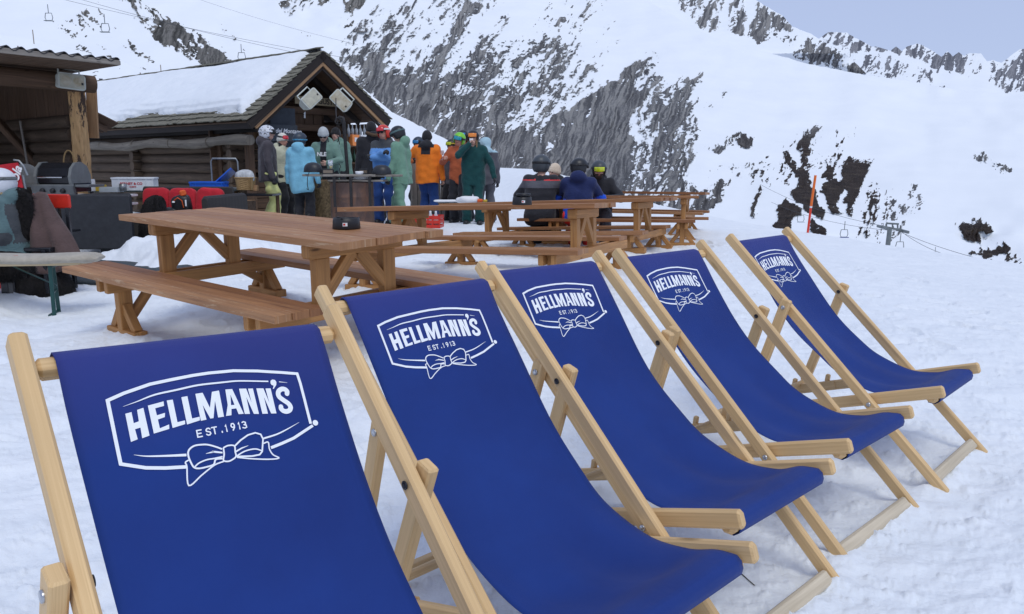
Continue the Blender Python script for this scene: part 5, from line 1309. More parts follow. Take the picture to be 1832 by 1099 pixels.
# black shelf board over the stump with baskets
t = thing('side_shelf', 'low dark shelf between the sofa and the people, carrying a wicker basket', 'shelf', at(447, 346, 12.7))
b = MB(); b.beam((-.25, 0, -.02), (.45, 0, -.02), .5, .035, (0, 0, 1), .005); b.build('board', M_BLACKE, t)
for x in (-.2, .4): b = MB(); b.beam((x, .2, -.04), (x, .2, -.62), .05, .05, (1, 0, 0), .004); b.build('leg', M_BOARD, t)
def basket(loc, w, d, h, label, mat, handle=False, tall=False):
    t = thing('wicker_basket', label, 'basket', loc); b = MB(); rows = []
    for i in range(13):
        z_ = h * i / 12; k = .82 + .18 * i / 12; wv = .006 * (1 if i % 2 else -1)
        ring = []
        for a in np.linspace(0, 2*math.pi, 40)[:-1]:
            e = .45; c_, s_ = math.cos(a), math.sin(a)
            ring.append((math.copysign(abs(c_)**e, c_) * (w/2 * k + wv * math.sin(a*18)), math.copysign(abs(s_)**e, s_) * (d/2 * k + wv * math.sin(a*18)), z_))
        rows.append(ring)
    b.grid(rows, None, 0, False, closed=True); b.face(rows[0][::-1]); o = b.build('weave', mat, t)
    so = o.modifiers.new('t', 'SOLIDIFY'); so.thickness = .01
    b = MB(); b.tube(rows[-1] + [rows[-1][0]], .012, 6); b.build('rim', mat, t)
    if handle:
        b = MB(); b.tube([(w*.45*math.cos(a), 0, h + (.24 if tall else .15)*math.sin(a)) for a in np.linspace(0, math.pi, 16)], .011, 6); b.build('handle', mat, t)
    return t
bk = basket(at(440, 340, 12.55), .30, .26, .20, 'square wicker basket holding a crumpled clear plastic bag', M_WICK)
q = thing('plastic_bag', 'crumpled pale clear plastic bag stuffed in the square wicker basket', 'bag', at(439, 319, 12.55))
curvy_box('film', plain('clear_film', (.55, .57, .58), .25, .3, 16, bmp=.6, bd=.02), q, Tm((0, 0, .02)), .30, .22, .22, .75, 28, 14, .10, 3)
basket(at(128, 326, 11.2), .20, .17, .22, 'narrow wicker basket with a tall hoop handle beside the peeled post', M_WICK, True, True)
# beer bench with a grey blanket, bottom left
e0, e1 = at(-60, 474, 6.2), at(181, 456, 6.35)
d = (e1 - e0); d.z = 0; d.normalize(); nn = Vector((-d.y, d.x, 0))
t = thing('beer_bench', 'folding beer bench with pale wooden seat and dark green steel legs', 'bench', (e1.x, e1.y, 0))
org = Vector((e1.x, e1.y, 0)); zb = e1.z - .06
L = 1.45
b = MB(); b.beam(Vector((0, 0, zb)) - d * .12, Vector((0, 0, zb)) - d * (L + .2), .25, .028, (0, 0, 1), .005); b.build('seat', wood('pale_spruce', (.68, .55, .34), (.52, .38, .20), .5, 30, 5, True, .1), t)
zg = ground_z(e1.x, e1.y) - .02
for k_, off in ((.38, 0),):
    for s_ in (-.085, .085):
        b = MB(); o_ = -d * (k_ + .05 * (s_ > 0)) + nn * s_
        b.beam(o_ + Vector((0, 0, zb - .015)), o_ * 1.0 + nn * s_ * .2 + Vector((0, 0, zg)), .032, .012, nn, .003); b.build('leg', M_GREENL, t)
    b = MB(); b.beam(-d * .38 - nn * .085 + Vector((0, 0, zb - .03)), -d * .38 + nn * .085 + Vector((0, 0, zb - .03)), .03, .01, (0, 0, 1), .002); b.beam(-d*.38 - nn*.085 + Vector((0, 0, zg + .2)), -d*.43 + nn*.085 + Vector((0, 0, zg + .2)), .02, .01, (0, 0, 1), .002); b.beam(-d*.38 + Vector((0, 0, zb - .2)), -d*.72 + Vector((0, 0, zb - .02)), .02, .008, (0, 0, 1), .002); b.build('stretcher', M_GREENL, t)
    b = MB(); b.beam(-d*.44 + nn*.11 + Vector((0, 0, zg + .012)), -d*.41 - nn*.10 + Vector((0, 0, zg + .012)), .04, .016, (0, 0, 1), .003); b.build('foot', M_GREENL, t)
b = MB(); b.tube([-d*.10 + Vector((0, 0, zb)), -d*.10 + Vector((0, 0, zb + .05))], .008, 6); b.build('catch', M_CHROME, t)
t2 = thing('folded_blanket', 'thick beige grey blanket lying over the beer bench', 'blanket', (e1.x, e1.y, zb))
b = MB(); rows = []; 
for s in np.linspace(-.0, L + .2, 40):
    sc = min(1, ((s + .006) / .07)**.5)
    rows.append([Vector((0, 0, .034)) - d * s + nn * (math.copysign(abs(math.cos(a))**.7, math.cos(a)) * .165 * (.35 + .65 * sc)) + Vector((0, 0, math.sin(a) * .042 * sc + .004 * math.sin(s * 9))) for a in np.linspace(0, 2*math.pi, 22)[:-1]])
b.grid(rows, None, 0, True, closed=True); b.face(rows[0]); b.build('fleece', cloth('beige_fleece', (.42, .38, .31), .95, 14, .15), t2)
b = MB(); b.beam(-d*.62 + nn*-.06 + Vector((0, 0, .068)), -d*1.5 + nn*-.02 + Vector((0, 0, .070)), .05, .006, (0, 0, 1), .002); b.build('red_hem', M_RED, t2)
# charcoal rattan armchair seen from its side, fur over it
ac = at(186, 462, 9.6); ac.z = ground_z(ac.x, ac.y)
t = thing('rattan_armchair', 'big charcoal armchair seen from its flat side, left of the picnic table', 'armchair', ac, .05)
b = MB(); b.beam((-.46, 0, .44), (.40, 0, .44), .06, .70, (0, 0, 1), .02); b.build('side_panel', M_DARKP, t)
b = MB(); b.beam((.0, .03, .06), (.0, .8, .06), .10, .12, (0, 0, 1), .01); b.beam((.30, 0, .0), (.30, .0, .1), .14, .10, (1, 0, 0), .01); b.build('foot', M_DARKP, t)
b = MB(); b.beam((-.46, .8, .44), (.05, .8, .44), .06, .68, (0, 0, 1), .02); b.build('side_panel', M_DARKP, t)
b = MB(); b.beam((-.40, .03, .44), (-.40, .8, .44), .10, .68, (0, 0, 1), .02); b.beam((-.4, .4, .3), (.05, .4, .3), .74, .2, (0, 0, 1), .02); b.build('seat_body', M_RAT, t)
q = thing('fur_throw', 'shaggy black fur hanging behind the charcoal armchair', 'fur', ac + Vector((.56, .35, .46)))
curvy_box('pelt', M_FUR, q, Tm((-.06, 0, -.02), 0, 0, .25), .22, .45, .66, .75, 30, 20, .07, 4); curvy_box('pelt', M_FUR, q, Tm((.10, -.1, -.26), 0, 0, .4), .34, .35, .36, .8, 30, 16, .08, 7)
# low black side table
t = thing('side_table', 'low black side table in front of the charcoal armchair', 'table', ac + Vector((-.32, -.5, 0)))
b = MB(); b.beam((-.28, 0, .37), (.26, 0, .37), .3, .025, (0, 0, 1), .004); b.build('table_top', M_BLACKE, t)
for x in (-.2, .14): b = MB(); b.beam((x, 0, 0), (x, 0, .36), .045, .045, (1, 0, 0), .004); b.build('leg', M_BLACKE, t)
# red-backed chair with dark blanket behind the skier
rc = at(86, 520, 7.4); rc.z = ground_z(rc.x, rc.y)
t = thing('red_chair', 'chair with a glossy red top rail, under a brown blanket', 'chair', rc)
b = MB(); b.beam((-.12, .12, .86), (.30, .02, .86), .03, .14, (0, 0, 1), .012); b.build('backrest', M_REDP, t)
for x, y_ in ((-.1, .1), (.28, .0), (-.1, -.35), (.22, -.35)): b = MB(); b.beam((x, y_, 0), (x, y_, .8 if y_ > -.1 else .42), .035, .035, (1, 0, 0), .004); b.build('leg', M_BLACKE, t)
b = MB(); b.beam((-.14, -.15, .42), (.28, -.15, .42), .4, .04, (0, 0, 1), .01); b.build('seat', M_BLACKE, t)
q = thing('brown_blanket', 'brown fleece blanket with shaggy black lining draped over the red chair', 'blanket', rc + Vector((.05, -.1, .55)))
b = MB(); rows = []
for i in range(22):
    tz = i / 21; row = []
    for k in range(26):
        s = k / 25
        x = -.22 + s * (.28 + .42 * tz) + .02 * math.sin(tz*5 + s*4); y_ = .08 - .20 * tz - .12 * math.sin(s*math.pi) - .03 * math.sin(s*22 + tz*3) * (.3 + tz); z_ = .38 - tz * .72 + .02 * math.sin(s*9)
        row.append((x, y_, z_))
    rows.append(row)
b.grid(rows, None, 0, True); o = b.build('fleece', M_BROWNC, q); so = o.modifiers.new('t', 'SOLIDIFY'); so.thickness = .02
curvy_box('fur_lining', M_FUR, q, Tm((-.12, -.10, .10), 0, 0, .1), .26, .22, .68, .7, 28, 20, .05, 9)
curvy_box('fur_lining', M_FUR, q, Tm((.0, -.12, -.60), 0, 0, .25), .62, .3, .62, .75, 30, 20, .07, 12)
st_ = at(16, 545, 6.6); st_.z = ground_z(st_.x, st_.y)
t = thing('fur_stool', 'stool covered with black fur on one dark leg, at the left edge', 'stool', st_)
curvy_box('fur_seat', M_FUR, t, Tm((0, 0, .36)), .42, .4, .24, .7, 28, 14, .06, 2)
b = MB(); b.beam((0, 0, .3), (0, 0, .02), .07, .07, (1, 0, 0), .008); b.beam((-.06, 0, .012), (.08, 0, .012), .12, .02, (0, 0, 1), .005); b.build('leg', M_BLACKE, t)
# rattan sofa with red cushions
so_ = at(345, 440, 11.0); so_.z = ground_z(so_.x, so_.y)
sx0, sx1 = at(262, 338, 11.4).x - so_.x, at(434, 338, 11.4).x - so_.x
t = thing('rattan_sofa', 'dark woven rattan sofa with red back cushions behind the nearest table', 'sofa', so_)
ztop_ = at(345, 334, 11.4).z - so_.z
b = MB(); b.beam((sx0 - .05, .42, ztop_/2 + .02), (sx1 - .15, .42, ztop_/2 + .02), .08, ztop_ - .04, (0, 0, 1), .02); b.build('back_panel', M_RAT, t)
b = MB(); b.beam((sx0 - .1, -.15, .24), (sx1, -.15, .24), .85, .28, (0, 0, 1), .03); b.build('seat_base', M_RAT, t)
b = MB(); rows = []
for x_, y_, z_ in ((sx1 - .42, -.30, ztop_ - .14), (sx1 - .10, .0, ztop_ - .10), (sx1 + .02, .42, ztop_ + .02)): pass
b.beam((sx1 - .22, -.5, ztop_/2 - .05), (sx1 - .0, .46, ztop_/2 - .03), .10, ztop_ - .12, (0, 0, 1), .03); b.build('arm_panel', M_RAT, t)
xs = np.linspace(sx0, sx1 - .25, 4)
for k in range(3):
    cw = xs[k+1] - xs[k]
    curvy_box('cushion', M_RED, t, Tm(((xs[k] + xs[k+1])/2, .28, ztop_ - .27), 0, -.18, .03 * (k - 1)), cw * 1.02, .16, .50, .42, 28, 14, .025, k)
q = thing('backpack', 'black backpack with orange straps and a white reflector on the rattan sofa', 'backpack', at(326, 366, 10.7))
curvy_box('pack_body', M_BLACK, q, Tm((0, 0, .0), 0, 0, -.15), .26, .2, .26, .6, 26, 14, .06, 3)
curvy_box('pack_base', M_BLACK, q, Tm((-.16, -.02, -.10)), .26, .2, .12, .6, 24, 10, .05, 8)
b = MB(); b.tube([(-.06, -.11, .06), (0, -.13, .10), (.05, -.12, .06), (.06, -.1, -.04)], .013, 8, flat=.5); b.build('strap', M_ORNG, q)
b = MB(); b.beam((.0, -.05, .15), (.08, -.03, .17), .06, .09, (0, 0, 1), .02); b.build('strap', M_ORNG, q)
b = MB(); b.beam((.10, -.11, .07), (.10, -.11, -.02), .02, .01, (0, 1, 0), .003); b.build('reflector', M_PAPER, q)
b = MB(); b.lathe([(.02, -.02), (.018, 0), (0, .002)][::-1], (-.07, -.115, .05), 12); b.build('reflector', M_PAPER, q)
# back counter with the white crate
ca, cb_ = at(166, 346, 11.9), at(432, 340, 12.9)
t = thing('serving_counter', 'long grey serving table along the log wall, carrying crates', 'counter', (ca.x, ca.y, .1))
M2 = lambda p: Vector(p) - Vector((ca.x, ca.y, .1))
zc = at(230, 342, 12.0).z
b = MB(); b.beam(M2((ca.x - .1, ca.y + .1, zc)), M2((cb_.x, cb_.y + .1, zc + .01)), .75, .035, (0, 0, 1), .006); b.build('table_top', M_GREYT, t)
for f_ in (.16, .55, .95):
    p = Vector((ca.x, ca.y, 0)).lerp(Vector((cb_.x, cb_.y, 0)), f_)
    b = MB(); b.beam(M2((p.x, p.y - .05, .05)), M2((p.x, p.y - .05, zc - .02)), .22, .22, (1, 0, 0), .03); b.build('timber_leg', M_BOARDW, t)
# low white shelf in front
t = thing('white_shelf', 'white low shelf board with paper things, right of the grill', 'shelf', at(175, 352, 11.0))
b = MB(); b.beam((-.5, 0, .02), (.50, 0, .02), .36, .03, (0, 0, 1), .005); b.beam((-.5, 0, -.10), (.5, 0, -.10), .34, .03, (0, 0, 1), .005); b.build('board', M_WHITE, t)
for x in (-.45, .45): b = MB(); b.beam((x, 0, .0), (x, 0, -.62), .04, .04, (1, 0, 0), .003); b.build('leg', M_STEEL, t)
def crate(loc, w, d, h, rz, mat, label, name='storage_crate', txt=None):
    t = thing(name, label, 'crate', loc, rz); b = MB()
    for sy in (-1, 1): b.beam((-w/2, sy*d/2, h/2), (w/2, sy*d/2, h/2), .012, h, (0, 0, 1), .003)
    for sx in (-1, 1): b.beam((sx*w/2, -d/2, h/2), (sx*w/2, d/2, h/2), .012, h, (0, 0, 1), .003)
    b.box((0, 0, .01), (w - .01, d - .01, .012)); b.build('walls', mat, t)
    b = MB()
    for sy in (-1, 1): b.beam((-w/2 - .01, sy*(d/2 + .008), h - .015), (w/2 + .01, sy*(d/2 + .008), h - .015), .022, .028, (0, 0, 1), .004)
    for sx in (-1, 1): b.beam((sx*(w/2 + .008), -d/2 - .0, h - .015), (sx*(w/2 + .008), d/2 + .0, h - .015), .022, .027, (0, 0, 1), .004)
    for sx in (-.98, -.66, .66, .98): b.beam((sx*w/2, -d/2 - .010, 0), (sx*w/2, -d/2 - .010, h - .03), .016, .012, (1, 0, 0), .002)
    for sy in (-.6, .0, .6): b.beam((w/2 + .010, sy*d/2, 0), (w/2 + .010, sy*d/2, h - .03), .012, .016, (1, 0, 0), .002)
    b.build('rim', mat, t)
    if txt:
        M_RI = plain('red_stencil', (.55, .03, .04), .6, .1, 5, bmp=0)
        o = mat_text(txt, .05, M_RI, 'stencil', None, Matrix.Identity(4), .0015); o.parent = t; o.matrix_basis = Matrix.Translation((-.02, -d/2 - .0085, h*.52)) @ Matrix.Rotation(R(90), 4, 'X')
        o = mat_text('8 50/60', .03, M_RI, 'stencil', None, Matrix.Identity(4), .001); o.parent = t; o.matrix_basis = Matrix.Translation((.0, -d/2 - .0085, h*.28)) @ Matrix.Rotation(R(90), 4, 'X')
    return t
crate(Vector((at(243, 335, 11.9).x, 11.9, zc + .018)), .58, .42, .20, .28, M_WHITE, 'white slatted plastic crate with red lettering on the grey serving table', 'white_crate', 'BERNET & CO')
crate(Vector((at(375, 335, 12.3).x, 12.3, zc + .018)), .50, .36, .13, .1, M_BLUEP, 'flat bright blue plastic tub on the grey serving table')
t = thing('blue_lid', 'bright blue plastic lid leaning up behind the blue tub', 'lid', Vector((at(410, 330, 12.5).x, 12.5, zc + .03)))
b = MB(); b.beam((-.30, .0, -.02), (.04, .12, .30), .44, .022, (-.6, 0, .7), .006); b.beam((-.28, -.0, .005), (.02, .1, .295), .34, .022, (-.6, 0, .7), .006); b.build('panel', M_BLUEP, t)
t = thing('tube_frame', 'grey metal tube handle frame standing behind the blue tub', 'handle frame', Vector((at(402, 325, 12.7).x, 12.75, zc)))
b = MB(); x0, x1 = -.23, .22; b.tube([(x0, 0, 0), (x0, 0, .47), (x0 + .03, 0, .52), (x1 - .03, 0, .52), (x1, 0, .47), (x1, 0, 0)], .014, 8); b.build('tube', M_STEEL, t)
def small(name, u, v, y, dims, mat, label, cat, rz=0, z=None):
    p = at(u, v, y);
    if z is not None: p.z = z
    t = thing(name, label, cat, p, rz); b = MB(); b.box((0, 0, dims[2]/2), dims, 0, .006); b.build('body', mat, t)
    b = MB(); b.box((0, 0, dims[2] + .004), (dims[0]*.92, dims[1]*.92, .008), 0, .002); b.build('top_face', mat, t); return t
small('paper_box', 160, 342, 11.5, (.14, .12, .17), M_PAPER, 'white box with red stripes by the foot of the peeled post', 'box')
b = MB(); p = at(160, 342, 11.5); b.box(p + Vector((0, -.0625, .085)), (.012, .002, .17)); b.box(p + Vector((0, -.0627, .085)), (.142, .002, .012)); tag(b.build('ribbon', M_REDP), 'thin red ribbon cross on the white box by the post', 'ribbon')
small('yellow_box', 181, 342, 11.6, (.14, .10, .09), M_YEL, 'small yellow and orange carton on the white shelf', 'box')
small('grey_tray', 200, 344, 11.5, (.28, .2, .07), plain('pale_grey_plastic', (.42, .46, .48), .4, .1, 8, bmp=0), 'pale grey flat tub beside the white crate', 'tub')
b = MB(); b.lathe([(0, 0), (.05, 0), (.052, .11), (.046, .11), (.045, .02), (0, .02)], n=18); o = b.build('tin_cup', M_STEEL); o.location = Vector((at(221, 344, 11.5).x, 11.5, zc + .018)); tag(o, 'steel cup standing just left of the white crate', 'cup')
small('wooden_block', 455, 342, 12.6, (.12, .1, .09), M_BOARDW, 'small pale wooden block beside the wicker basket', 'block')
# gas grill
gp = at(100, 343, 10.5)
t = thing('gas_grill', 'grey and black three-knob gas grill with closed lid in front of the shed', 'grill', gp, -.03)
b = MB(); prof = [(-.20, 0), (-.21, .10), (-.17, .20), (-.08, .27), (.03, .28), (.14, .23), (.2, .12), (.2, 0)]
x0, x1 = -.12, .32
b.grid([[(x, y_, z_ + .12) for y_, z_ in prof] for x in (x0, x1)], None, 0, False); b.build('lid', M_BLACKE, t)
for x in (x0, x1 + .04):
    b = MB(); ring = [(y_ * 1.14, z_ * 1.1) for y_, z_ in prof]
    for xx, fl in ((x - .02, 0), (x + .02, 1)): b.face([(xx, y_, z_ + .10) for y_, z_ in (ring if fl else ring[::-1])])
    b.grid([[(x - .02, y_, z_ + .10) for y_, z_ in ring], [(x + .02, y_, z_ + .10) for y_, z_ in ring]], None, 0, False, closed=True); b.build('lid_end', M_LIDG, t)
b = MB(); ring = [(.20 * math.cos(a), .20 * math.sin(a) + .08) for a in np.linspace(-.4, math.pi + .4, 18)]
b.face([(x0 - .26 + .19*math.cos(a) * 1, -.16, .27 + .15*math.sin(a)) if False else (x0 - .16 + c_, -.19, .10 + s_) for c_, s_ in ring]); b.grid([[(x0 - .16 + c_, -.19, .10 + s_) for c_, s_ in ring], [(x0 - .16 + c_, -.16, .10 + s_) for c_, s_ in ring]], None, 0, True, closed=True); b.build('lid_cheek', M_LIDG, t)
b = MB(); b.tube([(x0 + .05, -.25, .20), (x1 - .05, -.25, .20)], .014, 10); b.build('lid_handle', M_CHROME, t)
b = MB(); b.beam((-.16, -.24, .02), (.42, -.24, .02), .06, .17, (0, -.25, 1), .01); q = b.build('control_panel', M_GREYP, t)
for k in range(3):
    b = MB(); b.lathe([(0, .035), (.028, .034), (.033, .02), (.034, 0)], n=20); o = b.build('knob', M_BLACK, q); o.matrix_local = Matrix.Translation((.0 + .14*k, -.275, .02)) @ Matrix.Rotation(R(95), 4, 'X')
b = MB(); b.beam((-.42, -.05, .085), (-.14, -.05, .085), .42, .035, (0, 0, 1), .008); b.build('side_shelf', M_GREYP, t); b = MB(); b.beam((.42, -.05, .085), (.62, -.05, .085), .38, .035, (0, 0, 1), .008); b.build('side_shelf', M_GREYP, t)
b = MB(); b.beam((-.14, 0, .06), (.40, 0, .06), .38, .12, (0, 0, 1), .01); b.build('fire_box', M_BLACKE, t)
for x, y_ in ((-.12, -.2), (.40, -.2), (-.12, .18), (.40, .18)): b = MB(); b.beam((x, y_, .0), (x, y_, -.78), .04, .04, (1, 0, 0), .004); b.build('leg', M_BLACKE, t)
# red canvas chair back with white script
p = at(10, 300, 10.0)
t = thing('red_folding_chair', 'red folding chair back with white script lettering behind the white helmet', 'folding chair', p)
b = MB(); b.beam((-.25, 0, -.16), (.17, .03, -.10), .02, .34, (0, .1, 1), .03); b.build('backrest', M_RED, t)
b = MB(); b.tube([(.10, .03, .10), (.17, .03, .09), (.22, .03, .02), (.26, .03, -.10)], .013, 8); b.tube([(.2, .03, -.1), (.26, .03, -.9)], .013, 8); b.build('tube_frame', M_STEEL, t)
o = mat_text('Cola', .16, M_PAPER, 'lettering', None, Matrix.Identity(4), .004, .3); o.parent = t; o.matrix_basis = Matrix.Translation((.115, -.004, -.13)) @ Matrix.Rotation(R(90), 4, 'X') @ Matrix.Rotation(R(68), 4, 'Z')
# grey rubber mat on the snow by the armchair
ma = at(205, 477, 8.6); ma.z = ground_z(ma.x, ma.y)
b = MB(); rows = []
for y_ in np.linspace(-1.05, 1.3, 22): rows.append([(x + y_*.25, y_, ground_z(ma.x + x + y_*.25, ma.y + y_) - ma.z + .035 - .02 * (abs(x) > .98)) for x in np.linspace(-1.0, 1.0, 20)])
b.grid(rows, None, 0, True); o = b.build('rubber_mat', plain('grey_rubber', (.06, .075, .085), .8, .3, 30, bmp=.9, bd=.01)); o.location = ma; so = o.modifiers.new('t', 'SOLIDIFY'); so.thickness = .02
tag(o, 'dark grey rubber mat on the snow under the charcoal armchair', 'mat')
# lantern on the snow
p = at(813, 395, 14.2); 
t = thing('lantern', 'tall lantern with a pale candle standing behind the third table', 'lantern', at(813, 392, 14.6))
b = MB()
h = .78
for sx in (-1, 1):
    for sy in (-1, 1): b.beam((sx*.09, sy*.09, .0), (sx*.07, sy*.07, h*.7), .018, .018, (1, 0, 0), .003)
b.beam((-.12, 0, .015), (.12, 0, .015), .24, .03, (0, 0, 1), .004); b.lathe([(.12, h*.7), (.06, h*.82), (.03, h*.9), (.001, h*.92)][::-1], n=4); b.build('frame', M_IRON, t)
b = MB(); b.lathe([(0, .03), (.045, .03), (.045, .26), (0, .27)], n=16); b.build('candle', plain('candle_wax', (.75, .65, .35), .5, .1, 5, bmp=0), t)
b = MB(); b.tube([(.06*math.cos(a), 0, h*.9 + .07*math.sin(a)) for a in np.linspace(0, math.pi, 12)], .006, 6); b.build('ring', M_IRON, t)
# orange piste pole
pb, ptp = at(1444, 418, 14.8), at(1459, 314, 14.6)
t = thing('piste_pole', 'slender leaning orange and red piste pole at the edge of the slope', 'pole', pb)
b = MB(); V_ = ptp - pb; b.tube([V_ * 0 - Vector((0, 0, .2)), V_ * .45], .022, 10); b.build('lower_section', plain('signal_red', (.75, .05, .02), .4, .1, 5, bmp=0), t)
b = MB(); b.tube([V_ * .48, V_], .024, 10); b.build('upper_section', plain('signal_orange', (.85, .17, .02), .4, .1, 5, bmp=0), t)
b = MB(); b.tube([V_ * .45, V_ * .48], .0245, 10); b.build('reflective_band', M_PAPER, t)
# snow tools on the ground behind the green jacket: ski boot clutter is left to the people

# chairlifts ---------------------------------------------------------------
M_CABLE = plain('cable_steel', (.06, .065, .07), .5, .1, 5, bmp=0)
M_LIFT = plain('lift_steel', (.17, .19, .19), .5, .2, 2, bmp=0)
def cable(name, pts, r, label):
    b = MB(); b.tube(pts, r, 5); return tag(b.build(name, M_CABLE), label, 'cable', 'lift cables')
def sag(p, q, s, n=14): return [p.lerp(q, t) - Vector((0, 0, 4 * s * t * (1 - t))) for t in np.linspace(0, 1, n)]
cable('lift_cable', sag(at(120, -8, 120), at(640, 116, 118), .6), .024, 'lower cable of the chairlift above the hut roof')
cable('lift_cable', sag(at(60, -14, 124), at(620, 104, 124), .5), .024, 'upper cable of the chairlift above the hut roof')
cable('lift_cable', sag(at(330, -10, 150), at(640, 80, 150), .5), .018, 'thin faint cable highest over the hut roof')
def lift_chair(u, v, y, s, label, col=M_LIFT, rz=0):
    t = thing('lift_chair', label, 'lift chair', at(u, v, y), rz, 'chairs hanging from the lifts'); k = s
    b = MB(); b.tube([(0, 0, 0), (0, 0, -1.5*k)], .06*k, 6); b.build('hanger', M_LIFT, t)
    b = MB(); b.tube([(-.55*k, 0, -1.5*k), (.55*k, 0, -1.5*k), (.7*k, 0, -2.3*k), (.5*k, 0, -2.8*k), (-.5*k, 0, -2.8*k), (-.7*k, 0, -2.3*k), (-.55*k, 0, -1.5*k)], .06*k, 6); b.build('frame', M_LIFT, t)
    b = MB(); b.beam((-.7*k, -.25*k, -2.85*k), (.7*k, -.25*k, -2.85*k), .6*k, .1*k, (0, 0, 1), .01); b.build('seat', col, t); return t
lift_chair(85, 8, 121, .85, 'chairlift chair with a rider, leftmost above the shed roof')
lift_chair(186, 25, 121, .95, 'empty chairlift chair in front of the rocky gully at the upper left')
lift_chair(431, 79, 121, .85, 'chairlift chair just above the snowy hut roof')
M_PALE = plain('pale_lift_seat', (.45, .5, .55), .5, .1, 5, bmp=0)
# the lift on the right with its tower
Y0 = 84
cable('lift_cable', sag(at(1360, 330, 122), at(1590, 406, Y0), 0.8) + sag(at(1590, 406, Y0), at(1780, 470, 66), .3), .022, 'upper cable of the right-hand lift running down past the tower')
cable('lift_cable', sag(at(1380, 362, 121), at(1612, 414, Y0), 0.8) + sag(at(1612, 414, Y0), at(1700, 458, 70), .3), .022, 'lower cable of the right-hand lift running down past the tower')
t = thing('lift_tower', 'grey steel chairlift tower with cross arms below the mountain on the right', 'lift tower', at(1586, 452, Y0))
zz = (at(1592, 408, Y0) - at(1586, 452, Y0)); k = Y0 / CF
b = MB(); b.tube([Vector((0, 0, -3)), zz], [.30, .24], 10); b.build('mast', M_LIFT, t)
b = MB(); b.beam(zz + Vector((-16*k, 0, 2.5*k)), zz + Vector((22*k, 0, -4*k)), .35, .25, (0, 0, 1), .02); b.build('cross_arm', M_LIFT, t)
b = MB()
for x in (-6, 5, 14): b.beam(zz + Vector((x*k, 0, 0)), zz + Vector((x*k - k, 0, 8*k)), .14, .14, (1, 0, 0), .02)
b.beam(zz + Vector((-7*k, 0, 8.2*k)), zz + Vector((15*k, 0, 7*k)), .2, .2, (0, 0, 1), .02); b.build('work_gantry', M_LIFT, t)
for x, dz in ((-16, 1), (20, -5)): b = MB(); b.beam(zz + Vector((x*k - .2, -2.0, dz*k)), zz + Vector((x*k + .6, 2.0, dz*k)), .25, .3, (0, 0, 1), .03); b.build('sheave_train', M_LIFT, t)
lift_chair(1512, 396, 96, .72, 'chairlift chair with blue seat between the orange pole and the tower', plain('blue_lift_seat', (.03, .06, .22), .5, .1, 5, bmp=0))
lift_chair(1434, 372, 108, .72, 'pale chairlift chair before the dark rock left of the orange pole', M_PALE)
lift_chair(1612, 417, 82, .65, 'pale chairlift chair just right of the tower', M_PALE)
lift_chair(1674, 442, 74, .4, 'smallest chairlift chair on the cable right of the tower')
# ================================================================ people
def surface_nets(f, org, h):
    s = f < 0
    nx, ny, nz = f.shape
    c = s[:-1, :-1, :-1].astype(np.int8)
    tot = np.zeros((nx-1, ny-1, nz-1), np.int8)
    for i in (0, 1):
        for j in (0, 1):
            for k in (0, 1): tot += s[i:nx-1+i, j:ny-1+j, k:nz-1+k]
    act = (tot > 0) & (tot < 8)
    idx = -np.ones(act.shape, np.int64); idx[act] = np.arange(act.sum())
    I, J, K = np.nonzero(act)
    acc = np.zeros((len(I), 3)); cnt = np.zeros(len(I))
    for ax in range(3):
        for a in (0, 1):
            for b_ in (0, 1):
                o = [0, 0, 0]; oth = [q for q in range(3) if q != ax]; o[oth[0]] = a; o[oth[1]] = b_
                p = [I + o[0], J + o[1], K + o[2]]; q = list(p); q[ax] = q[ax] + 1
                f0 = f[p[0], p[1], p[2]]; f1 = f[q[0], q[1], q[2]]
                m = (f0 < 0) != (f1 < 0)
                t = np.where(m, f0 / np.where(m, f0 - f1, 1), 0)
                off = np.zeros((len(I), 3)); off[:, 0], off[:, 1], off[:, 2] = o; off[:, ax] += t
                acc += off * m[:, None]; cnt += m
    V = np.stack([I, J, K], 1) + acc / cnt[:, None]
    V = org + V * h
    F = []
    for ax in range(3):
        oth = [q for q in range(3) if q != ax]
        sl0 = [slice(None)] * 3; sl1 = [slice(None)] * 3; sl0[ax] = slice(0, -1); sl1[ax] = slice(1, None)
        a, b_ = s[tuple(sl0)], s[tuple(sl1)]
        e = a != b_
        P = np.array(np.nonzero(e)).T
        ok = (P[:, oth[0]] > 0) & (P[:, oth[1]] > 0) & (P[:, oth[0]] < f.shape[oth[0]] - 1) & (P[:, oth[1]] < f.shape[oth[1]] - 1)
        P = P[ok]
        q = []
        for d0, d1 in ((-1, -1), (0, -1), (0, 0), (-1, 0)):
            Q = P.copy(); Q[:, oth[0]] += d0; Q[:, oth[1]] += d1; q.append(idx[Q[:, 0], Q[:, 1], Q[:, 2]])
        q = np.stack(q, 1)
        ins = a[P[:, 0], P[:, 1], P[:, 2]]
        flip = ins if ax != 1 else ~ins
        q[~flip] = q[~flip][:, ::-1]
        F.append(q)
    return V, np.concatenate(F)
def mesh_sdf(fn, lo, hi, h):
    lo, hi = np.array(lo) - 2*h, np.array(hi) + 2*h
    n = np.ceil((hi - lo) / h).astype(int) + 1
    X, Y, Z = np.meshgrid(*[lo[k] + np.arange(n[k]) * h for k in range(3)], indexing='ij')
    f = fn(np.stack([X, Y, Z], -1).reshape(-1, 3)).reshape(n)
    return surface_nets(f, lo, h)
def cap(P, a, b, ra, rb):
    a, b = np.asarray(a, float), np.asarray(b, float); e = b - a
    t = np.clip(((P - a) @ e) / (e @ e + 1e-9), 0, 1)
    return np.linalg.norm(P - a - t[:, None] * e, axis=1) - (ra + (rb - ra) * t)
def ell(P, c, r):
    q = (P - np.asarray(c, float)) / np.asarray(r, float); k = np.linalg.norm(q, axis=1)
    return (k - 1) * min(r)
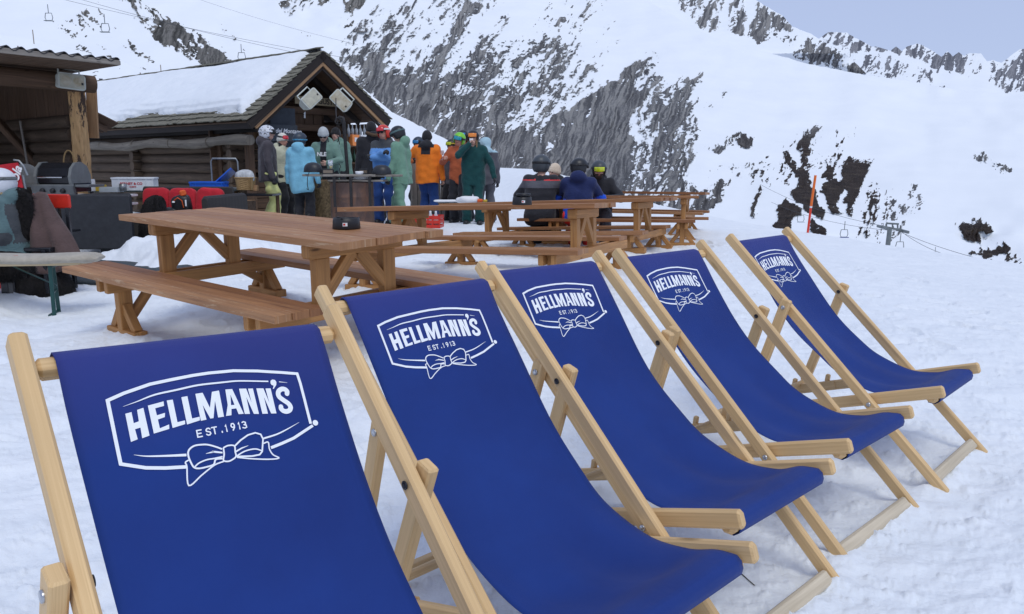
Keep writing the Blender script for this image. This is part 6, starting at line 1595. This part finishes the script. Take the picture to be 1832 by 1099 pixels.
def smin(a, b, k=.03):
    h = np.clip(.5 + .5 * (b - a) / k, 0, 1); return b * (1 - h) + a * h - k * h * (1 - h)
def wrinkle(P, amp, seed):
    r = np.random.RandomState(seed); d = 0
    for _ in range(5):
        k = r.normal(size=3); k[2] *= 1.6; k /= np.linalg.norm(k); fq = r.uniform(18, 60); d = d + np.sin(P @ k * fq + r.uniform(0, 6)) * (22 / fq)
    return amp * d * .45
def ik(a, t, l1, l2, hint):
    a, t, hint = Vector(a), Vector(t), Vector(hint)
    d = t - a; L = min(d.length, (l1 + l2) * .995); dn = d.normalized()
    x = (l1*l1 - l2*l2 + L*L) / (2*L); y = math.sqrt(max(1e-5, l1*l1 - x*x))
    hp_ = (hint - dn * hint.dot(dn)).normalized()
    return a + dn * x + hp_ * y, a + dn * L
M_SKIN = plain('skin', (.56, .33, .25), .55, .08, 12, bmp=.05)
M_SKINR = plain('ruddy_skin', (.58, .29, .21), .55, .08, 12, bmp=.05)
M_EYE = plain('dark_eye', (.03, .02, .02), .3, .1, 5, bmp=0)
M_LIP = plain('lips', (.36, .12, .11), .5, .1, 5, bmp=0)
_cloth = {}
def CLO(name, col, rough=.8):
    k = (name, col)
    if k not in _cloth: _cloth[k] = cloth(name, tuple(min(.95, c * 1.3) for c in col), rough, 7, .16)
    return _cloth[k]
def hand_fn(w, d, n, side, grip, rad=1.0):
    """a hand from wrist w pointing along d, palm facing n; side +1 right, grip 0 flat .. 1 closed"""
    w, d, n = Vector(w), Vector(d).normalized(), Vector(n); n = (n - d * n.dot(d)).normalized(); x = d.cross(n) * side   # thumb side
    segs = [(w - d*.04, w + d*.01, .027, .026)]
    for k, (o, L) in enumerate(((.026, .075), (.009, .085), (-.009, .08), (-.026, .062))):
        base = w + d*.082 + x*o
        segs.append((w + d*.015 + x*o*.7, base, .015, .0125))
        a1 = .25 + 1.15*grip + .06*k; p1 = base + (d*math.cos(a1) + n*math.sin(a1)) * L * .48
        a2 = a1 + .25 + 1.1*grip; p2 = p1 + (d*math.cos(a2) + n*math.sin(a2)) * L * .52
        segs += [(base, p1, .0098, .0088), (p1, p2, .0088, .0068)]
    t0 = w + d*.02 + x*.026; t1 = t0 + (d*.72 + x*.66*(1 - .6*grip) + n*(.2 + .5*grip)).normalized() * .045; t2 = t1 + (d*.9 + x*(.2 - .5*grip) + n*(.2 + .5*grip)).normalized() * .034
    segs += [(w + d*.01 + x*.012, t0, .015, .0135), (t0, t1, .0125, .0105), (t1, t2, .0105, .0082)]
    segs = [(np.array(a), np.array(b), ra*rad, rb*rad) for a, b, ra, rb in segs]
    def fn(P):
        dd = None
        for i, (a, b, ra, rb) in enumerate(segs):
            c = cap(P, a, b, ra, rb); dd = c if dd is None else smin(dd, c, .006)
        return dd
    allp = np.array([a for a, *_ in segs] + [s_[1] for s_ in segs])
    return fn, allp.min(0) - .03, allp.max(0) + .03
def person(u, v, y, label, rz, o, tall=1.79, sit=None, root_xy=None):
    """a person whose head top is seen at (u, v), y metres ahead; o describes pose and clothes"""
    top = at(u, v, y)
    seed = abs(int(u)) + 3
    gz = ground_z(top.x, top.y) - .02 if sit is None else sit - .46
    S = (top.z - gz) / tall if sit is None else o.get('S', 1.0)
    res = o.get('res', .016)
    lean = o.get('lean', 0.0); turn = o.get('hturn', 0.0); nod = o.get('nod', 0.0); tilt = o.get('tilt', 0)
    seated = sit is not None
    pz = .96 if not seated else .54
    pel = np.array([0, 0, pz])
    # torso frame leaning about the pelvis
    cl, sl_ = math.cos(lean), math.sin(lean)
    def T(p): q = np.array(p, float); return pel + np.array([q[0], q[1]*cl + q[2]*sl_, -q[1]*sl_ + q[2]*cl])
    chest = T((0, 0, .34)); neck = T((0, -.005, .52)); hc = T((0, .02 + .01, .66))
    if o.get('hfwd'): hc = hc + np.array([0, o['hfwd'], -o['hfwd']*.35])
    sh = [T((-.175, -.01, .455)), T((.175, -.01, .455))]
    hipj = [pel + np.array([-.09, 0, -.03]), pel + np.array([.09, 0, -.03])]
    Rh = Matrix.Rotation(turn, 3, 'Z') @ Matrix.Rotation(-nod - lean * .3, 3, 'X') @ Matrix.Rotation(tilt, 3, 'Y')
    Rh_n = np.array(Rh)
    def HL_(P): return (P - hc) @ Rh_n        # into head space
    # arms
    hands = o.get('hands', [(-.27, .04, .84), (.27, .04, .84)]); hints = o.get('elb', [(-.6, -.8, -.2), (.6, -.8, -.2)])
    if seated and 'hands' not in o: hands = [(-.16, .40, .78), (.16, .40, .78)]; hints = [(-.8, -.2, -.6), (.8, -.2, -.6)]
    el, wr = [], []
    for i in (0, 1):
        e, w = ik(sh[i], hands[i], .29, .27, hints[i]); el.append(np.array(e)); wr.append(np.array(w))
    feet = o.get('feet', [(-.13, .02), (.13, -.02)]) if not seated else o.get('feet', [(-.13, .42), (.13, .36)])
    kn, an = [], []
    for i in (0, 1):
        a_ = (feet[i][0], feet[i][1], .10 if not seated else .10)
        k_, a2 = ik(hipj[i], a_, .43, .43, (0, 1, .25 if not seated else 1.0)); kn.append(np.array(k_)); an.append(np.array(a2))
    # ---- body
    def body(P):
        q = HL_(P)
        d = ell(q, (0, -.008, .018), (.076, .096, .098)); d = smin(d, ell(q, (0, .022, -.045), (.055, .066, .068)), .03)
        d = smin(d, cap(q, (0, .088, .012), (0, .112, -.018), .008, .014), .012)
        d = smin(d, cap(q, (-.02, .082, -.052), (.02, .082, -.052), .010, .010), .012)
        for sx in (-1, 1): d = smin(d, ell(q, (sx*.078, -.008, -.005), (.010, .020, .030)), .008)
        for sx in (-1, 1): d = np.maximum(d, -ell(q, (sx*.032, .098, .012), (.016, .014, .011)))
        d = smin(d, cap(P, neck - np.array([0, 0, .05]), hc + np.array([0, -.01, -.06]), .056, .052), .03)
        for sx in (-1, 1): d = smin(d, cap(P, T((sx*.05, 0, .02)), T((sx*.075, 0, .37)), .095, .095), .05)
        d = smin(d, cap(P, sh[0], sh[1], .055, .055), .05)
        for i in (0, 1):
            d = smin(d, cap(P, sh[i], el[i], .052, .040), .03); d = smin(d, cap(P, el[i], wr[i], .038, .027), .01)
            d = smin(d, cap(P, hipj[i], kn[i], .085, .055), .04); d = smin(d, cap(P, kn[i], an[i], .053, .038), .015)
            d = smin(d, cap(P, an[i] + np.array([0, -.03, -.03]), an[i] + np.array([0, .14, -.05]), .035, .028), .02)
        return d
    allp = np.array([hc + .14, hc - .13, *sh, *el, *wr, *kn, *an, pel, *(a + np.array([0, .22, -.1]) for a in an)])
    lo, hi = allp.min(0) - .14, allp.max(0) + .14
    V, F = mesh_sdf(body, lo, hi, res)
    bare = o.get('bare', (False, False)); grip = o.get('grip', (.55, .55)); extra = []
    V = [V]; F = [F]; n0 = len(V[0]); gl = []
    for i in (0, 1):
        fa = Vector(wr[i] - el[i]).normalized(); sd_ = -1 if i == 0 else 1
        pn = o.get('palm', [None, None])[i] or (-sd_, .15, 0)
        if abs(Vector(pn).normalized().dot(fa)) > .95: pn = (0, 1, 0)
        fn, l_, h_ = hand_fn(wr[i] + np.array(fa)*.015, fa, pn, sd_, grip[i], 1.0 if bare[i] else 1.35)
        v2, f2 = mesh_sdf(fn, l_, h_, .0085 if bare[i] else .010)
        if bare[i]: F.append(f2 + n0); V.append(v2); n0 += len(v2)
        else: gl.append((v2, f2))
    skin = o.get('skin', M_SKIN)
    root = npmesh('person', np.concatenate(V) * S, np.concatenate(F), skin)
    tag(root, label, 'person', o.get('group', 'skiers at the hut and the tables'))
    loc = Vector((top.x, top.y, gz if not seated else gz + .46 - .46*S))
    if seated: loc.z = sit - .485*S
    hw = Matrix.Rotation(rz, 3, 'Z') @ Vector(hc * S)
    loc.x = top.x - hw.x; loc.y = top.y - hw.y
    if root_xy: loc.x, loc.y = root_xy
    root.location = loc; root.rotation_euler = (0, 0, rz)
    def part(name, fn, lo, hi, h, mats, pick=None, parent=root):
        V, F = mesh_sdf(fn, lo, hi, h)
        if len(F) == 0: return None
        mi = None
        if pick is not None: mi = pick(V[F].mean(1))
        return npmesh(name, V * S, F, mats, parent, mi=mi)
    for v2, f2 in gl: npmesh('glove', v2 * S, f2, o.get('glove', M_BLACK), root)
    # ---- jacket
    hem = o.get('hem', .80) if not seated else pz - .07
    fat = o.get('fat', 1.0)
    def jacket(P):
        d = None
        for sx in (-1, 1):
            c = cap(P, T((sx*.075, 0, -.20 if not seated else -.03)), T((sx*.085, 0, .36)), .142*fat, .130*fat); d = c if d is None else smin(d, c, .06)
        d = smin(d, cap(P, sh[0]*.96 + chest*.04, sh[1]*.96 + chest*.04, .080*fat, .080*fat), .06)
        d = np.maximum(d, hem - P[:, 2] + .012 * np.sin(P[:, 0] * 14))
        for i in (0, 1):
            w2 = wr[i] + (wr[i] - el[i]) * .03
            d = smin(d, cap(P, sh[i], el[i], .078*fat, .066), .045); d = smin(d, cap(P, el[i], w2, .066, .052), .012)
        d = smin(d, cap(P, neck - np.array([0, 0, .04]), neck + (hc - neck) * .32, .088, .078), .03)
        q = HL_(P)
        if o.get('hood', True):
            hd = ell(P, neck + np.array([0, -.085 , .015]), (.125, .085, .095)); d = smin(d, hd, .03)
        if o.get('hood_up'): 
            hd = np.maximum(ell(q, (0, -.015, .015), (.125, .14, .15)), q[:, 1] - .06); d = smin(d, hd, .03)
        d = np.maximum(d, -cap(P, neck + (hc - neck)*.15, hc, .062, .07)) if not o.get('hood_up') else np.maximum(d, -ell(q, (0, .05, 0), (.09, .12, .11)))
        return d + wrinkle(P, .011, seed)
    jm = o.get('jacket'); pick = o.get('pick')
    pk = (lambda C: pick(C, dict(pel=pel, sh=sh, el=el, wr=wr, neck=neck, T=T))) if pick else None
    jl = np.array([*sh, *el, *wr, hc, pel]); jlo, jhi = jl.min(0) - .2, jl.max(0) + .2; jlo[2] = min(hem - .05, min(w[2] for w in wr) - .08)
    part('jacket', jacket, jlo, jhi, res, jm, pk)
    # ---- trousers and boots
    def trousers(P):
        d = None
        for i in (0, 1):
            c = smin(cap(P, hipj[i] + np.array([0, 0, .03]), kn[i], .118, .088), cap(P, kn[i], an[i] + np.array([0, 0, -.01]), .088, .098), .03)
            d = c if d is None else smin(d, c, .03)
        d = smin(d, cap(P, hipj[0], hipj[1], .12, .12), .05)
        d = np.maximum(d, .065 - P[:, 2] + .01 * np.sin(P[:, 0]*30))
        return d + wrinkle(P, .014, seed + 5)
    tl = np.array([*hipj, *kn, *an]); part('trousers', trousers, tl.min(0) - .17, tl.max(0) + .17, res, o.get('pants'), (lambda C: o['ppick'](C)) if o.get('ppick') else None)
    for i in (0, 1):
        a = an[i]
        def boot(P, a=a):
            d = smin(cap(P, a + np.array([0, -.05, -.045]), a + np.array([0, .15, -.055]), .062, .055), cap(P, a + np.array([0, -.02, -.03]), a + np.array([0, -.03, .12]), .066, .07), .03)
            return np.maximum(d, -P[:, 2] + (a[2] - .10))
        part('boot', boot, a - np.array([.1, .16, .12]), a + np.array([.1, .24, .22]), .013, o.get('boots', M_BLACK))
    # ---- head wear
    c0 = hc; hr = max(res * .6, .009)
    def hpart(name, fq, mats, pick=None, ext=.19): return part(name, lambda P: fq(HL_(P)), c0 - ext, c0 + ext, hr, mats, pick)
    hat = o.get('hat', 'helmet')
    if hat == 'helmet':
        def hm(q):
            d = ell(q, (0, -.012, .035), (.116, .138, .118)); d = smin(d, ell(q, (0, -.03, -.03), (.108, .105, .09)), .03)
            face = np.maximum(np.maximum(.045 - q[:, 1], q[:, 2] - .052), -q[:, 2] - .3)
            d = np.maximum(d, -face + 0*d); d = np.maximum(d, -q[:, 2] - .085)
            return np.maximum(d, -ell(q, (0, .01, -.02), (.084, .12, .11)))
        hpart('helmet', hm, o['hatm'], (lambda C: o['hpick'](HL_(C))) if o.get('hpick') else None)
    elif hat == 'beanie':
        def bn(q):
            d = ell(q, (0, -.012, .03), (.094, .116, .122)); d = np.maximum(d, -(q[:, 2] + q[:, 1] * -.32 + .012))
            d2 = np.maximum(ell(q, (0, -.012, .03), (.100, .122, .118)), np.abs(q[:, 2] - q[:, 1]*.32 + -.012) - .026)
            return np.minimum(d, d2)
        hpart('beanie', bn, o['hatm'])
    gg = o.get('goggles')
    if gg:
        gz_, lens, strap = gg
        ex = .012 if hat == 'helmet' else .004
        bx, by, bz = (.116, .138, .118) if hat == 'helmet' else (.094, .116, .12)
        def stp(q): return np.maximum(np.maximum(ell(q, (0, -.012, .035), (bx + .007, by + .007, bz + .007)), np.abs(q[:, 2] - gz_) - .018), -ell(q, (0, -.012, .035), (bx - .004, by - .004, bz - .004)))
        hpart('goggle_strap', stp, strap)
        def ln(q, g=.0):
            rr_ = .100 if gz_ < .03 else by + .004
            d = ell(q, (0, -.015, .03), (bx + .004 if gz_ > .03 else .092, (by + .022) if gz_ > .03 else .125, .16))
            d = np.maximum(d, np.abs(q[:, 2] - gz_) - (.036 + g)); d = np.maximum(d, np.abs(q[:, 0]) - (.078 + g)); return np.maximum(d, .055 - q[:, 1] + 0*d)
        hpart('goggle_frame', lambda q: np.maximum(ln(q, .007) + .003, 0 * q[:, 0] - 1), M_BLACK)
        hpart('goggle_lens', ln, lens)
    if o.get('shades'):
        def sg(q):
            d = None
            for sx in (-1, 1):
                c = ell(q, (sx*.034, .098, .012), (.032, .016, .021)); d = c if d is None else np.minimum(d, c)
            d = np.minimum(d, cap(q, (-.06, .085, .018), (-.085, -.01, .012), .005, .005)); return np.minimum(d, cap(q, (.06, .085, .018), (.085, -.01, .012), .005, .005))
        hpart('sunglasses', sg, M_BLACKE)
    if o.get('face', True):
        hp2 = lambda p: (Vector(hc) + Rh @ Vector(p)) * S
        for sx in (-1, 1):
            if not o.get('shades') and not (gg and gg[0] < .03):
                b = MB(); b.ell(hp2((sx*.031, .089, .012)), (.011*S, .008*S, .006*S), 8, 6); b.build('eye', M_EYE, root)
                b = MB(); b.tube([hp2((sx*.016, .095, .030)), hp2((sx*.034, .094, .034)), hp2((sx*.05, .083, .028))], .0045*S, 6); b.build('eyebrow', M_EYE, root)
        b = MB(); b.tube([hp2((-.020, .088, -.049)), hp2((0, .094, -.052)), hp2((.020, .088, -.049))], .0055*S, 6); b.build('mouth', M_LIP, root)
    if o.get('beard'):
        hpart('beard', lambda q: np.maximum(smin(ell(q, (0, .026, -.055), (.062, .074, .070)), cap(q, (-.025, .088, -.036), (.025, .088, -.036), .010, .010), .01), np.maximum(q[:, 2] + .032, -ell(q, (0, .095, -.05), (.022, .02, .010)))), o['beard'])
    if o.get('hair'):
        m_, strands = o['hair']
        def hf(q):
            d = None
            for a, b_, r0, r1 in strands: c = cap(q, a, b_, r0, r1); d = c if d is None else smin(d, c, .02)
            return d + .003 * np.sin(q[:, 0]*170)
        hpart('hair', hf, m_, None, .30)
    if o.get('fur'):
        b = MB(); pts = [Vector(HLi) for HLi in []]
        ring = [(Vector(neck) + Vector((.115*math.cos(a), -.10 + .09*math.sin(a), .06 + .02*math.cos(2*a)))) * S for a in np.linspace(0, 2*math.pi, 26)]
        b.tube(ring, [.030 * S * (1 + .18 * math.sin(k*2.3)) for k in range(26)], 8); b.build('fur_trim', o['fur'], root)
    if o.get('neck_gaiter'):
        part('neck_gaiter', lambda P: np.maximum(cap(P, neck + (hc - neck)*.1, neck + (hc - neck)*.62, .074, .068), -cap(P, neck, hc, .056, .052) - .3), c0 - .25, c0 + .12, hr, o['neck_gaiter'])
    return root, dict(S=S, wr=wr, el=el, hc=hc, T=T, neck=neck, pel=pel)

J_char = CLO('charcoal_shell', (.048, .042, .048)); J_beige = CLO('sage_beige_shell', (.42, .42, .31)); J_sky = CLO('sky_blue_shell', (.17, .40, .52)); J_sage = CLO('sage_green_shell', (.125, .21, .17))
J_black = CLO('black_shell', (.018, .018, .022)); J_blue = CLO('mid_blue_shell', (.10, .24, .50)); J_dk = CLO('dark_grey_shell', (.045, .05, .055)); J_mint = CLO('mint_green_shell', (.13, .245, .175)); J_or = CLO('orange_shell', (.95, .17, .015))
J_rust = CLO('rust_shell', (.36, .085, .032)); J_pine = CLO('pine_green_shell', (.005, .043, .043)); J_navy = CLO('navy_shell', (.012, .02, .075)); J_royal = CLO('royal_blue_shell', (.01, .07, .48)); J_grey = CLO('grey_shell', (.075, .075, .088))
J_redst = CLO('red_stripe', (.55, .05, .05)); J_teal = CLO('teal_shell', (.075, .125, .13)); J_yel = CLO('pale_yellow_shell', (.86, .74, .27)); J_navp = CLO('navy_trousers', (.012, .04, .15)); J_red = CLO('red_trousers', (.70, .03, .02)); J_white = CLO('grey_white_fleece', (.45, .45, .45))
J_pale = CLO('pale_blue_shell', (.30, .44, .50))
M_KNG = CLO('light_grey_knit', (.36, .38, .38), .95); M_KNB = CLO('black_knit', (.02, .02, .022), .95); M_KNS = CLO('sand_knit', (.50, .41, .31), .95); M_KNW = CLO('cream_knit', (.50, .48, .42), .95)
M_HWH = plain('white_helmet_shell', (.66, .68, .72), .4, .1, 8, bmp=.03); M_HBK = plain('black_helmet_shell', (.02, .022, .026), .35, .2, 8, bmp=.03); M_HGR = plain('slate_helmet_shell', (.055, .065, .075), .4, .2, 8, bmp=.03); M_HNV = plain('navy_helmet_shell', (.035, .05, .07), .4, .2, 8, bmp=.03)
M_HRD = plain('red_helmet_shell', (.68, .05, .03), .35, .2, 8, bmp=.03); M_HGN = plain('lime_helmet_shell', (.22, .62, .05), .35, .2, 8, bmp=.03)
def lens(name, c): return plain(name, c, .12, .25, 9, bmp=0, spec=.8)
L_red = lens('red_lens', (.65, .02, .03)); L_blue = lens('blue_lens', (.02, .22, .50)); L_yel = lens('yellow_lens', (.62, .72, .02)); L_or = lens('orange_lens', (.90, .26, .02)); L_lime = lens('blue_green_lens', (.02, .35, .45))
M_MARK = lambda q: ((np.sin(q[:, 0]*90) * np.sin(q[:, 2]*110 + 2*np.sin(q[:, 1]*60)) > .45) & (q[:, 1] < .08)).astype(int)

person(478, 222, 13.05, 'person in charcoal jacket, white patterned helmet and pale yellow trousers', R(-62), dict(jacket=J_char, pants=J_yel, hat='helmet', hatm=[M_HWH, M_BLACK], hpick=M_MARK, goggles=(.04, M_BLACK, M_WHITE), hturn=-.35, hem=.80, fat=1.08,
    hands=[(-.24, .12, .86), (.30, .02, .88)], feet=[(-.14, .08), (.14, -.08)], boots=M_BLACK))
person(505, 236, 13.9, 'smiling person in a pale sage jacket and cream beanie with red goggles on it', R(-115), dict(jacket=J_beige, pants=J_black, hat='beanie', hatm=M_KNW, goggles=(.075, L_red, M_BLACK), nod=.15, neck_gaiter=J_black, skin=M_SKINR), 1.79)
person(537, 235, 12.95, 'person in a long sky blue jacket and navy helmet seen from behind', R(-8), dict(jacket=J_sky, pants=J_black, hat='helmet', hatm=M_HNV, goggles=(.012, M_BLACK, lens('blue_strap', (.05, .30, .50))), hturn=-.5, hem=.66, fat=1.1, face=False,
    hands=[(-.30, .04, .80), (.32, .06, .82)], feet=[(-.12, 0), (.12, 0)], neck_gaiter=M_KNB))
pr_, inf = person(578, 224, 13.65, 'man with sunglasses, grey beanie and open sage green jacket looking down at his glass', R(172), dict(jacket=[J_sage, J_black], pants=J_black, hat='beanie', hatm=M_KNG, shades=True, nod=.5, lean=.12, hturn=.25, hem=.78,
    hands=[(-.16, .34, 1.12), (.14, .36, 1.10)], elb=[(-.8, -.4, -.5), (.8, -.4, -.5)], bare=(True, True), neck_gaiter=J_black,
    pick=lambda C, k: ((np.abs(C[:, 0]) < .062) & (C[:, 1] > .03) & (C[:, 2] < 1.5)).astype(int)))
o = mat_text('NLE', .10, M_PAPER, 'chest_lettering', None, Matrix.Identity(4), .003); o.parent = pr_; o.matrix_basis = Matrix.Translation(Vector((.0, .235, 1.27)) * inf['S']) @ Matrix.Rotation(R(180), 4, 'Z') @ Matrix.Rotation(R(78), 4, 'X')
person(600, 226, 16.4, 'bartender in a black beanie half hidden behind the man in sunglasses', R(175), dict(jacket=J_sage, pants=J_black, hat='beanie', hatm=M_KNB))
person(663, 210, 14.9, 'person in black with a brown fur-trimmed hood seen from behind beside the bar', R(28), dict(jacket=J_black, pants=J_black, hat='beanie', hatm=M_KNB, fur=plain('brown_fur', (.16, .10, .06), .95, .5, 60, bmp=1.0, bd=.02), hem=.78, fat=1.12, face=False), 1.84)
person(685, 216, 13.75, 'man in a blue and dark jacket with red goggles and sunglasses, arms folded', R(168), dict(jacket=[J_blue, J_dk], pants=J_navp, hat='helmet', hatm=M_HRD, goggles=(.065, L_red, M_WHITE), shades=True, hturn=-.2, hem=.74, skin=M_SKINR, tilt=.1,
    hands=[(.10, .30, 1.20), (-.08, .29, 1.27)], elb=[(-.9, -.1, -.7), (.9, -.1, -.7)], grip=(.8, .8), neck_gaiter=M_ORNG,
    pick=lambda C, k: ((C[:, 2] > 1.36) | ((C[:, 0] < -.18) & (C[:, 2] > 1.22))).astype(int)), 1.84)
person(711, 218, 12.95, 'person in a mint green suit and black helmet, standing in profile at the oval bar', R(72), dict(jacket=J_mint, pants=J_mint, hat='helmet', hatm=M_HBK, goggles=(.045, M_BLACK, J_teal), nod=.35, hem=.76, fat=1.02, lean=.06,
    hands=[(-.26, .14, .84), (.26, .10, .86)], feet=[(-.12, -.14), (.12, .22)]), 1.84)
person(764, 231, 14.4, 'person in a bright orange jacket with a black beanie, seen from behind', R(-6), dict(jacket=[J_or, J_black], pants=J_navp, hat='beanie', hatm=M_KNB, face=False, hem=.78, fat=1.08,
    hands=[(-.38, .26, 1.20), (.30, .0, .86)], elb=[(-.9, -.3, -.6), (.7, -.7, 0)], bare=(False, True), feet=[(-.08, .06), (.12, -.08)], glove=M_BLACK,
    pick=lambda C, k: (((C[:, 2] > 1.44) & (np.abs(C[:, 0]) < .15)) | ((C[:, 2] > 1.32) & (np.abs(C[:, 0]) < .085) & (C[:, 1] < -.05))).astype(int)))
person(748, 243, 15.7, 'person in a dark helmet with blue lenses hidden behind the one in orange', R(150), dict(jacket=J_black, pants=J_black, hat='helmet', hatm=M_HNV, goggles=(.04, L_blue, M_BLACK)))
person(828, 226, 15.2, 'person in a black helmet with blue goggles behind the lime green helmet', R(165), dict(jacket=J_rust, pants=J_black, hat='helmet', hatm=M_HBK, goggles=(.055, L_blue, M_BLACK)), 1.84)
person(808, 247, 15.0, 'person in grey with a yellow goggle strap, mostly hidden left of the rust jacket', R(140), dict(jacket=J_grey, pants=J_black, hat='helmet', hatm=M_HBK, goggles=(.05, L_yel, M_YEL)))
pr_, inf = person(821, 230, 14.2, 'laughing person in a rust orange jacket and lime green helmet holding a glass', R(158), dict(jacket=J_rust, pants=J_black, hat='helmet', hatm=M_HGN, goggles=(.035, L_lime, M_BLACK), tilt=-.25, hturn=.1, hem=.78, skin=M_SKINR,
    hands=[(-.2, .1, .9), (.16, .36, 1.26)], elb=[(-.7, -.6, -.3), (.8, -.3, -.8)], bare=(False, True), grip=(.5, .85)), 1.84)
t = thing('stem_glass', 'small stem glass in the hand of the person in rust orange', 'glass', (0, 0, 0)); b = MB(); b.lathe([(0, 0), (.03, .002), (.004, .012), (.004, .08), (.03, .11), (.032, .17)], n=14); b.build('glass_body', mg, t)
t.location = pr_.matrix_basis @ (Vector(inf['wr'][1]) * inf['S'] + Vector((0, .07, -.02)))
pr_, inf = person(846, 228, 13.4, 'person in a pine green suit and orange goggles drinking from a pale cup', R(176), dict(jacket=J_pine, pants=J_pine, hat='helmet', hatm=M_HBK, goggles=(.055, L_or, M_BLACK), hem=.74, fat=1.08,
    hands=[(-.40, .08, .92), (.055, .235, 1.50)], elb=[(-.9, -.3, 0), (.9, .1, -.9)], bare=(False, True), grip=(.3, .85), palm=[None, (-1, .1, .2)],
    hair=(plain('light_brown_hair', (.28, .17, .09), .8, .3, 40, bmp=.4), [((-.07, .03, -.05), (-.075, .05, -.22), .020, .012), ((.07, .03, -.05), (.075, .05, -.20), .018, .012)])), 1.82)
t = thing('drinking_cup', 'pale stemmed cup held to the mouth by the person in pine green', 'cup', (0, 0, 0)); b = MB(); b.lathe([(0, 0), (.022, .002), (.005, .012), (.005, .035), (.030, .06), (.036, .11), (.033, .12), (0, .115)], n=16); b.build('cup_body', M_PAPER, t)
t.location = pr_.matrix_basis @ (Vector(inf['hc']) * inf['S'] + Vector((.01, .155, -.13)))
person(868, 244, 14.7, 'person in a pale blue hood mostly hidden behind the one in pine green', R(10), dict(jacket=[J_grey, J_pale], pants=J_grey, hat='none', hood_up=True, face=False, pick=lambda C, k: (C[:, 2] > 1.46).astype(int)))

# four people seated at the fourth table
M4 = table_matrix(TABLES[3][1]); d4 = TABLES[3][0]
def bench_spot(u, far):
    lo_, hi_ = -2.5, 2.5; yy = d4[7] if far else -d4[6]
    for _ in range(40):
        m_ = (lo_ + hi_) / 2; p = M4 @ Vector((m_, yy, d4[5])); q = p - CAM
        uu = CW/2 + CF * q.dot(RT) / q.dot(FWD)
        if uu < u: lo_ = m_
        else: hi_ = m_
    return p
ty = TABLES[3][1][2]
def seated(u, uh, vh, far, label, o, rz):
    p = bench_spot(u, far); top = at(uh, vh, p.y)
    o['S'] = (top.z - p.z) / o.get('sith', .905)
    return person(uh, vh, p.y, label, rz, o, sit=p.z, root_xy=(p.x, p.y))
seated(965, 963, 269, False, 'person in a black jacket with grey shoulders and red stripes, seated with slate helmet', dict(jacket=[J_black, J_grey, J_redst], pants=J_black, hat='helmet', hatm=M_HGR, face=False, lean=.18, fat=.96, goggles=(.04, M_BLACK, M_BLACK), hturn=-.4, hood=False,
    pick=lambda C, k: np.where((C[:, 2] > .89) & (C[:, 2] < .99), 1, 0) + np.where((np.abs(C[:, 2] - 1.0) < .010) & (np.abs(C[:, 0]) > .05), 2, 0)), R(-12))
seated(1033, 1038, 276, False, 'person in a navy and royal blue jacket seated with back turned', dict(jacket=[J_navy, J_royal], pants=J_red, hat='helmet', hatm=M_HBK, face=False, lean=.15, fat=.97, hturn=-.7, goggles=(.05, M_BLACK, M_BLACK),
    pick=lambda C, k: (C[:, 2] < .70 + .35 * np.abs(C[:, 0]) + .0).astype(int)), R(-14))
seated(996, 992, 288, True, 'smiling person in a sand coloured beanie and pale fleece, facing us between two backs', dict(jacket=[J_white, J_black], pants=J_black, hat='beanie', hatm=M_KNS, lean=.2, hturn=-.3, neck_gaiter=M_KNB, sith=.88, tilt=-.1, pick=lambda C, k: ((C[:, 0] < -.02) & (C[:, 2] > .9)).astype(int)), R(158))
seated(1070, 1064, 283, True, 'bearded man with grey helmet, bright yellow goggles and black puffer jacket at the table', dict(jacket=J_black, pants=J_grey, hat='helmet', hatm=M_HGR, goggles=(.04, L_yel, M_BLACK), beard=plain('dark_beard', (.06, .04, .03), .9, .3, 60, bmp=.5), lean=.22, hturn=.1, fat=1.0, nod=.1, neck_gaiter=J_white, sith=.88), R(172))
# woman at the left edge
top = at(-4, 296, 7.2)
person(-4, 296, 7.2, 'person in a white helmet and teal and black jacket seated at the left edge', R(82), dict(jacket=[J_teal, J_dk], pants=J_red, hat='helmet', hatm=M_HWH, goggles=(.05, M_GREYP, M_GREYP), lean=.12, fat=1.15, S=1.02, res=.012, skin=M_SKINR,
    hands=[(-.10, .22, .76), (.10, .26, .78)], elb=[(-.4, -1, -.3), (.4, -1, -.3)],
    hair=(plain('blonde_hair', (.50, .36, .19), .8, .3, 40, bmp=.4), [((.06, -.06, -.05), (.05, -.08, -.15), .028, .018), ((-.06, -.06, -.05), (-.05, -.08, -.15), .028, .018)]),
    pick=lambda C, k: (((C[:, 2] > .66) & (cap(C, k['sh'][0], k['el'][0], 0, 0) > .098) & (C[:, 2] < 1.02)) | (cap(C, k['el'][0], k['wr'][0], 0, 0) < .085) | (cap(C, k['el'][1], k['wr'][1], 0, 0) < .085)).astype(int)), sit=top.z - .90)
